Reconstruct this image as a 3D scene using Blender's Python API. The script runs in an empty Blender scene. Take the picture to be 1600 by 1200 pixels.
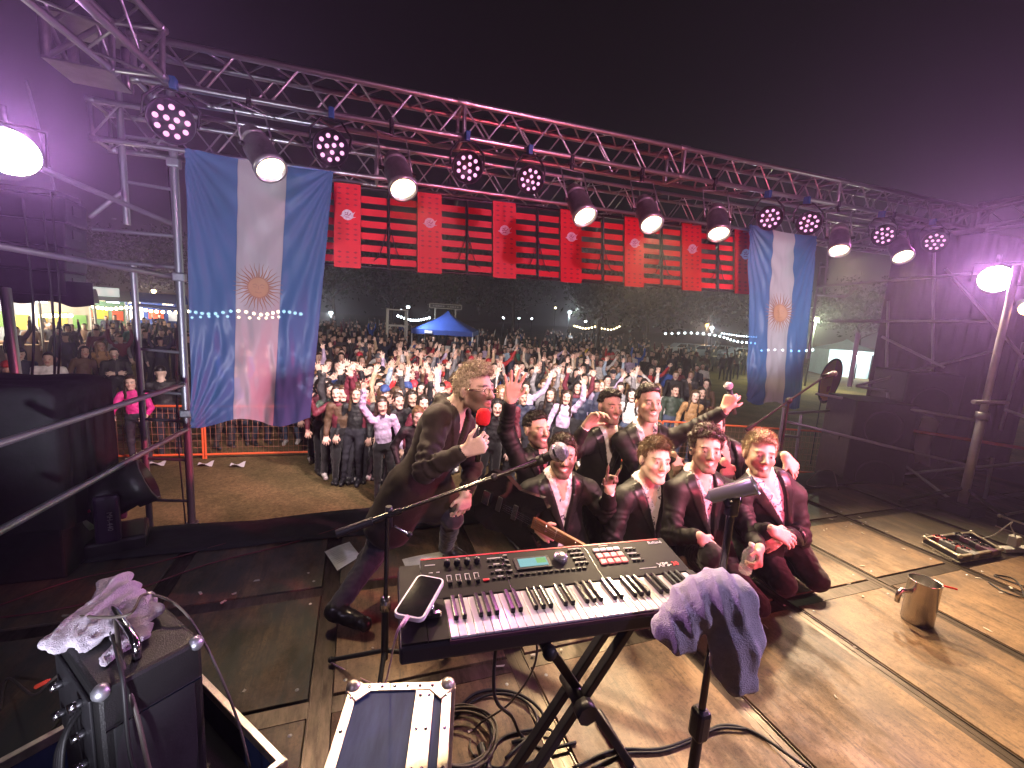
import bpy, bmesh, math, random
import numpy as np
from mathutils import Vector, Matrix, Quaternion
random.seed(7)
RNG = np.random.default_rng(11)
scn = bpy.context.scene
COL = scn.collection
# ------------------------------------------------------------------ camera
F = 680.0                       # focal length in pixels of the 1600 px wide photograph
PITCH, ROLL, YAW, EYE = math.radians(8.7), math.radians(3.7), math.radians(20), 1.60
GZ = -1.40                      # level of the park ground below the stage floor
f_ = Vector((math.sin(YAW)*math.cos(PITCH), math.cos(YAW)*math.cos(PITCH), -math.sin(PITCH)))
r0 = Vector((math.cos(YAW), -math.sin(YAW), 0)); u0 = r0.cross(f_)
r_ = r0*math.cos(ROLL) + u0*math.sin(ROLL); u_ = u0*math.cos(ROLL) - r0*math.sin(ROLL)
CAMP = Vector((0, 0, EYE))
cam = bpy.data.cameras.new('camera'); camo = bpy.data.objects.new('camera', cam); COL.objects.link(camo)
cam.sensor_width = 36; cam.lens = 36*F/1600; cam.clip_start = .05; cam.clip_end = 600
M = Matrix((r_, u_, -f_)).transposed().to_4x4(); M.translation = CAMP
camo.matrix_world = M; scn.camera = camo
def ray(x, y): return r_*((x-800)/F) - u_*((y-600)/F) + f_
def aty(x, y, Y): d = ray(x, y); return CAMP + d*(Y/d.y)
def atx(x, y, X): d = ray(x, y); return CAMP + d*(X/d.x)
def atz(x, y, z): d = ray(x, y); return CAMP + d*((z-EYE)/d.z)
def atd(x, y, dep): return CAMP + ray(x, y)*dep
def pix(p):
    d = Vector(p)-CAMP; z = d.dot(f_)
    return 800+F*d.dot(r_)/z, 600-F*d.dot(u_)/z, z
# ------------------------------------------------------------------ world, exposure
wd = bpy.data.worlds.new('World'); scn.world = wd; wd.use_nodes = True
wd.node_tree.nodes['Background'].inputs[0].default_value = (.62, .47, .50, 1)
wd.node_tree.nodes['Background'].inputs[1].default_value = .007
scn.view_settings.view_transform = 'Standard'; scn.view_settings.look = 'None'
scn.view_settings.exposure = 0; scn.view_settings.gamma = 1
cy = scn.cycles
cy.use_denoising = True
cy.max_bounces = 5; cy.diffuse_bounces = 2; cy.glossy_bounces = 2; cy.transmission_bounces = 4
cy.volume_bounces = 0; cy.transparent_max_bounces = 12; cy.sample_clamp_indirect = 4; cy.sample_clamp_direct = 0
cy.caustics_reflective = False; cy.caustics_refractive = False
# ------------------------------------------------------------------ stage light: every lamp below sits in a fixture, some of these added
LK = 1.0
def spot(loc, aim, col, power, size=60, blend=.6, rad=.06, parent=None, name='lamp_light'):
    l = bpy.data.lights.new(name, 'SPOT'); l.energy = power*LK; l.color = col
    l.spot_size = math.radians(size); l.spot_blend = blend; l.shadow_soft_size = rad
    o = bpy.data.objects.new(name, l); COL.objects.link(o)
    d = (Vector(aim)-Vector(loc)).normalized()
    q = d.to_track_quat('-Z', 'Y')
    if parent is not None:
        o.parent = parent; o.matrix_world = Matrix.Translation(Vector(loc)) @ q.to_matrix().to_4x4()
        o.matrix_parent_inverse = Matrix()
        o.location = Vector(loc)-parent.location; o.rotation_mode = 'QUATERNION'; o.rotation_quaternion = q
    else:
        o.location = loc; o.rotation_mode = 'QUATERNION'; o.rotation_quaternion = q
    return o
def pointl(loc, col, power, rad=.05, parent=None, name='lamp_light'):
    l = bpy.data.lights.new(name, 'POINT'); l.energy = power*LK; l.color = col; l.shadow_soft_size = rad
    o = bpy.data.objects.new(name, l); COL.objects.link(o)
    if parent is not None: o.parent = parent; o.location = Vector(loc)-parent.location
    else: o.location = loc
    return o
WARM = (1, .73, .43); PINK = (1, .16, .30); MAG = (1, .22, .75); VIO = (.62, .25, 1); WHITE = (1, .93, .88)
# ------------------------------------------------------------------ materials
MATS = {}
def nt(m): return m.node_tree.nodes, m.node_tree.links
def mat(name, col=(.5, .5, .5), rough=.5, metal=0, var=0, vscale=8, bump=0, bscale=60, spec=.5, emit=None, estr=0, alpha=None, stretch=None, coat=0, sheen=0, trans=0, ior=1.45):
    if name in MATS: return MATS[name]
    m = bpy.data.materials.new(name); m.use_nodes = True; N, L = nt(m); b = N['Principled BSDF']
    b.inputs['Base Color'].default_value = (*col, 1); b.inputs['Roughness'].default_value = rough
    b.inputs['Metallic'].default_value = metal; b.inputs['Specular IOR Level'].default_value = spec
    b.inputs['Coat Weight'].default_value = coat; b.inputs['Sheen Weight'].default_value = sheen
    b.inputs['Transmission Weight'].default_value = trans; b.inputs['IOR'].default_value = ior
    if emit: b.inputs['Emission Color'].default_value = (*emit, 1); b.inputs['Emission Strength'].default_value = estr
    if alpha is not None: b.inputs['Alpha'].default_value = alpha
    if var or bump:
        tc = N.new('ShaderNodeTexCoord'); mp = N.new('ShaderNodeMapping'); L.new(tc.outputs['Object'], mp.inputs[0])
        if stretch: mp.inputs['Scale'].default_value = stretch
        oi = N.new('ShaderNodeObjectInfo'); ad = N.new('ShaderNodeVectorMath'); ad.operation = 'ADD'
        sc = N.new('ShaderNodeVectorMath'); sc.operation = 'SCALE'; sc.inputs[3].default_value = 13
        cmb = N.new('ShaderNodeCombineXYZ')
        for i in range(3): L.new(oi.outputs['Random'], cmb.inputs[i])
        L.new(cmb.outputs[0], sc.inputs[0]); L.new(mp.outputs[0], ad.inputs[0]); L.new(sc.outputs[0], ad.inputs[1])
    if var:
        nz = N.new('ShaderNodeTexNoise'); nz.inputs['Scale'].default_value = vscale; nz.inputs['Detail'].default_value = 6; nz.inputs['Roughness'].default_value = .65
        L.new(ad.outputs[0], nz.inputs[0])
        rp = N.new('ShaderNodeMapRange'); rp.inputs[1].default_value = .3; rp.inputs[2].default_value = .7
        rp.inputs[3].default_value = 1-var; rp.inputs[4].default_value = 1+var*.6; L.new(nz.outputs[0], rp.inputs[0])
        mx = N.new('ShaderNodeVectorMath'); mx.operation = 'SCALE'; mx.inputs[0].default_value = col; L.new(rp.outputs[0], mx.inputs[3])
        L.new(mx.outputs[0], b.inputs['Base Color'])
        rr = N.new('ShaderNodeMapRange'); rr.inputs[3].default_value = min(1, rough+.12*var*2); rr.inputs[4].default_value = max(.03, rough-.12*var*2)
        L.new(nz.outputs[0], rr.inputs[0]); L.new(rr.outputs[0], b.inputs['Roughness'])
    if bump:
        n2 = N.new('ShaderNodeTexNoise'); n2.inputs['Scale'].default_value = bscale; n2.inputs['Detail'].default_value = 4
        L.new(ad.outputs[0], n2.inputs[0]); bp = N.new('ShaderNodeBump'); bp.inputs['Strength'].default_value = bump; bp.inputs['Distance'].default_value = .01
        L.new(n2.outputs[0], bp.inputs['Height']); L.new(bp.outputs[0], b.inputs['Normal'])
    MATS[name] = m; return m
def emis(name, col, s):
    if name in MATS: return MATS[name]
    m = bpy.data.materials.new(name); m.use_nodes = True; N, L = nt(m); N.remove(N['Principled BSDF'])
    e = N.new('ShaderNodeEmission'); e.inputs[0].default_value = (*col, 1); e.inputs[1].default_value = s
    L.new(e.outputs[0], N['Material Output'].inputs[0]); MATS[name] = m; return m
ALU = mat('aluminium_tube', (.52, .52, .54), .33, .9, var=.22, vscale=9)
STEEL = mat('galvanised_steel', (.42, .43, .46), .42, .8, var=.3, vscale=14)
BLACKM = mat('black_powder_coat', (.018, .018, .020), .42, 0, var=.3, vscale=20)
BLACKP = mat('black_plastic', (.022, .021, .022), .38, 0, bump=.12, bscale=240)
BLACKF = mat('black_cloth', (.016, .017, .018), .85, 0, var=.35, vscale=5, bump=.3, bscale=30)
RUBBER = mat('black_rubber', (.014, .014, .014), .55)
CHROME = mat('chrome', (.72, .72, .74), .16, 1, var=.15, vscale=30)
# ------------------------------------------------------------------ mesh helpers
class MB:
    def __init__(s): s.bm = bmesh.new(); s.mi = 0
    def _m(s, fs):
        for f in fs: f.material_index = s.mi
        return fs
    def box(s, c, size, rot=None, bev=0):
        r = bmesh.ops.create_cube(s.bm, size=1); vs = r['verts']
        bmesh.ops.scale(s.bm, vec=size, verts=vs)
        fs = list({f for v in vs for f in v.link_faces})
        if bev:
            g = bmesh.ops.bevel(s.bm, geom=list({e for v in vs for e in v.link_edges}), offset=bev, segments=2, affect='EDGES', profile=.5)
            vs = list({v for f in g['faces'] for v in f.verts} | {v for v in vs if v.is_valid})
            fs = list({f for v in vs for f in v.link_faces})
        if rot is not None: bmesh.ops.transform(s.bm, matrix=rot.to_4x4(), verts=vs)
        bmesh.ops.translate(s.bm, vec=c, verts=vs); s._m(fs); return vs
    def cone(s, p0, p1, r0, r1, n=10, caps=True, smooth=True):
        p0, p1 = Vector(p0), Vector(p1); d = p1-p0
        if d.length < 1e-6: return
        q = d.to_track_quat('Z', 'Y').to_matrix()
        a = [s.bm.verts.new(p0+q@Vector((r0*math.cos(t), r0*math.sin(t), 0))) for t in [2*math.pi*i/n for i in range(n)]]
        b = [s.bm.verts.new(p1+q@Vector((r1*math.cos(t), r1*math.sin(t), 0))) for t in [2*math.pi*i/n for i in range(n)]]
        fs = []
        for i in range(n):
            f = s.bm.faces.new((a[i], a[(i+1) % n], b[(i+1) % n], b[i])); f.smooth = smooth; fs.append(f)
        if caps: fs.append(s.bm.faces.new(a[::-1])); fs.append(s.bm.faces.new(b))
        s._m(fs)
    def tube(s, p0, p1, r, n=10): s.cone(p0, p1, r, r, n)
    def path(s, pts, r, n=7, closed=False):
        pts = [Vector(p) for p in pts]; k = len(pts); rings = []; up = Vector((0, 0, 1)); prev = None
        for i, p in enumerate(pts):
            t = (pts[(i+1) % k] if (i < k-1 or closed) else p) - (pts[i-1] if (i > 0 or closed) else p)
            t = t.normalized() if t.length > 1e-9 else Vector((0, 0, 1))
            if prev is None:
                a = t.cross(up); a = a.normalized() if a.length > .05 else t.cross(Vector((1, 0, 0))).normalized()
            else:
                a = prev - t*prev.dot(t); a = a.normalized() if a.length > 1e-6 else t.orthogonal().normalized()
            prev = a; b = t.cross(a); rr = r[i] if isinstance(r, (list, tuple)) else r
            rings.append([s.bm.verts.new(p+a*(rr*math.cos(2*math.pi*j/n))+b*(rr*math.sin(2*math.pi*j/n))) for j in range(n)])
        fs = []
        for i in range(k if closed else k-1):
            A, B = rings[i], rings[(i+1) % k]
            for j in range(n):
                f = s.bm.faces.new((A[j], A[(j+1) % n], B[(j+1) % n], B[j])); f.smooth = True; fs.append(f)
        if not closed: fs.append(s.bm.faces.new(rings[0][::-1])); fs.append(s.bm.faces.new(rings[-1]))
        s._m(fs)
    def lathe(s, prof, n=20, M=None, smooth=True):
        M = M or Matrix(); rings = []
        for r, z in prof:
            rings.append([s.bm.verts.new(M @ Vector((r*math.cos(2*math.pi*j/n), r*math.sin(2*math.pi*j/n), z))) for j in range(n)] if r > 1e-6 else [s.bm.verts.new(M @ Vector((0, 0, z)))])
        fs = []
        for A, B in zip(rings, rings[1:]):
            for j in range(n):
                k = (j+1) % n
                if len(A) == 1 and len(B) == 1: continue
                if len(A) == 1: vs = (A[0], B[k], B[j])
                elif len(B) == 1: vs = (A[j], A[k], B[0])
                else: vs = (A[j], A[k], B[k], B[j])
                f = s.bm.faces.new(vs); f.smooth = smooth; fs.append(f)
        s._m(fs)
    def sphere(s, c, r, n=12, sc=(1, 1, 1)):
        vs = bmesh.ops.create_uvsphere(s.bm, u_segments=n, v_segments=max(5, n//2), radius=r)['verts']
        bmesh.ops.scale(s.bm, vec=sc, verts=vs); bmesh.ops.translate(s.bm, vec=c, verts=vs)
        fs = list({f for v in vs for f in v.link_faces})
        for f in fs: f.smooth = True
        s._m(fs); return vs
    def poly(s, pts, thick=None):
        vs = [s.bm.verts.new(p) for p in pts]; f = s.bm.faces.new(vs); s._m([f])
        if thick:
            g = bmesh.ops.extrude_face_region(s.bm, geom=[f]); nv = [v for v in g['geom'] if isinstance(v, bmesh.types.BMVert)]
            bmesh.ops.translate(s.bm, vec=thick, verts=nv); s._m([x for x in g['geom'] if isinstance(x, bmesh.types.BMFace)])
    def grid(s, fn, nu, nv, smooth=True):
        V = [[s.bm.verts.new(fn(i/nu, j/nv)) for j in range(nv+1)] for i in range(nu+1)]
        fs = []
        for i in range(nu):
            for j in range(nv):
                f = s.bm.faces.new((V[i][j], V[i+1][j], V[i+1][j+1], V[i][j+1])); f.smooth = smooth; fs.append(f)
        s._m(fs); return fs
    def mesh(s, name, mats):
        me = bpy.data.meshes.new(name); bmesh.ops.recalc_face_normals(s.bm, faces=s.bm.faces[:]); s.bm.to_mesh(me); s.bm.free()
        for m in (mats if isinstance(mats, (list, tuple)) else [mats]): me.materials.append(m)
        return me
    def build(s, name, mats, parent=None, loc=None):
        return link(name, s.mesh(name, mats), parent, loc)
def link(name, me, parent=None, loc=None):
    o = bpy.data.objects.new(name, me); COL.objects.link(o)
    if parent is not None: o.parent = parent
    if loc is not None: o.location = loc
    return o
def tag(o, label=None, cat=None, group=None, kind=None):
    if label: o['label'] = label
    if cat: o['category'] = cat
    if group: o['group'] = group
    if kind: o['kind'] = kind
    return o
def empty(name, loc, label=None, cat=None, group=None, rz=0):
    o = bpy.data.objects.new(name, None); COL.objects.link(o); o.location = loc; o.rotation_euler.z = rz
    o.empty_display_size = .1
    return tag(o, label, cat, group)
UC = {}
def unit_tube(n, m):
    k = ('t', n, m.name)
    if k not in UC:
        b = MB(); b.cone((0, 0, 0), (0, 0, 1), 1, 1, n); UC[k] = b.mesh('tube', m)
    return UC[k]
def rod(name, p0, p1, r, m, parent, n=8):
    """one tube as its own part; p0, p1 in world space, parent an unrotated empty"""
    p0, p1 = Vector(p0), Vector(p1); d = p1-p0
    o = link(name, unit_tube(n, m), parent); o.location = p0 - (parent.location if parent else Vector())
    o.rotation_mode = 'QUATERNION'; o.rotation_quaternion = d.to_track_quat('Z', 'Y'); o.scale = (r, r, d.length); return o
def copy_tree(o, parent=None):
    c = o.copy(); COL.objects.link(c); c.parent = parent
    for ch in list(o.children): copy_tree(ch, c)
    return c
def vnoise(p, seed=0):
    """smooth value noise, p (n,3) -> (n,) in -1..1"""
    p = np.asarray(p, float); i = np.floor(p).astype(np.int64); fr = p-i; w = fr*fr*(3-2*fr); out = np.zeros(len(p))
    for dx in (0, 1):
        for dy in (0, 1):
            for dz in (0, 1):
                h = (i[:, 0]+dx)*374761393 + (i[:, 1]+dy)*668265263 + (i[:, 2]+dz)*2147483647 + seed*1442695041
                h = (h ^ (h >> 13))*1274126177 & 0x7fffffff; h = (h ^ (h >> 16)) & 0xffff
                out += (h/32767.5-1)*(w[:, 0] if dx else 1-w[:, 0])*(w[:, 1] if dy else 1-w[:, 1])*(w[:, 2] if dz else 1-w[:, 2])
    return out
def curve_pts(pts, n=40):
    """Catmull-Rom through pts"""
    P = [Vector(p) for p in pts]; P = [P[0]*2-P[1]]+P+[P[-1]*2-P[-2]]; out = []; k = len(P)-3
    for i in range(n+1):
        t = i/n*k; s = min(int(t), k-1); t -= s; a, b, c, d = P[s:s+4]
        out.append(.5*((2*b)+(c-a)*t+(2*a-5*b+4*c-d)*t*t+(3*b-a-3*c+d)*t**3))
    return out
def text(body, size, m, parent, loc, rot, name='lettering', ext=.0006, align='CENTER'):
    c = bpy.data.curves.new(name, 'FONT'); c.body = body; c.size = size; c.extrude = ext; c.align_x = align; c.align_y = 'CENTER'; c.resolution_u = 2
    t = bpy.data.objects.new(name, c); COL.objects.link(t); dg = bpy.context.evaluated_depsgraph_get()
    me = bpy.data.meshes.new_from_object(t.evaluated_get(dg)); bpy.data.objects.remove(t); me.materials.clear(); me.materials.append(m)
    o = link(name, me, parent); o.location = loc
    o.rotation_euler = rot
    return o
# ================================================================== SETTING: stage floor, ground
def wood_mat():
    m = bpy.data.materials.new('worn_plywood'); m.use_nodes = True; N, L = nt(m); b = N['Principled BSDF']
    tc = N.new('ShaderNodeTexCoord'); oi = N.new('ShaderNodeObjectInfo')
    cmb = N.new('ShaderNodeCombineXYZ'); sc = N.new('ShaderNodeVectorMath'); sc.operation = 'SCALE'; sc.inputs[3].default_value = 31
    for i in range(3): L.new(oi.outputs['Random'], cmb.inputs[i])
    L.new(cmb.outputs[0], sc.inputs[0]); ad = N.new('ShaderNodeVectorMath'); L.new(tc.outputs['Object'], ad.inputs[0]); L.new(sc.outputs[0], ad.inputs[1])
    def noise(scale, stretch, det=6, rough=.6):
        mp = N.new('ShaderNodeMapping'); mp.inputs['Scale'].default_value = stretch; L.new(ad.outputs[0], mp.inputs[0])
        n = N.new('ShaderNodeTexNoise'); n.inputs['Scale'].default_value = scale; n.inputs['Detail'].default_value = det; n.inputs['Roughness'].default_value = rough
        L.new(mp.outputs[0], n.inputs[0]); return n
    def ramp(src, stops):
        r = N.new('ShaderNodeValToRGB'); L.new(src.outputs[0], r.inputs[0]); e = r.color_ramp.elements
        while len(e) < len(stops): e.new(.5)
        for el, (p, c) in zip(e, stops): el.position = p; el.color = (*c, 1)
        return r
    def mixc(fac, a, b_, mode='MIX'):
        mx = N.new('ShaderNodeMix'); mx.data_type = 'RGBA'; mx.blend_type = mode
        if hasattr(fac, 'links'): L.new(fac, mx.inputs[0])
        else: mx.inputs[0].default_value = fac
        L.new(a, mx.inputs[6]); L.new(b_, mx.inputs[7]); return mx.outputs[2]
    grain = ramp(noise(4, (9, 1.2, 1), 8, .7), [(.25, (.15, .088, .046)), (.5, (.225, .135, .070)), (.78, (.285, .180, .098))])
    stain = ramp(noise(1.7, (1.6, .8, 1), 7, .72), [(.36, (.0, .0, .0)), (.52, (1, 1, 1))])
    streak = ramp(noise(3.2, (5.5, .55, 1), 5, .7), [(.36, (0, 0, 0)), (.47, (1, 1, 1))])
    dark = N.new('ShaderNodeRGB'); dark.outputs[0].default_value = (.075, .046, .026, 1)
    c = mixc(.68, grain.outputs[0], mixc(stain.outputs[0], dark.outputs[0], grain.outputs[0]))
    c = mixc(.8, c, mixc(streak.outputs[0], dark.outputs[0], c))
    scr = ramp(noise(11, (7, .35, 1), 3, .5), [(.68, (0, 0, 0)), (.74, (1, 1, 1))])
    lite = N.new('ShaderNodeRGB'); lite.outputs[0].default_value = (.40, .29, .18, 1)
    c = mixc(.5, c, mixc(scr.outputs[0], c, lite.outputs[0]))
    dirt = ramp(noise(2.4, (1, 1, 1), 9, .78), [(.42, (.30, .28, .26)), (.60, (1, 1, 1))]); grit = ramp(noise(70, (1, 1, 1), 3, .6), [(.34, (.45, .43, .40)), (.46, (1, 1, 1))])
    c = mixc(.75, c, mixc(1.0, c, dirt.outputs[0], 'MULTIPLY')); c = mixc(.7, c, mixc(1.0, c, grit.outputs[0], 'MULTIPLY'))
    # some boards are darker: the object's own colour says how far the dark tone covers
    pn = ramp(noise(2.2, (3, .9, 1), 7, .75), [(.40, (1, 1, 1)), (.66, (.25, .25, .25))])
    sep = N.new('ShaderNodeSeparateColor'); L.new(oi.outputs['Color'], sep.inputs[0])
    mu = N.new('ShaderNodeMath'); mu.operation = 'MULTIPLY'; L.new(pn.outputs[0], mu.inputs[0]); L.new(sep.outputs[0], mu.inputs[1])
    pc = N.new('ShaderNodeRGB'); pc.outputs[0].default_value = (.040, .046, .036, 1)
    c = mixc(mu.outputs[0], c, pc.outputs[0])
    L.new(c, b.inputs['Base Color'])
    rr = N.new('ShaderNodeMapRange'); rr.inputs[3].default_value = .78; rr.inputs[4].default_value = .50
    L.new(stain.outputs[0], rr.inputs[0]); L.new(rr.outputs[0], b.inputs['Roughness'])
    bp = N.new('ShaderNodeBump'); bp.inputs['Strength'].default_value = .25; bp.inputs['Distance'].default_value = .004
    L.new(grain.outputs[0], bp.inputs['Height']); L.new(bp.outputs[0], b.inputs['Normal'])
    return m
WOOD = wood_mat()
CHAN = mat('dark_steel_channel', (.085, .07, .055), .38, .75, var=.6, vscale=7, stretch=(4, 1, 1))
floor = MB(); floor.box((3.0, .1, -.10), (12.0, 6.8, .12)); floor_o = tag(floor.build('stage_floor', BLACKM), kind='structure')
SX = [-2.72, -1.86, -.99, -.125, .735, 1.60, 2.465, 3.33, 4.195, 5.06, 5.925, 6.79, 7.65]
SY = [-3.0, -1.0, -.15, 1.68, 2.46, 3.45]
CW = .045
for i in range(len(SX)-1):
    for j in range(len(SY)-1):
        x0, x1, y0, y1 = SX[i]+CW, SX[i+1]-CW, SY[j]+CW, SY[j+1]-CW
        b = MB(); b.box(((0, 0, 0)), (x1-x0-.006, y1-y0-.006, .03), bev=.003)
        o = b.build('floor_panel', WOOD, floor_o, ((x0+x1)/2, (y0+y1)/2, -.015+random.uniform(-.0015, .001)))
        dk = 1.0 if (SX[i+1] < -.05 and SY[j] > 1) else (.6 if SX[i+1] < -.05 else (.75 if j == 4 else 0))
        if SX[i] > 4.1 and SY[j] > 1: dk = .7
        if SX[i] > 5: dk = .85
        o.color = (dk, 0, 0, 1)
        for (sx, sy) in ((x0+.05, y0+.06), (x1-.05, y0+.06), (x0+.05, y1-.06), (x1-.05, y1-.06)):
            if -.6 < sx < 4.5 and .6 < sy < 2.6:
                k = link('screw', UC.setdefault('screw', (lambda q: (q.lathe([(0, .0025), (.006, .0022), (.0085, 0)], 8), q.mesh('screw', STEEL))[1])(MB())), floor_o); k.location = (sx, sy, .0005)
for x in SX[1:-1]:
    b = MB(); b.box((0, 0, 0), (.082, 6.42, .02))
    b.box((-.041, 0, .008), (.006, 6.42, .014)); b.box((.041, 0, .008), (.006, 6.42, .014)); b.box((.0, 0, .0085), (.004, 6.42, .006))
    b.build('channel_strip', CHAN, floor_o, (x, .22, -.021))
for y in SY[1:-1]:
    for i in range(len(SX)-1):
        b = MB(); b.box((0, 0, 0), (SX[i+1]-SX[i]-.09, .078, .02)); b.build('channel_strip', CHAN, floor_o, ((SX[i]+SX[i+1])/2, y, -.017))
# black skirt cloth laid over the front lip of the stage, hanging down
def skirt(u, v):
    x = -2.9 + u*11.3
    n = .035*math.sin(x*5.1)+.03*math.sin(x*11.7+1)+.02*math.sin(x*23)
    if v < .35:
        t = v/.35; return Vector((x, 3.05+.48*t+.05*math.sin(x*2.1)*t, .006+.012*abs(math.sin(x*4+t*3))+.03*math.sin(t*math.pi)*max(0, math.sin(x*2.3))))
    t = (v-.35)/.65; return Vector((x, 3.55+.03*math.sin(x*2.1)+n*t, .01-1.38*t))
b = MB(); b.grid(skirt, 120, 16)
sk = b.build('stage_skirt', BLACKF); tag(sk, 'black skirt cloth lying over the front lip of the stage and hanging down', 'cloth')
sk.modifiers.new('thickness', 'SOLIDIFY').thickness = .004
# park ground
def ground_mat():
    m = bpy.data.materials.new('trodden_grass'); m.use_nodes = True; N, L = nt(m); b = N['Principled BSDF']
    tc = N.new('ShaderNodeTexCoord')
    n1 = N.new('ShaderNodeTexNoise'); n1.inputs['Scale'].default_value = .35; n1.inputs['Detail'].default_value = 8; n1.inputs['Roughness'].default_value = .7
    n2 = N.new('ShaderNodeTexNoise'); n2.inputs['Scale'].default_value = 22; n2.inputs['Detail'].default_value = 6; n2.inputs['Roughness'].default_value = .8
    for n in (n1, n2): L.new(tc.outputs['Object'], n.inputs[0])
    r1 = N.new('ShaderNodeValToRGB'); L.new(n1.outputs[0], r1.inputs[0]); e = r1.color_ramp.elements
    e[0].position = .38; e[0].color = (.085, .075, .035, 1); e[1].position = .62; e[1].color = (.23, .165, .085, 1)
    r2 = N.new('ShaderNodeValToRGB'); L.new(n2.outputs[0], r2.inputs[0]); e = r2.color_ramp.elements
    e[0].position = .3; e[0].color = (.35, .33, .3, 1); e[1].position = .7; e[1].color = (1.25, 1.2, 1.1, 1)
    mx = N.new('ShaderNodeMix'); mx.data_type = 'RGBA'; mx.blend_type = 'MULTIPLY'; mx.inputs[0].default_value = 1
    L.new(r1.outputs[0], mx.inputs[6]); L.new(r2.outputs[0], mx.inputs[7]); L.new(mx.outputs[2], b.inputs['Base Color'])
    b.inputs['Roughness'].default_value = .95; b.inputs['Specular IOR Level'].default_value = .1
    bp = N.new('ShaderNodeBump'); bp.inputs['Strength'].default_value = .8; bp.inputs['Distance'].default_value = .03; L.new(n2.outputs[0], bp.inputs['Height']); L.new(bp.outputs[0], b.inputs['Normal'])
    return m
b = MB()
b.grid(lambda u, v: Vector((-160+u*360, -20+v*220, GZ+.03*math.sin(u*91)*math.sin(v*57))), 60, 40)
ground = tag(b.build('ground', ground_mat()), kind='structure')
# ================================================================== TRUSSES
def truss(name, a, b_, w, nseg, label, up=Vector((0, 0, 1)), rc=.0205, rb=.0078, m=ALU, group=None):
    """box truss from a to b_ (front-bottom corner line); w = side"""
    a, b_ = Vector(a), Vector(b_); d = (b_-a); L = d.length; d.normalize()
    side = up.cross(d).normalized(); upv = d.cross(side).normalized()
    root = empty(name, a, label, 'truss', group)
    offs = [Vector(), upv*w, side*w+upv*w, side*w]
    for o in offs: rod('chord', a+o, b_+o, rc, m, root, 10)
    for k in range(4):
        A, B = offs[k], offs[(k+1) % 4]
        for i in range(nseg):
            t0, t1 = L*i/nseg, L*(i+1)/nseg
            p, q = (A, B) if i % 2 == 0 else (B, A)
            rod('brace', a+p+d*t0, a+q+d*t1, rb, m, root, 6)
    # couplings with end plates
    for tc in np.arange(0, L+.01, 2.0 if L > 3 else L):
        for o in offs:
            rod('coupler', a+o+d*max(0, tc-.05), a+o+d*min(L, tc+.05), rc*1.25, m, root, 10)
        for k in range(4):
            rod('end_post', a+offs[k]+d*max(.02, min(L-.02, tc)), a+offs[(k+1) % 4]+d*max(.02, min(L-.02, tc)), rc*.8, m, root, 8)
    return root
TW = .235
t1a, t1b = aty(205, 122, 3.42), aty(1512, 356, 3.42)
truss('lighting_truss', t1a, t1b, TW, 46, 'long aluminium box truss across the stage carrying the row of can lamps')
t2a, t2b = aty(140, 215, 4.25), aty(1500, 405, 4.25)
truss('header_truss', t2a, t2b, .26, 54, 'aluminium box truss behind the lamp row, above the red slatted sign', rc=.018, rb=.007)
lc = Vector((t1a.x-.36, 3.38, t1a.z+.0)); rcn = Vector((t1b.x+.02, 3.36, t1b.z))
truss('side_truss', lc+Vector((.30, 0, 0)), lc+Vector((.30-.9, -4.2, .35)), .26, 22, 'aluminium side truss running back from the left corner of the rig')
truss('side_truss', rcn, rcn+Vector((.6, -4.4, .2)), .26, 20, 'aluminium side truss running back from the right corner of the rig')
for c, l in ((lc, 'aluminium corner block joining the trusses at the upper left'), (rcn+Vector((.05, .05, 0)), 'aluminium corner block joining the trusses at the right')):
    e = empty('truss_corner', c, l, 'truss corner')
    for z in (0, .245):
        b = MB(); b.box((.13, .13, z), (.30, .30, .012), bev=.003); b.build('plate', ALU, e)
    for (x, y) in ((0, 0), (.26, 0), (.26, .26), (0, .26)): rod('post', c+Vector((x, y, .006)), c+Vector((x, y, .239)), .026, ALU, e, 10)
    rod('brace', c+Vector((0, 0, .01)), c+Vector((.26, 0, .235)), .014, ALU, e); rod('brace', c+Vector((0, .26, .01)), c+Vector((0, 0, .235)), .014, ALU, e)
rear_z = 3.45
truss('rear_truss', (-3.2, -1.5, rear_z), (8.6, -1.5, rear_z+.1), .26, 30, 'aluminium rear truss behind the photographer carrying wash lamps')
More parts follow.
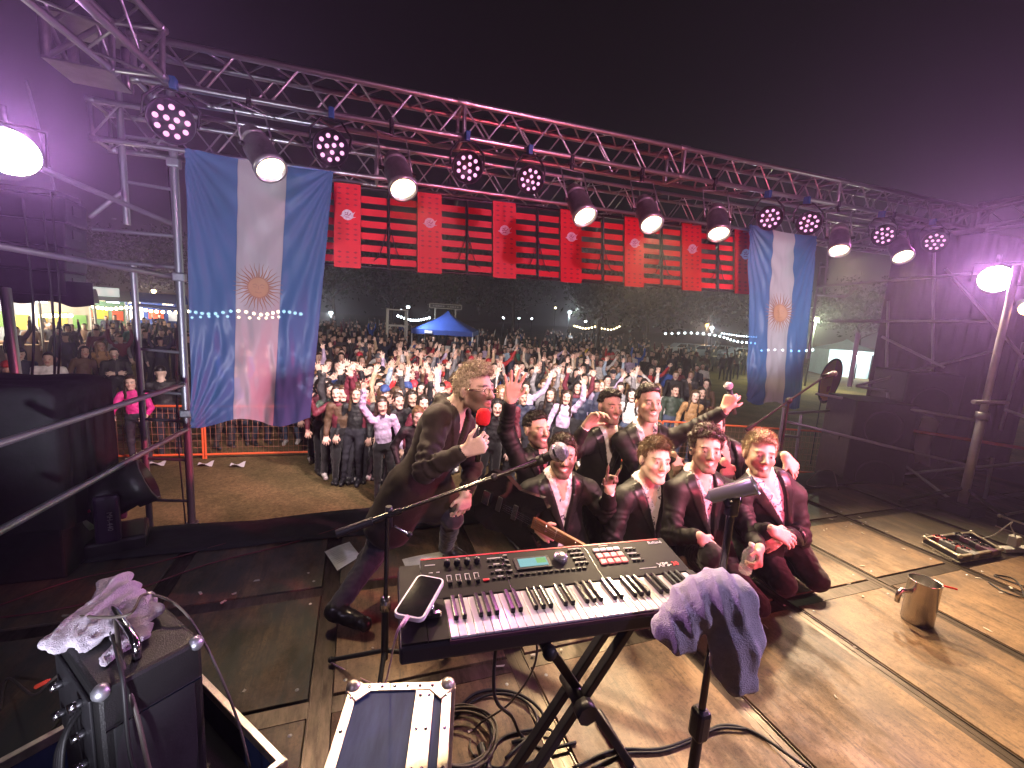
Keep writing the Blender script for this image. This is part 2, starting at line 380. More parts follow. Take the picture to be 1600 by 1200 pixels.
# ================================================================== LAMPS ON THE TRUSS
PARB = mat('brushed_can_metal', (.56, .52, .56), .36, .75, var=.3, vscale=15)
LENSW = emis('lit_warm_lens', (1, .80, .45), 9)
LENSC = emis('lit_lens_core', (1, .9, .68), 34)
def par_can(px, py, lx, ly, k, aim, label, Y=3.36, power=300):
    back = aty(px, py, Y)
    # lens centre about 0.30 m further along, towards the camera and down
    ln = None
    for dd in np.arange(.0, .6, .01):
        c = atd(lx, ly, pix(back)[2]-dd)
        if (c-back).length >= .29*k: ln = c; break
    if ln is None: ln = atd(lx, ly, pix(back)[2]-.15)
    ax = (ln-back).normalized()
    root = empty('can_lamp', back, label, 'stage lamp', 'can lamps along the lighting truss')
    q = ax.to_track_quat('Z', 'Y').to_matrix().to_4x4(); Ln = (ln-back).length
    b = MB(); R = .088*k
    b.lathe([(0, -.05), (.03*k, -.05), (.055*k, -.035), (.07*k, 0), (.072*k, .03), (.080*k, .032), (.080*k, .05), (.074*k, .052), (.074*k, .075), (.082*k, .077), (.082*k, .09), (R, .10), (R, Ln-.03), (R+.009, Ln-.03), (R+.009, Ln+.012), (R-.004, Ln+.012), (R-.004, Ln-.02), (0, Ln-.02)], 24, q)
    b.build('can', PARB, root)
    b = MB(); b.lathe([(0, Ln-.008), (R-.02, Ln-.010), (R-.006, Ln-.014)], 20, q); b.build('lens', LENSW, root)
    b = MB(); b.lathe([(0, Ln+.004), (R*.55, Ln+.0), (R*.62, Ln-.006)], 16, q); b.build('bulb', LENSC, root)
    # bail yoke and clamp
    top = back+Vector((-.02, .03, .17*k)); sd = ax.cross(Vector((0, 0, 1))).normalized(); h = .105*k
    piv = ax*(.12)
    T = top-back
    b = MB(); b.path([piv+sd*h, piv*.5+T*.6+sd*h, T+sd*h, T-sd*h, piv*.5+T*.6-sd*h, piv-sd*h], .007*k, 6); b.build('yoke', STEEL, root)
    b = MB(); b.cone(T, T+Vector((0, .02, .07)), .018, .014, 8); b.box(T+Vector((0, .03, .085)), (.03, .07, .06), bev=.006); b.build('clamp', BLACKM, root)
    for s in (-1, 1):
        b = MB(); b.cone(piv+sd*h*s*.92, piv+sd*(h+.025)*s, .014, .014, 8); b.build('knob', BLACKP, root)
    spot(ln+ax*.03, aim, WARM, power, 62, .8, .07, root)
PC = [((393, 212), (423, 264), 1.0, (.4, 1.3, 0)), ((616, 250), (630, 295), 1.0, (1.3, 1.3, .2)), ((897, 300), (914, 338), 1.0, (2.2, 1.0, 0)), ((1006, 316), (1018, 350), 1.0, (1.2, .9, 0)), ((1120, 328), (1123, 365), 1.02, (3.4, 1.0, 0)), ((1312, 358), (1311, 391), 1.0, (3.0, .6, 0)), ((1398, 373), (1411, 401), 1.05, (4.0, .8, 0))]
PL = ['silver can lamp hanging in front of the left flag', 'silver can lamp above the left end of the red sign, between two round LED lamps', 'leftmost of the three silver can lamps side by side above the red sign', 'middle of the three silver can lamps side by side above the red sign', 'rightmost of the three silver can lamps side by side above the red sign', 'silver can lamp just right of the right flag', 'tilted silver can lamp furthest right along the truss']
PPOW = [130, 320, 640, 640, 820, 740, 520]
for (p, l, k, aim), lb, pw in zip(PC, PL, PPOW): par_can(*p, *l, k, aim, lb, power=pw)
LEDM = emis('pink_led', (1, .48, .80), 1.5); LEDL = mat('led_lens_ring', (.30, .12, .24), .2, .3)
def led_par(px, py, label, k=1.0, Y=3.30, tgt=(.6, -.5, 1.2), tilt=0):
    c = aty(px, py, Y); root = empty('led_lamp', c, label, 'stage lamp', 'round LED lamps along the lighting truss')
    ax = (Vector(tgt)-c).normalized(); q = ax.to_track_quat('Z', 'Y').to_matrix().to_4x4() @ Matrix.Rotation(tilt, 4, 'Z')
    b = MB(); R = .112*k; b.lathe([(0, -.11), (R*.7, -.11), (R*.86, -.08), (R, -.03), (R, .012), (R-.008, .012), (R-.010, 0), (0, 0)], 28, q); b.build('housing', BLACKM, root)
    for (n, r) in ((3, .026), (9, .071)):
        for i in range(n):
            t = 2*math.pi*(i+.25)/n; v = q @ Vector((r*k*math.cos(t), r*k*math.sin(t), .004))
            b = MB(); b.lathe([(.0165*k, -.003), (.0165*k, .004), (.014*k, .005)], 12, Matrix.Translation(v) @ q); L1 = b.build('lens_ring', LEDL, root)
            b = MB(); b.lathe([(0, .004), (.009*k, .0035), (.0138*k, .001)], 12, Matrix.Translation(v) @ q); b.build('led', LEDM, L1)
    T = Vector((0, .05, .19))
    sd = ax.cross(Vector((0, 0, 1))).normalized(); h = R+.012
    b = MB(); b.path([ax*-.04+sd*h, T*.55+sd*h, T+sd*h*.5, T-sd*h*.5, T*.55-sd*h, ax*-.04-sd*h], .008, 6); b.build('yoke', BLACKM, root)
    b = MB(); b.box(T+Vector((0, .01, .04)), (.035, .06, .07), bev=.006); b.build('clamp', mat('blue_clamp', (.02, .12, .32), .4), root)
    return c, ax, root
LD = [((268, 190), 'round black LED lamp at the far left of the truss, left of the left flag', 1.08), ((517, 231), 'round black LED lamp above the right top corner of the left flag', 1.0), ((731, 262), 'left one of the pair of round LED lamps above the second red board', 1.0), ((829, 281), 'right one of the pair of round LED lamps, above the third red board', .92), ((1203, 341), 'round LED lamp right above the top of the right flag', 1.0), ((1264, 349), 'round LED lamp above the right top corner of the right flag', 1.0), ((1381, 368), 'round LED lamp half behind the tilted can lamp', 1.0), ((1461, 378), 'last round LED lamp at the right end of the truss', 1.05)]
for i, (p, lb, k) in enumerate(LD):
    c, ax, root = led_par(*p, lb, k, tilt=i*.3)
    spot(c+ax*.03, c+ax+Vector((0, 0, -.25)), MAG, 22, 70, .7, .08, root)
def flood(c, R, aim, col, power, core, label, size=150, sup=None):
    """round moving flood with a blown-out lens"""
    c = Vector(c); root = empty('flood_lamp', c, label, 'stage lamp'); ax = (Vector(aim)-c).normalized(); q = ax.to_track_quat('Z', 'Y').to_matrix().to_4x4()
    b = MB(); b.lathe([(0, -.26), (R*.6, -.25), (R*.8, -.18), (R*.95, -.05), (R*1.0, -.02), (R*1.04, .008), (R*1.02, .009), (R*1.0, 0), (0, 0)], 28, q); b.build('housing', BLACKM, root)
    b = MB(); b.lathe([(0, .012), (R*.6, .010), (R*1.0, .002)], 26, q); b.build('lens', core, root)
    sd = ax.cross(Vector((0, 0, 1))).normalized(); h = R*1.3
    b = MB(); b.path([ax*-.1+sd*h, ax*-.1+sd*h+Vector((0, 0, .18)), ax*-.1-sd*h+Vector((0, 0, .18)), ax*-.1-sd*h], .01, 6); b.cone(ax*-.1+Vector((0, 0, .18)), ax*-.1+Vector((0, 0, .26)), .02, .02, 8); b.build('yoke', BLACKM, root)
    spot(c+ax*.04, aim, col, power, size, .5, R*.8, root)
    return root
CORE = emis('blown_out_lens', (1, .93, .85), 30)
fl1 = atd(14, 237, 2.25); flood(fl1, .118, (.4, .0, 2.9), (.80, .36, 1), 850, CORE, 'blazing round lamp with a violet glow at the upper left edge', 84)
fl2 = atd(1556, 436, 4.2); flood(fl2, .125, (1.2, .0, 3.2), (.88, .38, .95), 1450, CORE, 'blazing round lamp with a violet glow at the right, by the steel pole', 84)
fl3 = atd(1606, 482, 3.9); flood(fl3, .06, (2.5, .2, 1), (1, .5, .2), 30, emis('amber_lens', (1, .55, .2), 14), 'small amber lamp cut by the right edge of the picture', 120)
# wash lamps on the rear and right side trusses, plus added audience and floor lights
def wash(c, aim, col, power, size, label, R=.12, blend=.7):
    c = Vector(c); root = empty('wash_lamp', c, label, 'stage lamp', 'wash lamps behind the photographer'); ax = (Vector(aim)-c).normalized(); q = ax.to_track_quat('Z', 'Y').to_matrix().to_4x4()
    b = MB(); b.lathe([(0, -.24), (R*.6, -.23), (R*.9, -.12), (R, 0), (R, .02), (R-.01, .02), (R-.012, 0), (0, 0)], 24, q); b.build('housing', BLACKM, root)
    b = MB(); b.lathe([(0, .004), (R*.9, .003)], 20, q); b.build('lens', emis('wash_%d%d%d' % tuple(int(9*x) for x in col), col, 3), root)
    b = MB(); b.box((0, .02, .13 if c.z > 1 else -.21), (.04, .06, .26) if c.z > 1 else (.16, .16, .14), bev=.005); b.build('clamp' if c.z > 1 else 'foot', BLACKM, root)
    spot(c+ax*.03, aim, col, power, size, blend, .10, root)
for (x, aim, col, pw, sz, lb) in ((-.75, (-2.4, 9.5, -.8), (1, .80, .78), 1200, 95, 'added audience light hidden behind the header truss above the left flag'), (.9, (.6, 10.5, -.6), (1, .80, .76), 1750, 100, 'added audience light hidden behind the left part of the red sign'), (2.6, (3.2, 11, -.6), (1, .78, .74), 1900, 100, 'added audience light hidden behind the middle of the red sign'), (4.4, (6.2, 10, -.4), (1, .82, .78), 2200, 100, 'added audience light hidden behind the right part of the red sign')):
    wash((x, 4.78, 2.72), aim, col, pw, sz, lb, R=.09, blend=.8)  # lights added out of sight behind the sign to brighten the crowd
wash((6.6, -.5, 3.0), (1.9, 2.8, .75), (1, .10, .20), 4200, 28, 'red wash lamp aimed at the band from the right')
wash((4.8, -1.35, 3.1), (1.9, 2.8, .75), (1, .40, .50), 4200, 26, 'pink wash lamp aimed at the band')
wash((.2, -1.35, 3.1), (1.2, 2.6, .9), (1, .66, .46), 650, 30, 'amber wash lamp aimed at the host')
wash((2.6, -1.5, .30), (2.4, 4.4, 2.3), (1, .10, .17), 620, 58, 'added unseen red floor light behind the photographer aimed up at the sign')  # red light added on the floor to brighten the sign
wash((-.9, -1.3, .30), (-.9, 4.2, 1.75), (.86, .84, 1), 900, 32, 'added unseen lilac floor light behind the photographer aimed up at the left flag')  # added low so the left flag is lit without lamp shadows
wash((4.6, -1.4, .30), (4.85, 4.2, 1.95), (.92, .90, 1), 1500, 20, 'added unseen lilac floor light behind the photographer aimed up at the right flag')  # another added floor light, brightens the right flag
wash((2.9, -1.35, 3.1), (1.05, .95, .7), (.74, .54, 1), 330, 34, 'violet wash lamp aimed at the keyboard and the towel')
wash((-1.9, -1.35, 3.1), (-.75, 1.7, .45), (.80, .66, 1), 130, 40, 'lilac wash lamp aimed at the black amplifier')
wash((2.2, -1.35, 3.1), (2.2, 3.5, 3.2), (1, .42, .70), 560, 100, 'magenta wash lamp aimed at the lighting truss')
# ================================================================== FLAGS
def flag_mat(name):
    m = bpy.data.materials.new(name); m.use_nodes = True; N, L = nt(m); out = N['Material Output']; b = N['Principled BSDF']
    at = N.new('ShaderNodeAttribute'); at.attribute_name = 'Col'
    L.new(at.outputs[0], b.inputs['Base Color']); b.inputs['Roughness'].default_value = .38; b.inputs['Sheen Weight'].default_value = .3
    tr = N.new('ShaderNodeBsdfTranslucent'); L.new(at.outputs[0], tr.inputs[0])
    tp = N.new('ShaderNodeBsdfTransparent'); L.new(at.outputs[0], tp.inputs[0])
    m1 = N.new('ShaderNodeMixShader'); m1.inputs[0].default_value = .35; L.new(b.outputs[0], m1.inputs[1]); L.new(tr.outputs[0], m1.inputs[2])
    m2 = N.new('ShaderNodeMixShader'); m2.inputs[0].default_value = .30; L.new(m1.outputs[0], m2.inputs[1]); L.new(tp.outputs[0], m2.inputs[2])
    L.new(m2.outputs[0], out.inputs[0]); return m
FLAG = flag_mat('thin_flag_satin')
def flag(tl, tr, bl, br, label, seed, pinch=0, suny=.42, stretch=1.0):
    root = empty('flag', tl, label, 'flag', 'flags hanging from the rig')
    tl, tr, bl, br = [Vector(v)-Vector(root.location) for v in (tl, tr, bl, br)]
    NU, NV = 96, 150; nrm = (tr-tl).cross(bl-tl).normalized()
    uv = np.array([(i/NU, j/NV) for i in range(NU+1) for j in range(NV+1)]); U, V = uv[:, 0], uv[:, 1]
    def lerp(a, b_, t): return np.outer(1-t, a)+np.outer(t, b_)
    sag = .02*np.sin(V*math.pi)
    Pt = lerp(tl, tr, U); Pb = lerp(bl, br, U); P = Pt*(1-V[:, None])+Pb*V[:, None]
    # scalloped bottom and folds that spread from the pinned corners
    P[:, 2] += -.035*np.sin(U*math.pi*3+seed)*V**3 - .02*np.sin(U*math.pi)*(1-V)**4
    d = .030*vnoise(np.c_[U*5+V*2.2, V*1.6-U*.8, U*0+seed], 3)*(V**.6+.15)
    d += .018*vnoise(np.c_[U*11+V*5.0, V*3-U*2, U*0+seed+5], 4)*(.3+V)
    d += .010*vnoise(np.c_[U*22-V*7, V*7+U*6, U*0+seed+9], 5)*(.2+V)
    ang = np.arctan2(V+.02, U+.02); rr = np.hypot(U, V); d += .014*np.sin(ang*26+rr*2)*np.exp(-rr*1.6)
    ang2 = np.arctan2(V+.02, 1.02-U); r2 = np.hypot(1-U, V); d += .016*np.sin(ang2*24+r2*2)*np.exp(-r2*1.5)
    angb = np.arctan2(1.02-V, U+.02); rb = np.hypot(U, (1-V)*2); d += .022*np.sin(angb*22)*np.exp(-rb*1.9)
    P += np.outer(d*.85, nrm)
    idx = lambda i, j: i*(NV+1)+j
    W = (tr-tl).length; H = (bl-tl).length
    su, sv = (U-.5)*W*1.0, (V-suny)*H
    rs = np.hypot(su, sv); th = np.arctan2(sv, su); RS = .078*W*1.0
    blue = np.array((.12, .28, .60)); white = np.array((.78, .76, .80)); gold = np.array((.52, .22, .045)); brown = np.array((.28, .10, .03))
    def patch(name, u0, u1, base, sun=False):
        i0, i1 = int(round(u0*NU)), int(round(u1*NU)); ii = range(i0, i1+1)
        ids = np.array([idx(i, j) for i in ii for j in range(NV+1)]); n = NV+1
        faces = [(a*n+j, (a+1)*n+j, (a+1)*n+j+1, a*n+j+1) for a in range(len(ii)-1) for j in range(NV)]
        me = bpy.data.meshes.new(name); me.from_pydata(P[ids].tolist(), [], faces)
        for p in me.polygons: p.use_smooth = True
        me.materials.append(FLAG)
        c = np.tile(base, (len(ids), 1))
        hem = ((np.abs(U[ids]-u0) < .008) | (np.abs(U[ids]-u1) < .008)); c[hem] *= .86
        ca = me.color_attributes.new('Col', 'FLOAT_COLOR', 'POINT')
        ca.data.foreach_set('color', np.c_[c, np.ones(len(c))].ravel().astype(np.float32))
        return link(name, me, root)
    patch('blue_stripe', 0, 1/3, blue); w = patch('white_stripe', 1/3, 2/3, white); patch('blue_stripe', 2/3, 1, blue)
    # the sun emblem: face disc and 32 rays, laid on the cloth
    def on(x, y, off=.004):
        u, v = min(1, max(0, .5+x/W)), min(1, max(0, suny+y/H)); i, j = u*NU, v*NV; i0, j0 = min(int(i), NU-1), min(int(j), NV-1); a, c = i-i0, j-j0
        p = P[idx(i0, j0)]*(1-a)*(1-c)+P[idx(i0+1, j0)]*a*(1-c)+P[idx(i0, j0+1)]*(1-a)*c+P[idx(i0+1, j0+1)]*a*c
        return Vector(p)+nrm*sgn*off
    sgn = 1 if nrm.dot(CAMP-Vector(root.location)) > 0 else -1
    b = MB(); R0, R1 = .082*W*stretch, .19*W*stretch
    for k in range(32):
        t = 2*math.pi*k/32; n = 7; wd_ = .011*W*stretch
        L_, R_ = [], []
        for q in range(n+1):
            s = q/n; r = R0+(R1-R0)*s; ww = wd_*(1-s)*.5+.0008; wob = (.006*W*math.sin(s*math.pi*2) if k % 2 else 0)
            cx, cy = r*math.cos(t), r*math.sin(t); nx, ny = -math.sin(t), math.cos(t)
            L_.append(b.bm.verts.new(on(cx+nx*(ww+wob), cy+ny*(ww+wob)))); R_.append(b.bm.verts.new(on(cx-nx*(ww-wob), cy-ny*(ww-wob))))
        for q in range(n): b.bm.faces.new((L_[q], L_[q+1], R_[q+1], R_[q]))
    rays = b.build('sun_rays', mat('flag_print_brown', (.36, .19, .12), .6), w)
    b = MB()
    b.grid(lambda r, t: on(R0*(r+.001)*math.cos(2*math.pi*t), R0*(r+.001)*math.sin(2*math.pi*t), .005), 4, 28)
    disc = b.build('sun_face', mat('flag_print_gold', (.46, .26, .14), .55), w)
    b = MB(); fm = mat('flag_print_brown', (.36, .19, .12), .6)
    def stroke(pts, wdt=.006*W):
        for (x0, y0), (x1, y1) in zip(pts, pts[1:]):
            dx, dy = x1-x0, y1-y0; l = math.hypot(dx, dy); nx, ny = -dy/l*wdt/2, dx/l*wdt/2
            b.bm.faces.new([b.bm.verts.new(on(*p, .0065)) for p in ((x0+nx, y0+ny), (x1+nx, y1+ny), (x1-nx, y1-ny), (x0-nx, y0-ny))])
    s = R0
    for sx in (-1, 1): stroke([(sx*.55*s, -.2*s), (sx*.3*s, -.32*s), (sx*.12*s, -.15*s)]); stroke([(sx*.5*s, -.02*s), (sx*.2*s, -.02*s)])
    stroke([(0, -.15*s), (.02*s, .22*s)]); stroke([(-.3*s, .45*s), (0, .52*s), (.3*s, .45*s)])
    stroke([(s*.97*math.cos(t), s*.97*math.sin(t)) for t in np.linspace(0, 2*math.pi, 29)], .008*W)
    b.build('sun_features', fm, w)
    return root
FY = 4.10
flag(aty(288, 230, FY), aty(521, 268, FY+.02), aty(299, 662, FY-.1), aty(484, 659, FY-.02), 'large blue and white striped flag with a sun, hanging at the left of the stage', 1, suny=.47, stretch=1.0)
flag(aty(1172, 350, FY+.05), aty(1277, 369, FY), aty(1168, 627, FY), aty(1252, 637, FY-.05), 'narrower blue and white striped flag with a sun, hanging at the right of the stage', 6, suny=.46, stretch=1.25)
# ================================================================== RED SLATTED SIGN
RED = mat('red_gloss_board', (.68, .007, .018), .5, 0, var=.18, vscale=3)
REDB = mat('red_dotted_board', (.70, .010, .020), .5, 0, var=.12, vscale=4)
DOT = mat('dark_red_print', (.34, .008, .02), .5)
EMB = mat('white_emblem', (.80, .70, .78), .5, 0, var=.3, vscale=60)
EMBD = mat('emblem_lines', (.36, .02, .12), .5)
PY = 4.42
pL0, pL1 = aty(500, 287, PY), aty(500, 412, PY); pR0, pR1 = aty(1192, 367, PY), aty(1192, 459, PY)
sign = empty('slatted_sign', pL0, 'long red slatted sign with seven upright boards hanging between the flags', 'sign')
def sp(u, v, dy=0):   # u along, v down
    a = pL0.lerp(pR0, u); c = pL1.lerp(pR1, u); p = a.lerp(c, v); p.y += dy; return p-pL0
def plank(u0, u1, v0, v1, dy, th, name, m, parent=sign):
    b = MB(); b.poly([sp(u0, v0, dy), sp(u1, v0, dy), sp(u1, v1, dy), sp(u0, v1, dy)], Vector((0, th, 0))); return b.build(name, m, parent)
SGX = lambda px: 0 if px < 500 else ((lambda p: (p.x-pL0.x)/(pR0.x-pL0.x))(aty(px, 350+ (px-500)*.09, PY)))
boards = [(522, 563), (650, 687), (766, 801), (870, 902), (969, 998), (1058, 1087), (1140, 1170)]
posts = [606, 727, 836, 937, 1028, 1115]
edges = [500]+[x for b_ in boards for x in b_]+[1192]
spans = []
pts_ = sorted(posts)
for k in range(0, len(edges), 2):
    a, c = edges[k], edges[k+1]; mid = [p for p in pts_ if a < p < c]
    if mid: spans += [(a, mid[0]-2), (mid[0]+2, c)]
    else: spans.append((a, c))
for (a, c) in spans:
    u0, u1 = SGX(a), SGX(c)
    for r in range(6):
        v0 = .085+r*.158; dv = random.uniform(-.006, .006); plank(u0+.0006, u1-.0006, v0+dv, v0+.085+dv, random.uniform(0, .012), .016, 'slat', RED)
for p in posts:
    a = sp(SGX(p), .0, -.012); c = sp(SGX(p), 1.02, -.012); rod('post', pL0+a, pL0+c, .011, BLACKM, sign)
rod('rail', pL0+sp(0, -.02, .03), pL0+sp(1, -.02, .03), .016, BLACKM, sign); rod('rail', pL0+sp(0, 1.0, .0), pL0+sp(1, 1.0, .0), .012, BLACKM, sign)
for bi, (a, c) in enumerate(boards):
    u0, u1 = SGX(a), SGX(c); bd = plank(u0, u1, -.03, 1.03, -.032, .018, 'upright_board', REDB)
    b = MB(); 
    for v in list(np.arange(.03, .24, .066))+list(np.arange(.47, .68, .066))+list(np.arange(.83, 1.0, .066)):
        for q in range(3):
            uu = u0+(u1-u0)*(.2+.3*q); ctr = sp(uu, v, -.034); sx = (u1-u0)*(pR0.x-pL0.x)*.085; sz = sx*.5
            b.poly([ctr+Vector((-sx, 0, 0)), ctr+Vector((0, 0, sz)), ctr+Vector((sx, 0, 0)), ctr+Vector((0, 0, -sz))])
    b.build('printed_diamonds', DOT, bd)
    ctr = sp((u0+u1)/2, .36, -.036); R = (u1-u0)*(pR0.x-pL0.x)*.22
    b = MB(); b.poly([ctr+Vector((R*math.cos(t), 0, R*.92*math.sin(t))) for t in np.linspace(0, 2*math.pi, 25)[:-1]], Vector((0, -.004, 0)))
    b.poly([ctr+Vector((-R*1.35, -.001, -R*.25)), ctr+Vector((-R*.6, -.001, -R*.55)), ctr+Vector((-R*.6, -.001, R*.1))]); b.poly([ctr+Vector((R*.6, -.001, R*.1)), ctr+Vector((R*1.35, -.001, R*.75)), ctr+Vector((R*.8, -.001, -R*.2))]); b.poly([ctr+Vector((R*.5, -.001, -R*.2)), ctr+Vector((R*1.5, -.001, -R*.25)), ctr+Vector((R*.6, -.001, -R*.55))])
    em = b.build('emblem', EMB, bd)
    b = MB()
    for (x0, z0, x1, z1) in ((-.55, -.15, -.15, .05), (-.15, .05, .25, -.1), (.25, -.1, .6, .35), (-.4, -.42, .3, -.38), (-.05, .1, .05, .5), (-.5, .25, -.15, .35)):
        d = Vector((x1-x0, 0, z1-z0))*R; n = Vector((-d.z, 0, d.x)).normalized()*R*.055; A = ctr+Vector((x0*R, -.0065, z0*R))
        b.poly([A+n, A+d+n, A+d-n, A-n])
    b.build('emblem_lines', EMBD, em)
for p in posts:   # loose feed cables
    c = sp(SGX(p), .42, -.02)
    for s in (-1, 1):
        b = MB(); e = sp(SGX(p)+s*.025, .82+random.uniform(-.05, .1), -.02); mid = c.lerp(e, .5)+Vector((s*.01, -.01, -.10))
        b.path(curve_pts([c, mid, e], 14), .005, 5); b.build('cable', RUBBER, sign)
# ================================================================== SDF MESHER (smooth unions of rounded cones and ellipsoids)
class Sdf:
    def __init__(s, vox): s.vox = vox; s.p = []
    def cone(s, a, b, ra, rb, k=.03, lab=0): s.p.append(('c', np.array(a, float), np.array(b, float), ra, rb, k, lab)); return s
    def ell(s, c, r, R=None, k=.03, lab=0): s.p.append(('e', np.array(c, float), np.array(r, float), np.eye(3) if R is None else np.array(R, float), None, k, lab)); return s
    def sub(s, c, r, R=None, k=.01): s.p.append(('s', np.array(c, float), np.array(r, float), np.eye(3) if R is None else np.array(R, float), None, k, -1)); return s
    def cut(s, fn, lo, hi): s.p.append(('f', np.array(lo, float), np.array(hi, float), fn, None, 0, -1)); return s
    @staticmethod
    def dist(p, P):
        if p[0] == 'c':
            a, b, ra, rb = p[1:5]; ba = b-a; l = ba@ba; t = np.clip(((P-a)@ba)/max(l, 1e-9), 0, 1)
            return np.linalg.norm(P-a-t[..., None]*ba, axis=-1)-(ra+(rb-ra)*t)
        c, r, R = p[1:4]; q = (P-c)@R; k0 = np.linalg.norm(q/r, axis=-1); k1 = np.linalg.norm(q/(r*r), axis=-1)
        return k0*(k0-1)/np.maximum(k1, 1e-9)
    def bounds(s, p):
        if p[0] == 'c': return np.minimum(p[1]-p[3], p[2]-p[4]), np.maximum(p[1]+p[3], p[2]+p[4])
        m = np.max(p[2]); e = np.sqrt(((p[3]*p[2])**2).sum(1)); return p[1]-e, p[1]+e
    def build(s):
        v = s.vox; bs = [s.bounds(p) for p in s.p if p[0] in 'ce']
        lo = np.min([b[0] for b in bs], 0)-3*v; hi = np.max([b[1] for b in bs], 0)+3*v
        n = np.ceil((hi-lo)/v).astype(int)+1; G = np.full(n, .06, np.float64); lab = np.zeros(n, np.int16); best = np.full(n, 9.)
        for p in s.p:
            if p[0] == 'f': b0, b1 = p[1], p[2]; k = 0
            else: b0, b1 = s.bounds(p); k = p[5]
            i0 = np.clip(np.floor((b0-k-2.5*v-lo)/v).astype(int), 0, n); i1 = np.clip(np.ceil((b1+k+2.5*v-lo)/v).astype(int)+1, 0, n)
            if np.any(i1 <= i0): continue
            sl = tuple(slice(a, b) for a, b in zip(i0, i1))
            P = np.stack(np.meshgrid(*[lo[q]+v*np.arange(i0[q], i1[q]) for q in range(3)], indexing='ij'), -1)
            g = G[sl]
            if p[0] == 'f': G[sl] = np.maximum(g, p[3](P)); continue
            d = s.dist(p, P)
            if p[0] == 's':
                d = -d; h = np.clip(.5+.5*(d-g)/k, 0, 1); G[sl] = g*(1-h)+d*h+k*h*(1-h); continue
            h = np.clip(.5+.5*(g-d)/k, 0, 1); G[sl] = g*(1-h)+d*h-k*h*(1-h)
            w = d < best[sl]; best[sl][w] = d[w]; lab[sl][w] = p[6]
        # surface nets
        S = G < 0; c = np.zeros(n-1, np.int8)
        for dx in (0, 1):
            for dy in (0, 1):
                for dz in (0, 1): c += S[dx:n[0]-1+dx, dy:n[1]-1+dy, dz:n[2]-1+dz]
        act = (c > 0) & (c < 8); ids = np.full(n-1, -1, np.int64); A = np.argwhere(act); ids[act] = np.arange(len(A))
        acc = np.zeros((len(A), 3)); cnt = np.zeros(len(A)); crn = [(x, y, z) for x in (0, 1) for y in (0, 1) for z in (0, 1)]
        val = {q: G[A[:, 0]+q[0], A[:, 1]+q[1], A[:, 2]+q[2]] for q in crn}
        for a in crn:
            for ax in range(3):
                if a[ax]: continue
                b = list(a); b[ax] = 1; b = tuple(b); va, vb = val[a], val[b]; m = (va < 0) != (vb < 0); t = np.where(m, va/np.where(m, va-vb, 1), 0)
                pt = np.tile(np.array(a, float), (len(A), 1)); pt[:, ax] = t; acc[m] += pt[m]; cnt[m] += 1
        V = lo+v*(A+acc/cnt[:, None]); Fs = []
        for ax in range(3):
            o1, o2 = [(1, 2), (2, 0), (0, 1)][ax]; sh = [0, 0, 0]; sh[ax] = 1
            s0 = S[tuple(slice(0, n[q]-sh[q]) for q in range(3))]; s1 = S[tuple(slice(sh[q], n[q]) for q in range(3))]
            E = np.argwhere(s0 != s1); E = E[(E[:, o1] > 0) & (E[:, o2] > 0)]; flip = s0[E[:, 0], E[:, 1], E[:, 2]]
            def cell(d1, d2):
                Q = E.copy(); Q[:, o1] += d1; Q[:, o2] += d2; return ids[Q[:, 0], Q[:, 1], Q[:, 2]]
            q = np.stack([cell(-1, -1), cell(0, -1), cell(0, 0), cell(-1, 0)], 1); q[~flip] = q[~flip][:, ::-1]; Fs.append(q)
        Q = np.concatenate(Fs); ok = (Q >= 0).all(1); Q = Q[ok]
        L = lab[A[:, 0], A[:, 1], A[:, 2]]
        near = np.zeros(len(A)); 
        return V, Q, L
def nrmls(V, Q):
    n = np.cross(V[Q[:, 2]]-V[Q[:, 0]], V[Q[:, 3]]-V[Q[:, 1]]); N = np.zeros_like(V)
    for k in range(4): np.add.at(N, Q[:, k], n)
    return N/np.maximum(np.linalg.norm(N, axis=1), 1e-12)[:, None]
def relax(V, Q, it=1, lam=.5):
    for _ in range(it):
        A = np.zeros_like(V); c = np.zeros(len(V))
        for k in range(4):
            for j in (1, 3): np.add.at(A, Q[:, k], V[Q[:, (k+j) % 4]]); np.add.at(c, Q[:, k], 1)
        V = V*(1-lam)+lam*A/np.maximum(c, 1)[:, None]
    return V
def npmesh(name, V, Q, mats, mi=None, col=None):
    me = bpy.data.meshes.new(name); me.vertices.add(len(V)); me.vertices.foreach_set('co', np.asarray(V, np.float32).ravel())
    me.loops.add(len(Q)*4); me.loops.foreach_set('vertex_index', Q.ravel().astype(np.int32)); me.polygons.add(len(Q))
    me.polygons.foreach_set('loop_start', np.arange(0, len(Q)*4, 4, dtype=np.int32)); me.polygons.foreach_set('loop_total', np.full(len(Q), 4, np.int32))
    me.polygons.foreach_set('use_smooth', np.ones(len(Q), bool))
    for m in (mats if isinstance(mats, (list, tuple)) else [mats]): me.materials.append(m)
    if mi is not None: me.polygons.foreach_set('material_index', np.asarray(mi, np.int32))
    if col is not None:
        ca = me.color_attributes.new('Col', 'FLOAT_COLOR', 'POINT'); ca.data.foreach_set('color', np.c_[col, np.ones(len(V))].astype(np.float32).ravel())
    me.update(); me.validate(); return me
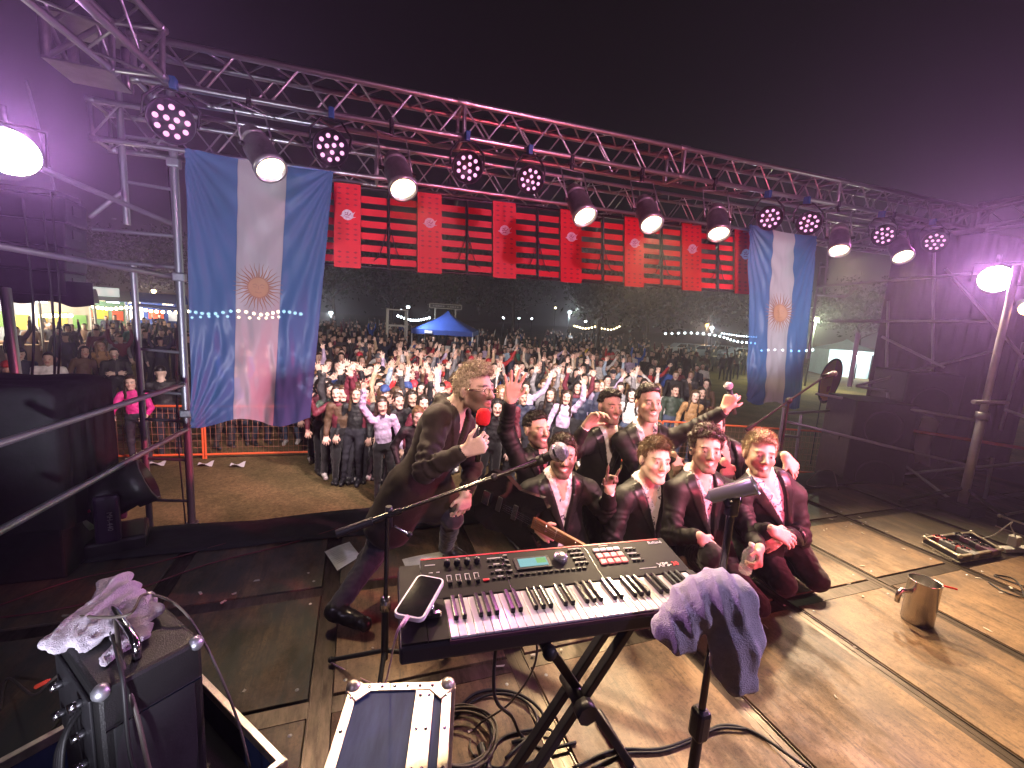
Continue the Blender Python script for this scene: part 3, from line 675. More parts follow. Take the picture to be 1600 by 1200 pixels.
# ================================================================== SCAFFOLDS
def bars(root, lst, r=.024, m=STEEL, name='tube'):
    for p0, p1, *rr in lst: rod(name, p0, p1, rr[0] if rr else r, m, root)
sl = empty('scaffold_frame', (aty(285, 520, 4.32).x, 4.32, GZ), 'steel tube scaffold frame with ladder rungs left of the large flag', 'scaffold')
pA, pB = aty(285, 520, 4.32), aty(221, 615, 4.36)
XA, XB = pA.x, pB.x
rod('standard', (XA, 4.32, GZ), (XA, 4.32, 3.15), .030, STEEL, sl, 12); rod('standard', (XB, 4.36, GZ), (XB, 4.36, 1.0+aty(207, 415, 4.36).z-1.0), .024, STEEL, sl, 10)
rod('standard', (XB-.02, 4.36, aty(205, 352, 4.36).z), (XB-.02, 4.36, 3.2), .024, STEEL, sl, 10)
for y in (300, 484, 551, 615, 658, 718, 782):
    z = aty(290, y, 4.34).z; rod('rung', (XA, 4.32, z), (XB, 4.36, z+.02), .013, STEEL, sl)
for (a, b_) in (((190, 213), (268, 222)), ((145, 358), (274, 369)), ((140, 406), (278, 418))): rod('ledger', aty(*a, 4.38), aty(*b_, 4.34), .015, STEEL, sl)
rod('brace', aty(139, 340, 4.3), aty(195, 297, 4.37), .016, STEEL, sl)
for z in (-.4, .62, 1.75, 2.62):
    b = MB(); b.box((0, 0, z-GZ), (.085, .085, .07), bev=.012); b.build('clamp', STEEL, sl)
ss = empty('side_scaffold', (-3.2, 2.2, GZ), 'scaffold braces along the left wing of the stage, in front of the speakers', 'scaffold')
rod('standard', (-2.95, 2.9, GZ), (-2.95, 2.9, 2.6), .03, STEEL, ss, 10)
for (a, da, b_, db) in (((-60, 374), 2.1, (279, 434), 3.6), ((-60, 712), 1.75, (286, 601), 3.55), ((-60, 862), 1.7, (291, 671), 3.62), ((-20, 228), 2.5, (276, 353), 3.6)):
    rod('brace', atd(*a, da), atd(*b_, db), .019, STEEL, ss)
rod('standard', atd(8, 450, 3.4), atd(32, 640, 3.4), .033, STEEL, ss, 10)
# ---- right side
sr = empty('side_scaffold', (6.0, 2.4, 0), 'tangle of scaffold tubes and braces along the dark right wing of the stage', 'scaffold')
RB = [((1274, 615), 5.3, (1528, 657), 4.5), ((1227, 658), 5.0, (1510, 727), 4.45), ((1297, 502), 5.6, (1545, 502), 4.6), ((1378, 526), 5.6, (1475, 574), 5.0), ((1338, 603), 5.6, (1560, 546), 4.9), ((1338, 603), 5.6, (1386, 611), 5.3), ((1388, 613), 5.3, (1386, 645), 5.3), ((1416, 729), 4.9, (1490, 784), 4.4), ((1411, 740), 5.0, (1640, 720), 4.4), ((1600, 535), 4.9, (1563, 672), 4.9), ((1551, 715), 4.7, (1537, 787), 4.7), ((1225, 637), 4.9, (1216, 704), 4.9), ((1252, 648), 5.0, (1242, 722), 5.0), ((1227, 646), 4.9, (1295, 642), 5.4), ((1222, 680), 4.9, (1247, 683), 5.0), ((1296, 380), 5.7, (1287, 462), 5.7), ((1276, 461), 5.7, (1322, 464), 5.6), ((1322, 464), 5.6, (1340, 447), 5.3), ((1276, 448), 5.7, (1545, 425), 4.6), ((1280, 416), 5.7, (1294, 417), 5.7), ((1283, 410), 6.0, (1262, 560), 6.0), ((1460, 380), 5.6, (1455, 690), 5.6), ((1388, 470), 5.8, (1382, 700), 5.8), ((1478, 420), 5.0, (1600, 560), 4.6), ((1330, 380), 5.7, (1640, 300), 4.4), ((1570, 640), 4.6, (1660, 672), 4.2)]
for a, da, b_, db in RB: rod('brace', atd(*a, da), atd(*b_, db), .016, STEEL, sr)
LIL = mat('lilac_lit_pole_paint', (.60, .58, .62), .35, .3, var=.2, vscale=8)
rod('brace', atd(1388, 667, 5.1), atd(1640, 707, 4.4), .018, mat('orange_painted_tube', (.50, .075, .03), .5), sr)
rod('board', atd(1341, 520, 5.5), atd(1327, 604, 5.5), .026, LIL, sr)
# main lifting mast
base = atz(1500, 800, 0)
mp_ = empty('lifting_mast', base, 'thick pale steel mast with a crossbar on the right, carrying a lamp', 'mast')
b = MB(); b.cone((0, 0, .08), (0, 0, .95), .035, .035, 16); b.build('lower_tube', LIL, mp_)
b = MB(); b.cone((0, 0, .95), (0, 0, 2.35), .027, .027, 16); b.build('upper_tube', LIL, mp_)
b = MB(); b.lathe([(.040, .93), (.052, .93), (.052, 1.0), (.032, 1.0)], 16); b.build('collar', STEEL, mp_)
rod('crossbar', base+Vector((-.20, 0, 1.10)), base+Vector((.24, -.05, 1.10)), .02, LIL, mp_)
for a in (.4, 2.5, 4.6): rod('leg', base+Vector((0, 0, .25)), base+Vector((.5*math.cos(a), .5*math.sin(a), .02)), .018, BLACKM, mp_)
b = MB(); b.box((0, 0, .05), (.26, .26, .10), bev=.01); b.build('foot', BLACKM, mp_)
# dark scrim over the right wing
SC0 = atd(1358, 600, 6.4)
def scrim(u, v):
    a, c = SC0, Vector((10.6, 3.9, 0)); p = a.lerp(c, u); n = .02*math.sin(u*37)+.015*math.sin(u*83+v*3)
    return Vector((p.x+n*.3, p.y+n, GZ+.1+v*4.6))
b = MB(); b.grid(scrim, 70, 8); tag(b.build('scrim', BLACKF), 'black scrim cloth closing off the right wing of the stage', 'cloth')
# ================================================================== SPEAKERS
GRILL = mat('speaker_grille', (.020, .021, .022), .55, .3, bump=.5, bscale=400)
def speaker(name, c, size, label, nd=1, rz=0, group=None):
    root = empty(name, c, label, 'speaker', group, rz); w, d, h = size
    b = MB(); b.box((0, 0, h/2), (w, d, h), bev=.015); b.build('cabinet', BLACKM, root)
    for i in range(nd):
        z = h*(i+.5)/nd; R = min(w, h/nd)*.36
        b = MB(); b.lathe([(R, 0), (R, .008), (R*.93, .012), (R*.85, -.02), (R*.35, -.05), (R*.3, -.03), (0, -.02)], 24, Matrix.Translation((0, -d/2-.002, z)) @ Matrix.Rotation(math.pi/2, 4, 'X')); b.build('driver', mat('cone_paper', (.05, .045, .055), .5), root)
    for s in (-1, 1):
        b = MB(); b.box((s*(w/2+.002), 0, h*.6), (.012, .2, .09), bev=.005); b.build('handle', BLACKP, root)
    return root
cc = atz(104, 905, 0)
zt = .0
for z in np.arange(.2, 1.6, .005):
    if pix((cc.x, cc.y, z))[1] <= 612: zt = z; break
sd_ = .9
for yy in np.arange(.2, 1.5, .01):
    if pix((cc.x, cc.y+yy, zt))[0] >= 166: sd_ = yy; break
sw = empty('subwoofer_stack', (cc.x-.55, cc.y+sd_/2, 0), 'tall black subwoofer stack under a black cloth at the left edge of the stage', 'speaker')
b = MB(); b.box((0, 0, zt*.25), (1.1, sd_, zt*.5-.01), bev=.012); b.build('lower_cabinet', BLACKM, sw)
b = MB(); b.box((0, 0, zt*.75-.01), (1.1, sd_, zt*.5-.03), bev=.012); b.build('upper_cabinet', BLACKM, sw)
def cover(u, v):
    th = 2*math.pi*u; x, y = math.cos(th), math.sin(th); s = 1/max(abs(x), abs(y)); x *= s; y *= s
    if v < .4:
        t = v/.4; return Vector((x*.565*t, y*(sd_/2+.012)*t, zt+.008+.006*math.sin(x*9+y*7)))
    t = (v-.4)/.6; w_ = 1+.02*t*math.sin(th*17)+.006*math.sin(th*41); return Vector((x*.565*w_, y*(sd_/2+.012)*w_, zt+.004-(zt*.74)*t+.02*t*math.sin(th*5)))
b = MB(); b.grid(cover, 96, 14); cv = b.build('cloth_cover', BLACKF, sw)
la = [speaker('line_array_cabinet', atd(34, 318+i*40, 4.0)+Vector((-.22, .25, -.12)), (.95, .5, .225), 'hanging line array cabinet at the upper left, number %s from the top of its column' % n, 2, .12, 'line array cabinets at the left') for i, n in enumerate(('one', 'two', 'three', 'four'))]
for o, l in zip(la, ('topmost cabinet of the hanging line array at the left edge', 'second cabinet from the top of the hanging line array at the left edge', 'third cabinet from the top of the hanging line array at the left edge', 'lowest cabinet of the hanging line array at the left edge')): o['label'] = l
rigp = la[0].location
rg = empty('array_bumper', rigp+Vector((0, 0, .26)), 'black rigging frame with chains above the hanging line array', 'rigging')
b = MB(); b.box((0, 0, 0), (.9, .4, .05), bev=.01); b.build('frame', BLACKM, rg)
for s in (-.35, .35): rod('chain', rg.location+Vector((s, 0, .02)), rg.location+Vector((s*.6, 0, 1.0)), .012, STEEL, rg)
b = MB(); b.grid(lambda u, v: atd(-40+u*182, 430+u*12, 4.15)+Vector((0, .03*math.sin(u*20), -.22*v+.02*math.sin(u*13)*v)), 30, 5); o = b.build('valance_cloth', BLACKF); tag(o, 'dark cloth hanging below the line array at the left edge', 'cloth')
spk_r = atz(1345, 790, -.6)
speaker('stage_speaker', atd(1346, 700, 5.2)+Vector((0, 0, -.55)), (.62, .6, 1.15), 'tall black speaker cabinet behind the tubes at the right', 2, -.5)
speaker('stage_speaker', atd(1412, 690, 5.5)+Vector((0, 0, -.6)), (.6, .6, 1.5), 'second black speaker cabinet, deeper in the right wing', 2, -.5)
# hanging feed cables on the left
for k, (x0, y0, x1, y1, d0) in enumerate(((36, 310, 58, 900, 2.75), (68, 330, 92, 960, 2.7), (80, 300, 96, 900, 2.9), (262, 260, 290, 820, 4.2), (269, 300, 284, 700, 4.25))):
    b = MB(); p0, p1 = atd(x0, y0, d0), atd(x1, y1, d0); b.path(curve_pts([p0, p0.lerp(p1, .35)+Vector((.03, 0, .02)), p0.lerp(p1, .7)+Vector((-.025, 0, 0)), p1], 24), .007, 5)
    tag(b.build('hanging_cable', RUBBER), ('black cable hanging past the subwoofers, nearest the left edge', 'black cable hanging in front of the subwoofer corner', 'thin black cable hanging behind the other one at the subwoofers', 'black cable hanging along the scaffold pole by the flag', 'second black cable along the scaffold pole, ending higher')[k], 'cable')
# ================================================================== MOVING HEAD LAMP
mh = atd(182, 832, 2.75); mh.z = 0
mh = Vector((atz(178, 852, 0).x, atz(178, 852, 0).y, 0))
m_ = empty('moving_head_lamp', mh, 'black and grey moving head lamp on the stage floor by the subwoofers', 'stage lamp')
GREYP = mat('grey_green_plastic', (.30, .33, .27), .45, 0, var=.2, vscale=20)
PURP = mat('dark_violet_plastic', (.035, .022, .05), .3)
Rm = Matrix.Rotation(.30, 4, 'Z')
b = MB(); b.box((0, 0, .05), (.34, .30, .10), rot=Matrix.Rotation(.30, 3, 'Z'), bev=.02); b.build('base', BLACKP, m_)
for s in (-1, 1):
    b = MB(); c0 = Rm @ Vector((.0, s*.165, .25)); b.box(c0, (.12, .045, .30), rot=Matrix.Rotation(.30, 3, 'Z'), bev=.02); ya = b.build('yoke_arm', PURP, m_)
hd = Rm @ Matrix.Translation((0, 0, .33)) @ Matrix.Rotation(math.radians(68), 4, 'Y') @ Matrix.Scale(1.28, 4)
b = MB(); b.lathe([(0, -.24), (.06, -.235), (.092, -.20), (.108, -.12), (.108, .02), (.10, .08), (.115, .085), (.12, .16), (.105, .165), (.095, .13), (0, .13)], 10, hd); b.build('head', BLACKP, m_)
b = MB(); b.lathe([(0, -.252), (.07, -.245), (.102, -.205), (.116, -.13), (.116, -.09), (.109, -.09)], 10, hd); b.build('rear_shell', GREYP, m_)
b = MB(); b.lathe([(0, .138), (.09, .135)], 20, hd); b.build('lens', mat('dark_glass', (.02, .02, .03), .05), m_)
b = MB(); b.box((0, 0, 0), (.012, .10, .10), bev=.003); o = b.build('red_strip', mat('red_trim', (.45, .02, .06), .4), m_); o.matrix_local = Rm @ Matrix.Translation((-.12, -.140, .295)) @ Matrix.Rotation(math.radians(-18), 4, 'Y') @ Matrix.Diagonal((8, .08, .16, 1))
tx = text('MH-440', .036, mat('grey_print', (.30, .29, .31), .5), m_, (0, 0, 0), (0, 0, 0)); tx.matrix_local = Rm @ Matrix.Translation((.012, -.189, .24)) @ Matrix.Rotation(math.pi/2, 4, 'X') @ Matrix.Rotation(-math.pi/2, 4, 'Z')
# ================================================================== KEYBOARD
kx, ky, kz = .60, 1.105, .787
kb = empty('keyboard', (kx, ky, kz), 'black stage keyboard with a red line, sixty-one keys and pink pads, on an X stand', 'keyboard', rz=math.radians(-4))
W, D = .965, .345
b = MB(); b.box((0, 0, -.024), (W, D, .048), bev=.008); b.build('case', BLACKP, kb)
PAN = mat('keyboard_panel', (.012, .011, .010), .5, 0, var=.15, vscale=30, spec=.15)
def slab(x0, x1, y0, y1, z0, z1, nm, m, par=kb, th=.02):
    b = MB(); vs = [Vector((x0, y0, z0)), Vector((x1, y0, z0)), Vector((x1, y1, z1)), Vector((x0, y1, z1))]
    b.poly(vs, Vector((0, 0, -th))); return b.build(nm, m, par)
KX0, KX1 = -W/2+.125, W/2-.03; PY0, PY1 = -.005, .165
PZ = lambda y: .006+(y-PY0)/(PY1-PY0)*.026
for (a, c, n) in ((-W/2+.07, -.155, 'left_panel'), (-.153, .152, 'middle_panel'), (.154, W/2-.008, 'right_panel')): slab(a, c, PY0, PY1, PZ(PY0), PZ(PY1), n, PAN)
slab(-W/2+.004, -W/2+.068, -.165, PY1, .006, .012, 'left_cheek', PAN); slab(W/2-.028, W/2-.003, -.168, PY0-.002, .006, .008, 'right_cheek', PAN); slab(-W/2+.07, KX0-.002, -.165, PY0-.002, .005, .006, 'lever_bay', PAN)
RL = mat('red_trim_line', (.62, .02, .03), .35)
for (a, c) in ((-W/2+.07, -.155), (-.153, .152), (.154, W/2-.03)): slab(a, c, PY1-.008, PY1-.003, PZ(PY1-.008)+.0012, PZ(PY1-.003)+.0012, 'red_line', RL, th=.002)
KW = (KX1-KX0)/36; WK = mat('white_key', (.60, .58, .56), .22, coat=.3); BK = mat('black_key', (.012, .011, .012), .18)
bw = MB(); bw.box((0, 0, 0), (KW-.0013, .150, .018), bev=.0018); wm = bw.mesh('white_key', WK)
bb = MB(); bb.box((0, 0, 0), (.0125, .092, .016), bev=.003); bmk = bb.mesh('black_key', BK)
for i in range(36):
    o = link('white_key', wm, kb); o.location = (KX0+KW*(i+.5), -.0895, -.002+random.uniform(-.0004, .0004))
    if i % 7 in (0, 1, 3, 4, 5) and i < 35: o = link('black_key', bmk, kb); o.location = (KX0+KW*(i+1), -.060, .0125)
slab(KX0-.003, KX1+.003, -.172, -.166, .002, .003, 'front_lip', mat('violet_gloss_edge', (.06, .03, .05), .15), th=.03)
DKB = mat('panel_button', (.012, .012, .013), .35); PRT = mat('panel_print', (.58, .56, .54), .5)
def onp(x, y, dz=0): return Vector((x, y, PZ(y)+dz))
tilt = Matrix.Rotation(math.atan2(.026, .17), 3, 'X')
def btn(x, y, w, h, t=.005, m=DKB, nm='button', bev=.0012, par=kb):
    b = MB(); b.box((0, 0, t/2), (w, h, t), bev=bev); o = b.build(nm, m, par); o.location = onp(x, y); o.rotation_euler = (tilt.to_euler().x, 0, 0); return o
def prt(x, y, w, h=.003): return btn(x, y, w, h, .0012, PRT, 'printed_label', 0)
x0 = -W/2+.085
KN = mat('silver_knob', (.45, .45, .46), .25, .8)
def knob(x, y, r, h, nm='knob', m=DKB):
    b = MB(); b.lathe([(r*1.05, 0), (r, h*.8), (r*.85, h), (0, h)], 18); b.mi = 1; b.box((0, r*.5, h), (r*.16, r*.8, .0015)); o = b.build(nm, [m, KN], kb); o.location = onp(x, y); o.rotation_euler = (tilt.to_euler().x, 0, random.uniform(-1, 1)); return o
for i in range(4): knob(x0+.065+i*.032, .128, .0095, .016)
for i in range(4):
    prt(x0+.065+i*.028, .080, .012, .002); prt(x0+.065+i*.028, .056, .012, .002)
    for s in (-1, 1): prt(x0+.065+i*.028+s*.0065, .068, .0016, .026)
    btn(x0+.065+i*.028, .046, .013, .012, .010, DKB, 'slider', .002)
knob(x0+.015, .045, .011, .014, m=mat('red_lit_knob', (.22, .03, .03), .3))
for yy, ww in ((.132, .032), (.098, .012), (.075, .02)): prt(x0+.012, yy, ww)
prt(x0+.034, .098, .01); btn(x0+.175, .045, .02, .009, .004, RL)
for yy in (.128, .100, .072, .046):
    for q in range(4): btn(x0+.2+q*.016, yy, .011, .006)
    prt(x0+.222, yy+.010, .05 if yy > .12 else .02)
# display
b = MB(); b.box((0, 0, .002), (.122, .056, .006), bev=.002); o = b.build('display_bezel', DKB, kb); o.location = onp(-.055, .098); o.rotation_euler.x = tilt.to_euler().x
b = MB(); b.grid(lambda u, v: Vector(((u-.5)*.098, (v-.5)*.038, .0058)), 1, 1); d_ = b.build('screen', emis('lcd_cyan', (.42, .80, .82), .75), o)
b = MB(); b.grid(lambda u, v: Vector((.012+u*.034, -.008+v*.024, .0064)), 1, 1); b.build('screen_patch', emis('lcd_green', (.45, .85, .35), .7), o)
b = MB(); b.lathe([(.024, 0), (.023, .012), (.019, .016), (0, .0165)], 28); o = b.build('dial', KN, kb); o.location = onp(.045, .108); o.rotation_euler.x = tilt.to_euler().x
for q in range(13): btn(-.125+q*.0195, .052, .013, .007)
for q in range(4): btn(-.138, .14-q*.024, .012, .006); prt(-.138, .148-q*.024, .014, .002)
for yy in (.14, .118, .096, .074):
    for q in range(3): btn(.092+q*.018, yy, .012, .006)
    prt(.11, yy+.009, .04, .002)
for s in (-1, 1): btn(-.154, .08, .0015, .165, .0012, KN, 'seam_trim', 0)
btn(.153, .08, .0015, .165, .0012, KN, 'seam_trim', 0)
PADW = mat('pale_pad', (.75, .62, .60), .35, emit=(1, .8, .75), estr=.12); PADP = mat('pink_lit_pad', (.72, .22, .20), .35, emit=(1, .22, .2), estr=.38)
for r in range(3):
    for q in range(4): btn(.187+q*.026, .128-r*.029, .0225, .022 if r else .014, .006, PADP if r else PADW, 'pad', .002)
for r in range(3): prt(.312, .128-r*.028, .035); [btn(.30+q*.016, .118-r*.028, .012, .005) for q in range(3)]
prt(.225, .150, .035, .002)
WP = mat('white_print', (.75, .75, .75), .5)
def ktext(s, size, m, x, y, al='CENTER'): o = text(s, size, m, kb, onp(x, y, .0012), (tilt.to_euler().x, 0, 0), align=al); return o
ktext('Roland', .020, WP, .43, .142); ktext('XPS-', .027, WP, .425, .030, 'RIGHT'); ktext('30', .027, mat('red_print', (.75, .03, .04), .5, emit=(1, .05, .05), estr=.15), .427, .030, 'LEFT'); prt(.33, .024, .065, .0022)
# pitch lever
b = MB(); b.box((0, 0, .012), (.05, .022, .016), bev=.006); b.cone((0, 0, .015), (.0, .03, .034), .008, .006, 8); o = b.build('pitch_lever', CHROME, kb); o.location = (-W/2+.085, -.085, .004)
# ---- X stand
xs = empty('keyboard_stand', (.70, 1.10, 0), 'black double-braced X stand under the keyboard', 'stand')
def xt(x, y, z): return Vector((.70+x, 1.10+y, z))
for (dy, sx) in ((.0, 1), (-.035, -1), (.035, -1)):
    b = MB(); p, q = Vector((-sx*.20, dy, .70)), Vector((sx*.25, dy, .03)); d = q-p
    b.box((p+q)/2, (.030, .028, d.length), rot=d.to_track_quat('Z', 'Y').to_matrix(), bev=.004); b.build('leg', BLACKM, xs)
for sx in (-1, 1):
    rod('top_arm', xt(sx*.20, -.16, .712), xt(sx*.20, .17, .712), .016, BLACKM, xs); rod('foot_bar', xt(sx*.25, -.22, .022), xt(sx*.25, .22, .022), .017, BLACKM, xs)
    for yy in (-.16, .17):
        b = MB(); b.sphere((sx*.20, yy, .712), .021, 10); b.build('end_cap', RUBBER, xs)
b = MB(); b.cone((-.015, -.06, .40), (-.015, .06, .40), .024, .024, 12); b.cone((-.015, -.10, .40), (-.015, -.06, .40), .034, .034, 8); b.build('hinge_knob', BLACKP, xs)
# ---- phone lying on the left cheek
ph = empty('phone', (0, 0, 0), 'smartphone in a white case with a dark screen, on the left end of the keyboard', 'phone')
pc = [atz(660, 903, .83), atz(690, 910, .83), atz(652, 972, .83), atz(620, 962, .83)]
pcn = (pc[0]+pc[1]+pc[2]+pc[3])/4; ph.location = (pcn.x, pcn.y, .834)
ax = ((pc[0]+pc[1])-(pc[2]+pc[3])); ang = math.atan2(ax.y, ax.x)-math.pi/2; ph.rotation_euler = (math.radians(3), 0, ang)
def rrect(w, h, r, n=5): return [(sx*(w/2-r)+r*math.cos(a), sy*(h/2-r)+r*math.sin(a)) for (sx, sy, a0) in ((1, 1, 0), (-1, 1, 1), (-1, -1, 2), (1, -1, 3)) for a in [a0*math.pi/2+k*math.pi/2/n for k in range(n+1)]]
PWd, PH = .082, .165
b = MB(); b.poly([Vector((x, y, -.007)) for x, y in rrect(PWd, PH, .016)], Vector((0, 0, .012))); b.build('case', mat('white_phone_case', (.80, .76, .76), .3), ph)
b = MB(); b.poly([Vector((x, y, .005)) for x, y in rrect(PWd-.010, PH-.010, .012)], Vector((0, 0, .0012))); b.build('screen', mat('black_glass', (.008, .008, .009), .06), ph)
pl = Matrix.Rotation(ang, 3, 'Z') @ Vector((0, -PH/2, 0))+ph.location
pb = [pl, pl+(Matrix.Rotation(ang, 3, 'Z') @ Vector((0, -.06, .0))), atd(610, 1035, 1.45), atd(598, 1070, 1.6), Vector((.05, 1.75, .01)), Vector((-.1, 1.9, .008))]
b = MB(); b.path(curve_pts(pb, 40), .0028, 6); b.path([pl, pl+(Matrix.Rotation(ang, 3, 'Z') @ Vector((0, -.032, 0)))], .006, 8); tag(b.build('charging_cable', mat('pink_white_cable', (.75, .45, .55), .4)), 'pale pink charging cable running from the phone down to the floor', 'cable')
# ================================================================== MIC STANDS
GUN = mat('dark_chromed_tube', (.10, .10, .095), .22, .9)
def tripod(root, z=.18, R=.30, a0=.3):
    for k in range(3):
        a = a0+k*2.094; rod('leg', root.location+Vector((0, 0, z)), root.location+Vector((R*math.cos(a), R*math.sin(a), .012)), .010, BLACKM, root)
        b = MB(); b.sphere((R*math.cos(a), R*math.sin(a), .014), .014, 8); b.build('rubber_foot', RUBBER, root)
ms = empty('boom_microphone_stand', (.125, 1.70, 0), 'black boom microphone stand at the centre, its boom reaching right in front of the guitarist', 'microphone stand')
tripod(ms); o0 = ms.location
zc = 0
for z in np.arange(.3, 1.3, .005):
    if pix((o0.x, o0.y, z))[1] <= 800: zc = z; break
rod('lower_tube', o0+Vector((0, 0, .14)), o0+Vector((0, 0, zc*.50)), .015, BLACKM, ms); rod('upper_tube', o0+Vector((0, 0, zc*.5)), o0+Vector((0, 0, zc-.02)), .0095, GUN, ms)
b = MB(); b.lathe([(.0, zc*.5-.03), (.022, zc*.5-.03), (.022, zc*.5+.02), (.012, zc*.5+.03), (0, zc*.5+.03)], 14); b.build('clutch', CHROME, ms)
cl = o0+Vector((.0, -.02, zc)); dcl = pix(cl)[2]; e0 = atd(530, 833, dcl-.02); e1 = atd(846, 718, dcl+.22)
d = (e1-e0).normalized(); cl2 = e0+d*((cl-e0).dot(d))
rod('boom_tube', e0, e1, .0085, GUN, ms); rod('counterweight', e0-d*.01, e0+d*.13, .017, BLACKP, ms, 12); rod('boom_sleeve', cl2-d*.12, cl2+d*.05, .014, GUN, ms, 12)
b = MB(); b.cone(cl2-o0+Vector((0, .015, -.06)), cl2-o0+Vector((0, .015, .03)), .017, .014, 10); b.build('swivel', BLACKP, ms)
rod('handle', cl2+Vector((.02, -.02, -.04)), cl2+Vector((.075, -.03, -.075)), .006, CHROME, ms); b = MB(); b.sphere(cl2-o0+Vector((.08, -.03, -.078)), .013, 10); b.build('handle_knob', BLACKP, ms)
b = MB(); b.sphere(e0.lerp(e1, .74)-o0+Vector((0, 0, .0)), .016, 10); b.build('collar', BLACKP, ms)
mc = empty('microphone', e1, 'vocal microphone with a round wire grille on the centre boom, hiding the guitarist’s face'.replace('’', "'"), 'microphone')
dm = (atd(879, 704, pix(e1)[2]-.06)-e1).normalized()
b = MB(); q = dm.to_track_quat('Z', 'Y').to_matrix().to_4x4(); b.lathe([(0, -.10), (.011, -.10), (.013, -.02), (.020, .03), (.023, .055), (.024, .065), (0, .066)], 16, q); b.build('handle', BLACKP, mc)
GR = mat('wire_grille', (.34, .32, .36), .45, .7, var=.5, vscale=160, bump=1, bscale=500)
b = MB(); hc = dm*.098; b.sphere(hc, .044, 20); b.build('grille', GR, mc)
b = MB(); b.lathe([(.0445, -.004), (.046, 0), (.0445, .006)], 24, Matrix.Translation(hc) @ q); b.build('band', CHROME, mc)
b = MB(); b.lathe([(.016, -.06), (.019, -.06), (.025, .02), (.022, .02)], 14, q); b.build('clip', BLACKP, mc)
# right straight stand with the towel
st = atd(1117, 970, 1.27); st.z = 0; ms2 = empty('straight_microphone_stand', st, 'straight black microphone stand with an empty clip, a towel draped over it', 'microphone stand')
zt2 = 1.0
for z in np.arange(.5, 1.6, .005):
    if pix((st.x, st.y, z))[1] <= 792: zt2 = z; break
rod('upper_tube', st+Vector((0, 0, .42)), st+Vector((0, 0, zt2)), .0105, GUN, ms2, 12); rod('lower_tube', st+Vector((0, 0, .02)), st+Vector((0, 0, .42)), .016, BLACKM, ms2, 12)
b = MB(); b.lathe([(0, .0), (.13, .0), (.13, .012), (.11, .022), (.03, .03), (0, .03)], 28); b.build('round_base', BLACKM, ms2)
b = MB(); b.box((0, 0, .42), (.045, .05, .10), bev=.012); b.build('clutch', BLACKP, ms2)
b = MB(); b.box((0, 0, zt2+.0), (.03, .028, .06), bev=.006); b.cone((-.022, 0, zt2+.012), (.022, 0, zt2+.012), .012, .012, 10); b.build('swivel', GUN, ms2)
cd = (atd(1183, 762, 1.45)-atd(1133, 775, 1.50)).normalized(); q = Matrix.Translation((0, 0, zt2+.045)) @ cd.to_track_quat('Z', 'Y').to_matrix().to_4x4()
b = MB(); b.lathe([(.020, -.065), (.020, -.03), (.026, .05), (.029, .055), (.0255, .056), (.021, .04), (.016, -.03), (.0, -.03)], 18, q); b.lathe([(.0, -.085), (.012, -.07), (.020, -.064)], 18, q); b.build('clip', mat('grey_clip_plastic', (.16, .17, .15), .28, .3), ms2)
# towel
TOW = mat('grey_terry_towel', (.62, .61, .66), .95, 0, var=.2, vscale=40, bump=.9, bscale=330, sheen=.5)
def blades(V, Q, n, ln, w, dirfn, rg):
    f = rg.integers(0, len(Q), n); a, c = rg.random((n, 1)), rg.random((n, 1)); q = Q[f]
    P = (V[q[:, 0]]*(1-a)+V[q[:, 1]]*a)*(1-c)+(V[q[:, 3]]*(1-a)+V[q[:, 2]]*a)*c; N_ = nrmls(V, Q)[q[:, 0]]
    D = dirfn(P, N_); D = D/np.maximum(np.linalg.norm(D, axis=1), 1e-9)[:, None]; S = np.cross(D, rg.normal(size=(n, 3))); S /= np.maximum(np.linalg.norm(S, axis=1), 1e-9)[:, None]
    L = (ln*rg.uniform(.5, 1.2, n))[:, None]; B = P-N_*.002; M_ = B+D*L*.6+N_*L*.05; T_ = B+D*L-N_*L*.08; W = w
    VV = np.concatenate([B-S*W, B+S*W, T_+S*W*.25, T_-S*W*.25]); i = np.arange(n); return VV, np.stack([i, i+n, i+2*n, i+3*n], 1)
def towel(name, prims, label, seed, amp=.012, vox=.007, m=TOW, flat=1.0):
    s = Sdf(vox)
    for a, c, ra, rb in prims: s.cone(a, c, ra, rb, .035)
    V, Q, L = s.build(); N_ = nrmls(V, Q); lx = V@np.array(r_)*70+1.6*vnoise(V*9, seed+7)+V[:, 2]*12; V = V+N_*(amp*.8*vnoise(V*12, seed)+amp*.75*(1-np.abs(np.sin(lx)))*1.2-amp*.3+amp*.35*vnoise(V*33, seed+1)+.0016*vnoise(V*150, seed+2))[:, None]
    c = V.mean(0); c[2] = V[:, 2].min(); V = V-c; V[:, 2] *= flat; me = npmesh(name, V, Q, m); o = tag(link(name, me, None, Vector(c)), label, 'towel')
    rg = np.random.default_rng(seed); BV, BQ = blades(V, Q, 16000, .0034, .0007, lambda P, N_: N_+.7*rg.normal(size=N_.shape), rg); k = link('pile', npmesh('pile', BV, BQ, m), o); k['kind'] = 'stuff'; return o
T = lambda x, y, dd=0: atd(x, y, 1.20+dd)
towel('towel', [(T(1105, 930), T(1146, 930), .055, .050), (T(1080, 945), T(1060, 985, .01), .052, .048), (T(1110, 930), T(1075, 955), .05, .052), (T(1046, 978), T(1062, 990), .042, .042), (T(1142, 940, -.02), T(1155, 1000, -.03), .058, .055), (T(1152, 1000, -.03), T(1150, 1050, -.02), .056, .050), (T(1140, 990, -.02), T(1135, 1035, -.02), .04, .036), (T(1125, 915), T(1138, 930, .03), .035, .05)], 'grey towel draped over the straight microphone stand', 3, .010)
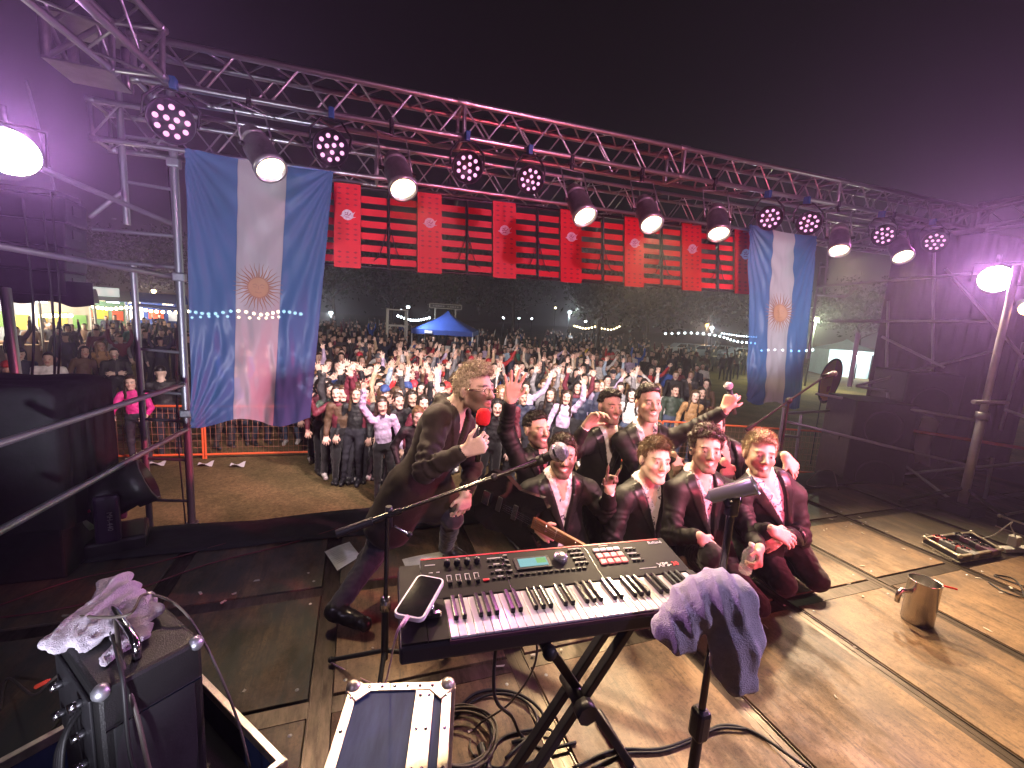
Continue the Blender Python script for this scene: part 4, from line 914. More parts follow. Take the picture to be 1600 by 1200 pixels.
# ================================================================== FLIGHT CASES AND FLOOR THINGS
BLUEP = mat('blue_laminate', (.028, .050, .12), .55, 0, var=.35, vscale=4, stretch=(6, 1, 1), spec=.25)
ALE = mat('aluminium_edge', (.66, .60, .50), .36, .85, var=.3, vscale=25)
zc_ = .44
A, B_, Cc = atz(548, 1068, zc_), atz(706, 1064, zc_), atz(503, 1200, zc_)
fc = empty('flight_case', (A.x, A.y, 0), 'blue flight case with riveted aluminium edges at the bottom of the picture', 'flight case'); ux = (B_-A); ux.z = 0; Lx = ux.length; ux.normalize(); uy = Vector((ux.y, -ux.x, 0)); fc.rotation_euler.z = math.atan2(ux.y, ux.x)
Ly = .62
b = MB(); b.box((Lx/2, -Ly/2, zc_/2), (Lx-.01, Ly-.01, zc_-.012), bev=.003); b.build('body', BLUEP, fc)
def edge(x0, y0, x1, y1, w=.028, nm='edge_profile', z=zc_, h=.005):
    b = MB(); b.box(((x0+x1)/2, (y0+y1)/2, z-.003), (max(abs(x1-x0), w), max(abs(y1-y0), w), h), bev=.0015); return b.build(nm, ALE, fc)
edge(.014, 0, .014, -Ly); edge(.03, -.014, Lx-.03, -.014); edge(Lx-.014, 0, Lx-.014, -Ly); edge(Lx*.70, -.03, Lx*.70, -Ly, .03); edge(Lx*.785, -.03, Lx*.785, -Ly, .03); edge(.03, -Ly+.014, Lx-.03, -Ly+.014)
for (x, y) in ((0, 0), (Lx, 0), (0, -Ly), (Lx, -Ly)):
    b = MB(); b.box((x, y, zc_/2-.006), (.026, .026, zc_-.02), bev=.004); b.build('corner_post', ALE, fc)
for (x, y) in ((.012, -.012), (Lx-.012, -.012)):
    b = MB(); b.sphere((x, y, zc_-.004), .024, 12); b.box((x+(.02 if x < .1 else -.02), y-.02, zc_+.001), (.05, .05, .005), rot=Matrix.Rotation(.78, 3, 'Z'), bev=.002); b.build('ball_corner', ALE, fc)
rv = MB(); rv.lathe([(.0055, 0), (.0045, .002), (0, .003)], 8); rvm = rv.mesh('rivet', CHROME)
for x in (.014, Lx*.70, Lx*.785, Lx-.014):
    for k in range(6): o = link('rivet', rvm, fc); o.location = (x, -.05-k*.11, zc_+.0)
for k in range(6): o = link('rivet', rvm, fc); o.location = (.06+k*(Lx-.12)/5, -.014, zc_)
# ---- black amplifier standing in an open case tray at the left
za = .62
TL, TR, FL = atz(102, 978, za), atz(312, 985, za), atz(150, 1084, za)
ux = (atz(316, 998, za)-FL); ux.z = 0; Lx = ux.length; ux.normalize(); uy = Vector((-ux.y, ux.x, 0)); Ly = max(.16, (TL-FL).dot(uy))
am = empty('amplifier_case', (FL.x, FL.y, 0), 'tall black amplifier case with metal corners and a handle at the lower left', 'amplifier'); am.rotation_euler.z = math.atan2(ux.y, ux.x)
BVIN = mat('black_vinyl', (.014, .014, .014), .42, 0, bump=.25, bscale=300, var=.3, vscale=6)
b = MB(); b.box((Lx/2, Ly/2, za/2+.03), (Lx, Ly, za-.06), bev=.012); b.build('cabinet', BVIN, am)
b = MB(); b.box((Lx/2, -.002, za*.45), (Lx-.05, .006, za*.72), bev=.003); b.build('front_cloth', BLACKF, am)
b = MB(); b.box((Lx/2, -.004, za-.115), (Lx-.02, .006, .006)); b.build('trim_line', CHROME, am)
for (x, y, z) in ((0, 0, za), (Lx, 0, za), (0, Ly, za), (Lx, Ly, za), (0, 0, .06), (Lx, 0, .06)):
    b = MB(); b.sphere((x*(1 if x else 1)+(.012 if x == 0 else -.012), y+(.012 if y == 0 else -.012), z-(.012 if z > .3 else -.012)), .021, 10); b.build('metal_corner', STEEL, am)
b = MB(); b.path(curve_pts([Vector((Lx*.42, Ly*.15, za)), Vector((Lx*.43, Ly*.2, za+.05)), Vector((Lx*.47, Ly*.75, za+.05)), Vector((Lx*.48, Ly*.8, za))], 14), .011, 8); b.build('handle', CHROME, am)
b = MB()
b.box((-.004, Ly*.5, za-.16), (.008, Ly*.8, .24), bev=.003); cp = b.build('connector_panel', BLACKM, am)
for k in range(5):
    b = MB(); b.cone((-.008, Ly*(.25+.5*(k % 2)), za-.07-.045*k), (-.035, Ly*(.25+.5*(k % 2)), za-.07-.045*k), .012, .011, 10); b.build('socket', CHROME, cp)
# tray
tr = empty('open_case_tray', (FL.x, FL.y, 0), 'open bottom half of a blue flight case holding the black amplifier case', 'flight case'); tr.rotation_euler.z = am.rotation_euler.z
hh = .17; x0, x1, y0, y1 = -.16, Lx+.14, -.15, Ly+.16
b = MB(); b.box(((x0+x1)/2, (y0+y1)/2, .012), (x1-x0, y1-y0, .02)); b.build('bottom', BVIN, tr)
for (cx, cy, sx, sy) in (((x0+x1)/2, y0, x1-x0, .012), ((x0+x1)/2, y1, x1-x0, .012), (x0, (y0+y1)/2, .012, y1-y0-.012), (x1, (y0+y1)/2, .012, y1-y0-.012)):
    b = MB(); b.box((cx, cy, hh/2+.01), (sx, sy, hh-.02)); sd_ = b.build('side_wall', BLUEP, tr)
    b = MB(); b.box((cx, cy, hh+.003), (max(sx, .022), max(sy, .022), .008), bev=.002); b.box((cx, cy-(.008 if sx > sy else 0), hh-.012), (max(sx, .022) if sx > sy else .02, .004 if sx > sy else sy, .03)); b.build('edge_profile', ALE, sd_)
for (x, y) in ((x0, y0), (x1, y0), (x1, y1), (x0, y1)):
    b = MB(); b.box((x, y, hh/2), (.032, .032, hh+.012), bev=.006); b.build('corner_post', ALE, tr)
vb = MB(); vb.box((0, 0, 0), (.16, .03, .05), bev=.012); o = vb.build('violet_strap', mat('violet_webbing', (.28, .10, .42), .6)); o.location = am.matrix_basis @ Vector((-.10, .02, .22)); o.rotation_euler = (0, .25, am.rotation_euler.z); tag(o, 'short violet strap hanging on the left of the black amplifier', 'strap')
aT = lambda x, y, z: am.matrix_basis @ Vector((x*Lx, y*Ly, za+z))
TOW2 = mat('lilac_terry_towel', (.62, .55, .64), .95, 0, var=.2, vscale=40, bump=.9, bscale=330, sheen=.5)
towel('towel', [(aT(-.02, .75, .03), aT(.25, .8, .05), 0.033, 0.036), (aT(.15, .55, .05), aT(.5, .75, .06), 0.033, 0.040), (aT(.45, .8, .07), aT(.62, 1.1, .10), 0.036, 0.036), (aT(.5, .5, .04), aT(.78, .55, .05), 0.030, 0.026), (aT(.2, .3, .03), aT(.55, .35, .03), 0.023, 0.026), (aT(.62, 1.05, .09), aT(.75, .7, .06), 0.033, 0.030)], 'crumpled lilac towel lying on top of the black amplifier case', 8, .020, .006, TOW2, .62)
def cable(pts, r, label, m=RUBBER, n=50, nn=6):
    b = MB(); c = Vector(pts[0]); b.path([p-c for p in curve_pts(pts, n)], r, nn); return tag(b.build('cable', m, None, c), label, 'cable')
CB2 = mat('brown_grey_cable', (.10, .085, .07), .5)
cable([aT(.1, 1.0, .035), aT(.45, .4, .085), aT(.8, .7, .06), aT(1.03, .3, .02), aT(1.25, -.1, -.25), aT(1.45, -.2, -.612)], .004, 'thin cable arching over the lilac towel and the amplifier', CB2)
cable([aT(.55, .9, .055), aT(.3, .2, .02), aT(.30, -.06, -.12), aT(.38, -.12, -.32), aT(.62, -.2, -.45), aT(.85, -.35, -.57)], .0055, 'pale cable hanging down the front of the black amplifier', CB2)
cable([aT(.35, .5, .03), aT(.22, .0, .01), aT(.2, -.09, -.2), aT(.32, -.12, -.4), aT(.26, -.2, -.56)], .005, 'second cable hanging down the front of the black amplifier', RUBBER)
for k in range(4): cable([aT(-.02, .3+.1*k, -.1-.03*k), aT(-.22, .2+.1*k, -.15-.04*k), aT(-.3, .1, -.35), aT(-.26-.05*k, -.1, -.52), aT(-.45-.1*k, -.5, -.6)], .0055, ['upper', 'second', 'third', 'lowest'][k]+' black cable plugged into the left side of the amplifier')
cable([atz(0, 1110, 0), atz(12, 1060, .02), atz(50, 1085, .2), atz(75, 1068, .3), atz(96, 1050, .42)], .0045, 'thin cable with a red plug left of the amplifier', CB2)
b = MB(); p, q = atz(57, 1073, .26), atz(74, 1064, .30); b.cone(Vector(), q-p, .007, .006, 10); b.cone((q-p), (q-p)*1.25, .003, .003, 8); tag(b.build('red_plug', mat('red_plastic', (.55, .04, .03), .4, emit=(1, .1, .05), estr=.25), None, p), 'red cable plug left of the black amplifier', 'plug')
# ---- cables on the floor
Z = lambda x, y, z=.008: atz(x, y, z)
cable([Z(895, 1200), Z(960, 1172), Z(1030, 1170), Z(1090, 1150), Z(1130, 1133), Z(1180, 1145), Z(1262, 1200), Z(1300, 1215)], .006, 'black cable winding along the floor past the straight microphone stand')
cable([Z(925, 1200), Z(975, 1178), Z(1035, 1174), Z(1085, 1156), Z(1122, 1138, .012), Z(1165, 1139, .012)], .005, 'thinner black cable beside the one that winds past the straight stand')
for k in range(9):
    c = Z(718+2*(k % 3), 1150, .01+.006*k); R = .125+.012*math.sin(k*2.1); b = MB(); n = 36
    b.path([Vector((R*math.cos(t)*(1+.05*math.sin(3*t+k)), R*.95*math.sin(t)*(1+.05*math.cos(2*t+k)), .004*math.sin(2*t+k))) for t in [2*math.pi*i/n for i in range(n)]], .0045, 5, True)
    o = b.build('cable_loop', CB2 if k % 3 else RUBBER, None, None)
    if k == 0: coil = empty('cable_coil', c, 'coil of grey cable on the floor beside the blue flight case', 'cable')
    o.parent = coil; o.location = c-coil.location
cable([Z(705, 1120), Z(740, 1085), Z(780, 1078, .01), Z(822, 1090, .015), Z(850, 1120), Z(830, 1150), Z(800, 1160)], .007, 'thick black cable looping on the floor under the keyboard')
cable([Z(700, 1128), Z(745, 1092), Z(790, 1084, .016), Z(826, 1100, .016), Z(838, 1135), Z(790, 1185)], .006, 'second thick black cable looping on the floor under the keyboard')
cable([Vector((.42, 1.14, .72)), Vector((.43, 1.16, .4)), atd(800, 1120, 1.6), Z(815, 1150), Z(850, 1170), Z(900, 1160)], .006, 'black cable hanging from the keyboard to the floor')
cable([Vector((.52, 1.2, .72)), Vector((.60, 1.22, .45)), Z(800, 1095, .2), Z(745, 1135), Z(735, 1170), Z(760, 1200)], .004, 'thin cable hanging from the back of the keyboard', CB2)
cable([Z(760, 1190), Z(790, 1150), Z(860, 1140, .01), Z(850, 1180), Z(780, 1200), Z(740, 1180)], .0055, 'black cable loop on the floor behind the crossing of the X stand')
cable([Z(0, 965), Z(90, 952), Z(200, 925), Z(330, 880), Z(450, 850), Z(560, 815)], .0045, 'dark red cable running across the floor from the left edge towards the host', mat('dark_red_cable', (.10, .02, .025), .5))
cable([Z(0, 945), Z(120, 905), Z(240, 880), Z(350, 850), Z(430, 830)], .004, 'thin cable across the dark floor left of the host', mat('dark_red_cable', (.10, .02, .025), .5))
cable([Z(1545, 910), Z(1570, 925), Z(1600, 932), Z(1585, 905), Z(1555, 900), Z(1640, 930)], .005, 'black cable loop on the floor at the right edge beyond the steel jug')
cable([Z(1540, 730, 0), Z(1290, 760), Z(1275, 740, .15), Z(1300, 735, .12), Z(1310, 765)], .005, 'cable curling on the floor behind the fair-haired man', CB2)
# ---- steel jug with a straw
JUG = mat('brushed_steel', (.60, .58, .55), .24, 1, var=.1, vscale=5, stretch=(1, 1, 6))
jb = atz(1432, 970, 0); jg = empty('steel_jug', jb, 'brushed steel jug with a square handle standing on the floor at the right', 'jug')
jh = .28
for z in np.arange(.1, .5, .004):
    if pix((jb.x, jb.y, z))[1] <= 908: jh = z; break
jr = .074
b = MB(); b.lathe([(0, .0), (jr*.97, 0), (jr, .006), (jr, jh-.004), (jr+.003, jh), (jr-.003, jh), (jr-.004, jh-.008), (jr-.004, .012), (0, .012)], 40); b.build('body', JUG, jg)
lf = -r_.copy(); lf.z = 0; lf.normalize()
b = MB(); b.path([lf*(jr-.005)+Vector((0, 0, jh*.72)), lf*(jr+.055)+Vector((0, 0, jh*.74)), lf*(jr+.065)+Vector((0, 0, jh*.66)), lf*(jr+.065)+Vector((0, 0, jh*.45))], .013, 8); b.build('handle', JUG, jg)
b = MB(); p0 = jb+Vector((0, 0, .05)); tip = atd(1496, 921, pix(jb)[2]-.05); mid = atd(1448, 909, pix(jb)[2]+.03); b.path([p0-p0, mid-p0, tip-p0], .006, 8); tag(b.build('straw', mat('red_straw', (.70, .03, .03), .35), None, p0), 'red straw sticking out of the steel jug', 'straw')
# ---- open pedal case at the right
def opencase(name, pts, h, label, fill=True):
    P = [atz(x, y, h) for x, y in pts]; o = (P[0]).copy(); o.z = 0; root = empty(name, o, label, 'flight case')
    for k in range(4):
        a, c = P[k]-o, P[(k+1) % 4]-o; a.z = c.z = 0; d = c-a; b = MB(); b.box((a+c)/2+Vector((0, 0, h/2)), (d.length, .012, h), rot=Matrix.Rotation(math.atan2(d.y, d.x), 3, 'Z')); w_ = b.build('side_wall', BLACKM, root)
        for zz in (h, .008): b = MB(); b.box((a+c)/2+Vector((0, 0, zz)), (d.length+.012, .022, .012), rot=Matrix.Rotation(math.atan2(d.y, d.x), 3, 'Z'), bev=.002); b.build('edge_profile', ALE, w_)
        b = MB(); b.sphere(a+Vector((0, 0, h)), .018, 10); b.build('ball_corner', ALE, root)
    b = MB(); b.poly([p-o+Vector((0, 0, -h+.01)) for p in P], Vector((0, 0, .012))); b.build('foam', BLACKF, root)
    return root, P
oc, OP = opencase('open_pedal_case', [(1445, 840), (1500, 869), (1564, 858), (1518, 832)], .055, 'low open flight case with effect pedals on the floor at the right')
PED = [mat('red_pedal', (.30, .03, .03), .35), mat('dark_pedal', (.05, .05, .055), .35), mat('grey_pedal', (.22, .22, .23), .4), mat('plum_pedal', (.12, .05, .10), .4)]
for k, (u, v) in enumerate(((.15, .25), (.15, .7), (.4, .25), (.4, .72), (.65, .3), (.66, .75), (.87, .3), (.87, .75))):
    p = OP[0].lerp(OP[1], u).lerp(OP[3].lerp(OP[2], u), v); p.z = .024; e = empty('effect_pedal', p, '%s effect pedal in the open case, %s' % (('red', 'dark', 'grey', 'plum')[k % 4], ('near left corner', 'far left corner', 'second from the left in the near row', 'second from the left in the far row', 'third from the left in the near row', 'third from the left in the far row', 'near right corner', 'far right corner')[k]), 'pedal', 'pedals in the open case')
    b = MB(); b.box((0, 0, .022), (.07, .11, .04), bev=.006); b.build('housing', PED[k % 4], e); b = MB(); b.lathe([(.009, .042), (.009, .054), (0, .056)], 10); b.build('switch', CHROME, e)
    for s in (-1, 1): b = MB(); b.cone((s*.018, .03, .042), (s*.018, .03, .054), .008, .007, 8); b.build('knob', BLACKP, e)
oc2, OP2 = opencase('open_rack_case', [(1562, 806), (1640, 832), (1700, 820), (1620, 795)], .11, 'shallow flight case with metal edges at the right edge of the stage')
ps = empty('power_strip', atz(1592, 862, 0), 'white power strip on the floor at the right edge', 'power strip'); b = MB(); b.box((.05, 0, .018), (.42, .06, .034), rot=Matrix.Rotation(-.2, 3, 'Z'), bev=.006); b.build('body', mat('white_plastic', (.75, .74, .72), .4), ps)
pg = empty('white_adapter', atz(1583, 853, .036), 'white plug adapter on the power strip at the right edge', 'adapter'); b = MB(); b.box((0, 0, .045), (.07, .06, .085), bev=.01); b.build('body', mat('white_plastic', (.75, .74, .72), .4), pg); b = MB(); b.path(curve_pts([Vector((0, 0, .085)), Vector((-.03, .03, .16)), Vector((-.06, .02, .2)), Vector((-.05, .1, .05)), Vector((-.1, .15, 0))], 16), .004, 5); b.build('lead', mat('white_plastic', (.75, .74, .72), .4), pg)
# ---- papers
PAP = mat('set_list_paper', (.62, .66, .62), .8, 0, var=.15, vscale=30)
for pts, l in (([(507, 862), (546, 847), (563, 867), (527, 893)], 'loose sheet of paper on the floor left of the host'), ([(628, 874), (692, 862), (690, 884), (634, 889)], 'loose sheet of paper on the floor behind the keyboard')):
    P = [atz(x, y, .006) for x, y in pts]; c = sum(P, Vector())/4
    b = MB(); b.grid(lambda u, v: P[0].lerp(P[1], u).lerp(P[3].lerp(P[2], u), v)-c+Vector((0, 0, .006*math.sin(u*3+v*2)+.012*max(0, u-.8))), 8, 8); o = b.build('paper_sheet', PAP, None, c); tag(o, l, 'paper')
    b = MB()
    for k in range(9):
        y_ = .15+k*.08; b.poly([P[0].lerp(P[1], u).lerp(P[3].lerp(P[2], u), v)-c+Vector((0, 0, .0068+.006*math.sin(u*3+v*2))) for u, v in ((.12, y_), (.12+random.uniform(.3, .6), y_), (.4, y_+.02), (.12, y_+.02))])
    w_ = b.build('writing', mat('pencil_grey', (.35, .38, .36), .8), o); w_['kind'] = 'stuff'
# ---- boom stand at the right rear
bs = atd(1222, 690, 3.9); bs.z = 0; ms3 = empty('boom_microphone_stand', bs, 'black boom microphone stand in front of the right flag', 'microphone stand'); tripod(ms3)
cz = 1.0
for z in np.arange(.3, 1.6, .005):
    if pix((bs.x, bs.y, z))[1] <= 626: cz = z; break
rod('upright', bs+Vector((0, 0, .15)), bs+Vector((0, 0, cz)), .011, BLACKM, ms3); dz = pix(bs+Vector((0, 0, cz)))[2]
rod('boom_tube', atd(1172, 668, dz), atd(1284, 591, dz), .010, BLACKM, ms3); rod('counterweight', atd(1166, 672, dz), atd(1180, 662, dz), .02, BLACKP, ms3)
b = MB(); b.sphere((0, 0, cz), .03, 10); b.build('swivel', BLACKP, ms3)
mm = atd(1286, 589, dz); e = empty('microphone', mm, 'dark microphone on the boom in front of the orange feather flag', 'microphone'); b = MB(); d = (atd(1296, 586, dz)-mm).normalized(); b.cone(Vector(), d*.09, .02, .026, 12); b.build('handle', BLACKP, e); b = MB(); b.sphere(d*.10, .028, 12); b.build('grille', GR, e)
wl = atd(1448, 690, 5.0); b = MB(); b.grid(lambda u, v: Vector(((u-.5)*.34*(1-.3*v), .04*math.sin(u*7+v*3), (.5-v)*.5+.05*math.sin(u*5))), 16, 16); o = b.build('hanging_cloth', mat('grey_white_cloth', (.42, .40, .44), .9), None, wl); tag(o, 'pale cloth hung over a tube in the dark right wing', 'cloth'); o.modifiers.new('t', 'SOLIDIFY').thickness = .006

# chips and scuffs trodden into the boards
b = MB(); rg = random.Random(4)
for k in range(90):
    x, y = rg.uniform(-.9, 4.6), rg.uniform(.5, 2.7); a = rg.uniform(0, 6.28); w, l = rg.uniform(.003, .008), rg.uniform(.006, .022); d = Vector((math.cos(a), math.sin(a), 0)); n = Vector((-d.y, d.x, 0)); c = Vector((x, y, .0035))
    b.poly([c-d*l-n*w, c+d*l-n*w*.6, c+d*l*.8+n*w, c-d*l*.7+n*w], Vector((0, 0, .002)))
o = b.build('floor_debris', mat('pale_chip', (.50, .46, .40), .8)); tag(o, 'pale chips and paper crumbs scattered over the stage boards', 'debris', kind='stuff')
# ================================================================== PEOPLE
def skin_mat():
    m = bpy.data.materials.new('skin'); m.use_nodes = True; N, L = nt(m); b = N['Principled BSDF']
    at = N.new('ShaderNodeAttribute'); at.attribute_name = 'Col'; L.new(at.outputs[0], b.inputs['Base Color'])
    b.inputs['Roughness'].default_value = .56; b.inputs['Specular IOR Level'].default_value = .30
    b.inputs['Subsurface Weight'].default_value = 0; b.inputs['Subsurface Radius'].default_value = (.012, .005, .003); b.inputs['Subsurface Scale'].default_value = 1
    tc = N.new('ShaderNodeTexCoord'); n = N.new('ShaderNodeTexNoise'); n.inputs['Scale'].default_value = 240; L.new(tc.outputs['Object'], n.inputs[0])
    bp = N.new('ShaderNodeBump'); bp.inputs['Strength'].default_value = .10; bp.inputs['Distance'].default_value = .004; L.new(n.outputs[0], bp.inputs['Height']); L.new(bp.outputs[0], b.inputs['Normal']); return m
SKIN = skin_mat()
def floral(name, base, dark, sc=26, th=.60):
    m = bpy.data.materials.new(name); m.use_nodes = True; N, L = nt(m); b = N['Principled BSDF']; tc = N.new('ShaderNodeTexCoord')
    n = N.new('ShaderNodeTexNoise'); n.inputs['Scale'].default_value = sc; n.inputs['Detail'].default_value = 3; n.inputs['Distortion'].default_value = 1.4; L.new(tc.outputs['Object'], n.inputs[0])
    r = N.new('ShaderNodeValToRGB'); e = r.color_ramp.elements; e[0].position = th-.02; e[0].color = (*base, 1); e[1].position = th+.02; e[1].color = (*dark, 1); L.new(n.outputs[0], r.inputs[0]); L.new(r.outputs[0], b.inputs['Base Color'])
    b.inputs['Roughness'].default_value = .75; return m
SHIRT = floral('floral_shirt', (.66, .60, .66), (.05, .04, .07)); SHIRTP = floral('white_shirt', (.70, .66, .72), (.40, .36, .46), 9, .66)
def cloth(name, c, rough=.7, sheen=.2, fold=.35, fs=16): return mat(name, c, rough, 0, var=.10, vscale=9, bump=fold*.5, bscale=fs*2.5, sheen=sheen, spec=.3)
SUIT = cloth('black_satin_suit', (.007, .0068, .0075), .60, 0); SUITD = cloth('black_wool_suit', (.007, .0068, .0078), .66, 0); LAPEL = mat('satin_lapel', (.010, .010, .011), .38)
TROU = cloth('black_trousers', (.013, .013, .015), .75); COAT = cloth('brown_wool_coat', (.020, .0145, .010), .72, .08, .25, 22); JEAN = cloth('dark_jeans', (.022, .022, .030), .8)
SHOE = mat('black_leather_shoe', (.012, .012, .012), .3)
HAIRC = {}
def hair_mat(name, c):
    if name not in HAIRC:
        m = bpy.data.materials.new(name); m.use_nodes = True; N, L = nt(m); b = N['Principled BSDF']; b.inputs['Roughness'].default_value = .42; b.inputs['Specular IOR Level'].default_value = .35
        tc = N.new('ShaderNodeTexCoord'); mp = N.new('ShaderNodeMapping'); mp.inputs['Scale'].default_value = (150, 150, 24); L.new(tc.outputs['Object'], mp.inputs[0])
        n = N.new('ShaderNodeTexNoise'); n.inputs['Scale'].default_value = 1; n.inputs['Detail'].default_value = 3; L.new(mp.outputs[0], n.inputs[0])
        r = N.new('ShaderNodeValToRGB'); e = r.color_ramp.elements; e[0].position = .3; e[0].color = (*[x*.45 for x in c], 1); e[1].position = .7; e[1].color = (*[x*1.3 for x in c], 1); L.new(n.outputs[0], r.inputs[0]); L.new(r.outputs[0], b.inputs['Base Color'])
        bp = N.new('ShaderNodeBump'); bp.inputs['Strength'].default_value = .9; bp.inputs['Distance'].default_value = .006; L.new(n.outputs[0], bp.inputs['Height']); L.new(bp.outputs[0], b.inputs['Normal']); HAIRC[name] = m
    return HAIRC[name]
DARKH, BROWNH, BLONDH, LBROWN, GREYH = hair_mat('dark_hair', (.016, .012, .010)), hair_mat('brown_hair', (.040, .025, .015)), hair_mat('fair_hair', (.55, .45, .28)), hair_mat('light_brown_hair', (.15, .10, .055)), hair_mat('greying_fair_hair', (.55, .47, .35))
def unit(v): v = np.asarray(v, float); return v/max(np.linalg.norm(v), 1e-9)
def frame(fwd, up):
    f = unit(fwd); u = np.asarray(up, float); u = unit(u-f*(u@f)); r = np.cross(f, u); return np.stack([r, f, u], 1)   # columns: person's right, forward, up
def add_hand(s, wr, d, n, side, curl=.35, sc=1.0, lab=0, spread=.12, horns=False, vox=.006):
    """hand from the wrist along d, back of the hand facing n, side=+1 thumb towards d x n"""
    d = unit(d); n = unit(np.asarray(n)-d*(np.asarray(n)@d)); x = np.cross(d, n)*side; k = .010*sc
    wr = np.asarray(wr, float); fr = max(.0082*sc, vox*1.05)
    root = wr+d*.02*sc
    for i, (o, ln, kx) in enumerate(((.030, .074, .088), (.010, .082, .092), (-.010, .076, .088), (-.029, .060, .080))):
        kn = wr+d*kx*sc+x*o*sc; s.cone(wr+d*.012*sc+x*o*.55*sc, kn, .015*sc, .0125*sc, k, lab)
        c = curl
        if horns: c = .12 if i in (0, 3) else 1.75
        c = c*(1+.10*i) if c < 1.4 else c
        a = c*.7; dv = unit(d+x*spread*(1.2-.8*i)); p = kn
        for q, fl in enumerate((.46, .30, .24)):
            dd = unit(dv*math.cos(a)-n*math.sin(a)); e = p+dd*ln*fl*sc; s.cone(p, e, fr*(1.06-.06*q), fr*(1-.08*q), .004*sc, lab); p = e; a += c*(.8 if q == 0 else .55)
    tb = wr+d*.030*sc+x*.026*sc; t1 = tb+unit(d*.75+x*.75-n*.25)*.040*sc; t2 = t1+unit(d*.95+x*.30-n*(.25+curl*.6))*.034*sc
    s.cone(tb-x*.008*sc, t1, .0145*sc, fr*1.15, .010*sc, lab); s.cone(t1, t2, fr*1.12, fr*.95, .005*sc, lab)
def add_head(s, c, R, sc=1.0, lab=0, vox=.006, smile=True, ears=True):
    c = np.asarray(c, float); T = lambda x, y, z: c+R@(np.array([x, y, z])*sc)
    E = lambda p, r, k=.02: s.ell(T(*p), np.array(r)*sc, R, k*sc, lab)
    C = lambda a, b, ra, rb, k=.012: s.cone(T(*a), T(*b), ra*sc, rb*sc, k*sc, lab)
    E((0, -.016, .036), (.074, .094, .086)); E((0, .026, -.032), (.058, .060, .082), .03)
    C((-.05, .0, -.052), (-.018, .066, -.096), .020, .018, .02); C((.05, .0, -.052), (.018, .066, -.096), .020, .018, .02); C((-.012, .071, -.098), (.012, .071, -.098), .018, .018, .02)
    for sx in (-1, 1):
        E((sx*.037, .056, -.024), (.026, .028, .024), .02)
        if ears: E((sx*.076, -.012, -.006), (.009, .019, .031), .006)
    C((-.036, .074, .026), (.036, .074, .026), .013, .013, .016)
    if vox < .012:
        for sx in (-1, 1): s.sub(T(sx*.031, .096, .006), np.array((.017, .014, .012))*sc, R, .012*sc)
        for sx in (-1, 1): s.ell(T(sx*.031, .073, .005), np.array((.0135, .0135, .0125))*sc, R, .003*sc, lab)
    C((0, .084, .020), (0, .106, -.024), .0085, .0125, .010)
    for sx in (-1, 1): s.ell(T(sx*.0125, .096, -.030), np.array((.0095, .0115, .0085))*sc, R, .006*sc, lab)
    if vox < .012:
        C((-.024, .076, -.052), (0, .087, -.056), .0065, .0075, .008); C((.024, .076, -.052), (0, .087, -.056), .0065, .0075, .008)
        C((-.020, .076, -.066), (0, .085, -.072), .0065, .0085, .008); C((.020, .076, -.066), (0, .085, -.072), .0065, .0085, .008)
def face_col(V, c, R, sc, tone, hairc=(.02, .014, .01), beard=0, smile=True, glasses=False, seed=0):
    q = (V-np.asarray(c))@R/sc; x, y, z = q.T; n = len(V); col = np.tile(np.asarray(tone, float), (n, 1))
    blot = 1+.10*vnoise(V*40, seed)+.06*vnoise(V*110, seed+1); col *= blot[:, None]
    front = y > .045
    def mixc(mask, c2, a=1.0):
        a = np.clip(np.asarray(mask, float)*a, 0, 1)[:, None]; col[:] = col*(1-a)+np.asarray(c2)*a
    sm = lambda d, e: np.clip(.5-d/e, 0, 1)
    mixc(sm(np.hypot((np.abs(x)-.040)/.022, (z+.022)/.018)-1, .6)*front, np.array(tone)*np.array((1.12, .82, .78)), .5)      # cheeks
    mixc(sm(np.hypot(x/.014, (z+.028)/.014)-1, .6)*(y > .085), np.array(tone)*np.array((1.12, .82, .78)), .5)
    if beard:
        jaw = sm(z+.030-.034*np.clip(np.abs(x)/.06, 0, 1)-.01*vnoise(V*60, seed+3), .016)*sm(-(y-.0), .03)*(z > -.13)
        mous = .7*sm(np.abs(z+.046)-.004, .006)*(np.abs(x) < .028)*front*(beard > .5)
        mixc(np.maximum(jaw, mous), hairc, beard)
    lip = np.array((.42, .13, .12))*np.clip(np.mean(tone)*2.6, .6, 1.2)
    mixc(sm(np.hypot(x/.027, (z+.060+(-.006*(np.abs(x)/.025)**2 if smile else 0))/.0145)-1, .35)*(y > .06), lip, .9)
    if smile: mixc(sm(np.hypot(x/.021, (z+.0595-.005*(x/.02)**2)/.0062)-1, .4)*(y > .06), (.72, .68, .62), 1)
    else: mixc(sm(np.hypot(x/.022, (z+.0605)/.0022)-1, .5)*(y > .06), (.10, .03, .03), .9)
    for sx in (-1, 1):
        bx = (x-sx*.032); mixc(sm(np.hypot(bx/.021, (z-.029+.10*np.abs(bx)*1.2+bx*sx*.05)/.0055)-1, .5)*(y > .05), np.array(hairc)*.8, .92)
        ex = x-sx*.031; mixc(sm(np.hypot(ex/.0165, (z-.005)/.0085)-1, .4)*(y > .055), np.array(tone)*.45, .5)
        mixc(sm(np.hypot(ex/.0130, (z-.0040)/.0046)-1, .3)*(y > .055), (.62, .58, .55), 1); mixc(sm(np.hypot(ex, z-.0045)-.0062, .003)*(y > .055), (.025, .014, .010), 1)
    for sx in (-1, 1): mixc(sm(np.hypot((x-sx*.0085)/.004, (z+.038)/.003)-1, .5)*(y > .08), np.array(tone)*.25, .9)
    return np.clip(col, .003, .95)
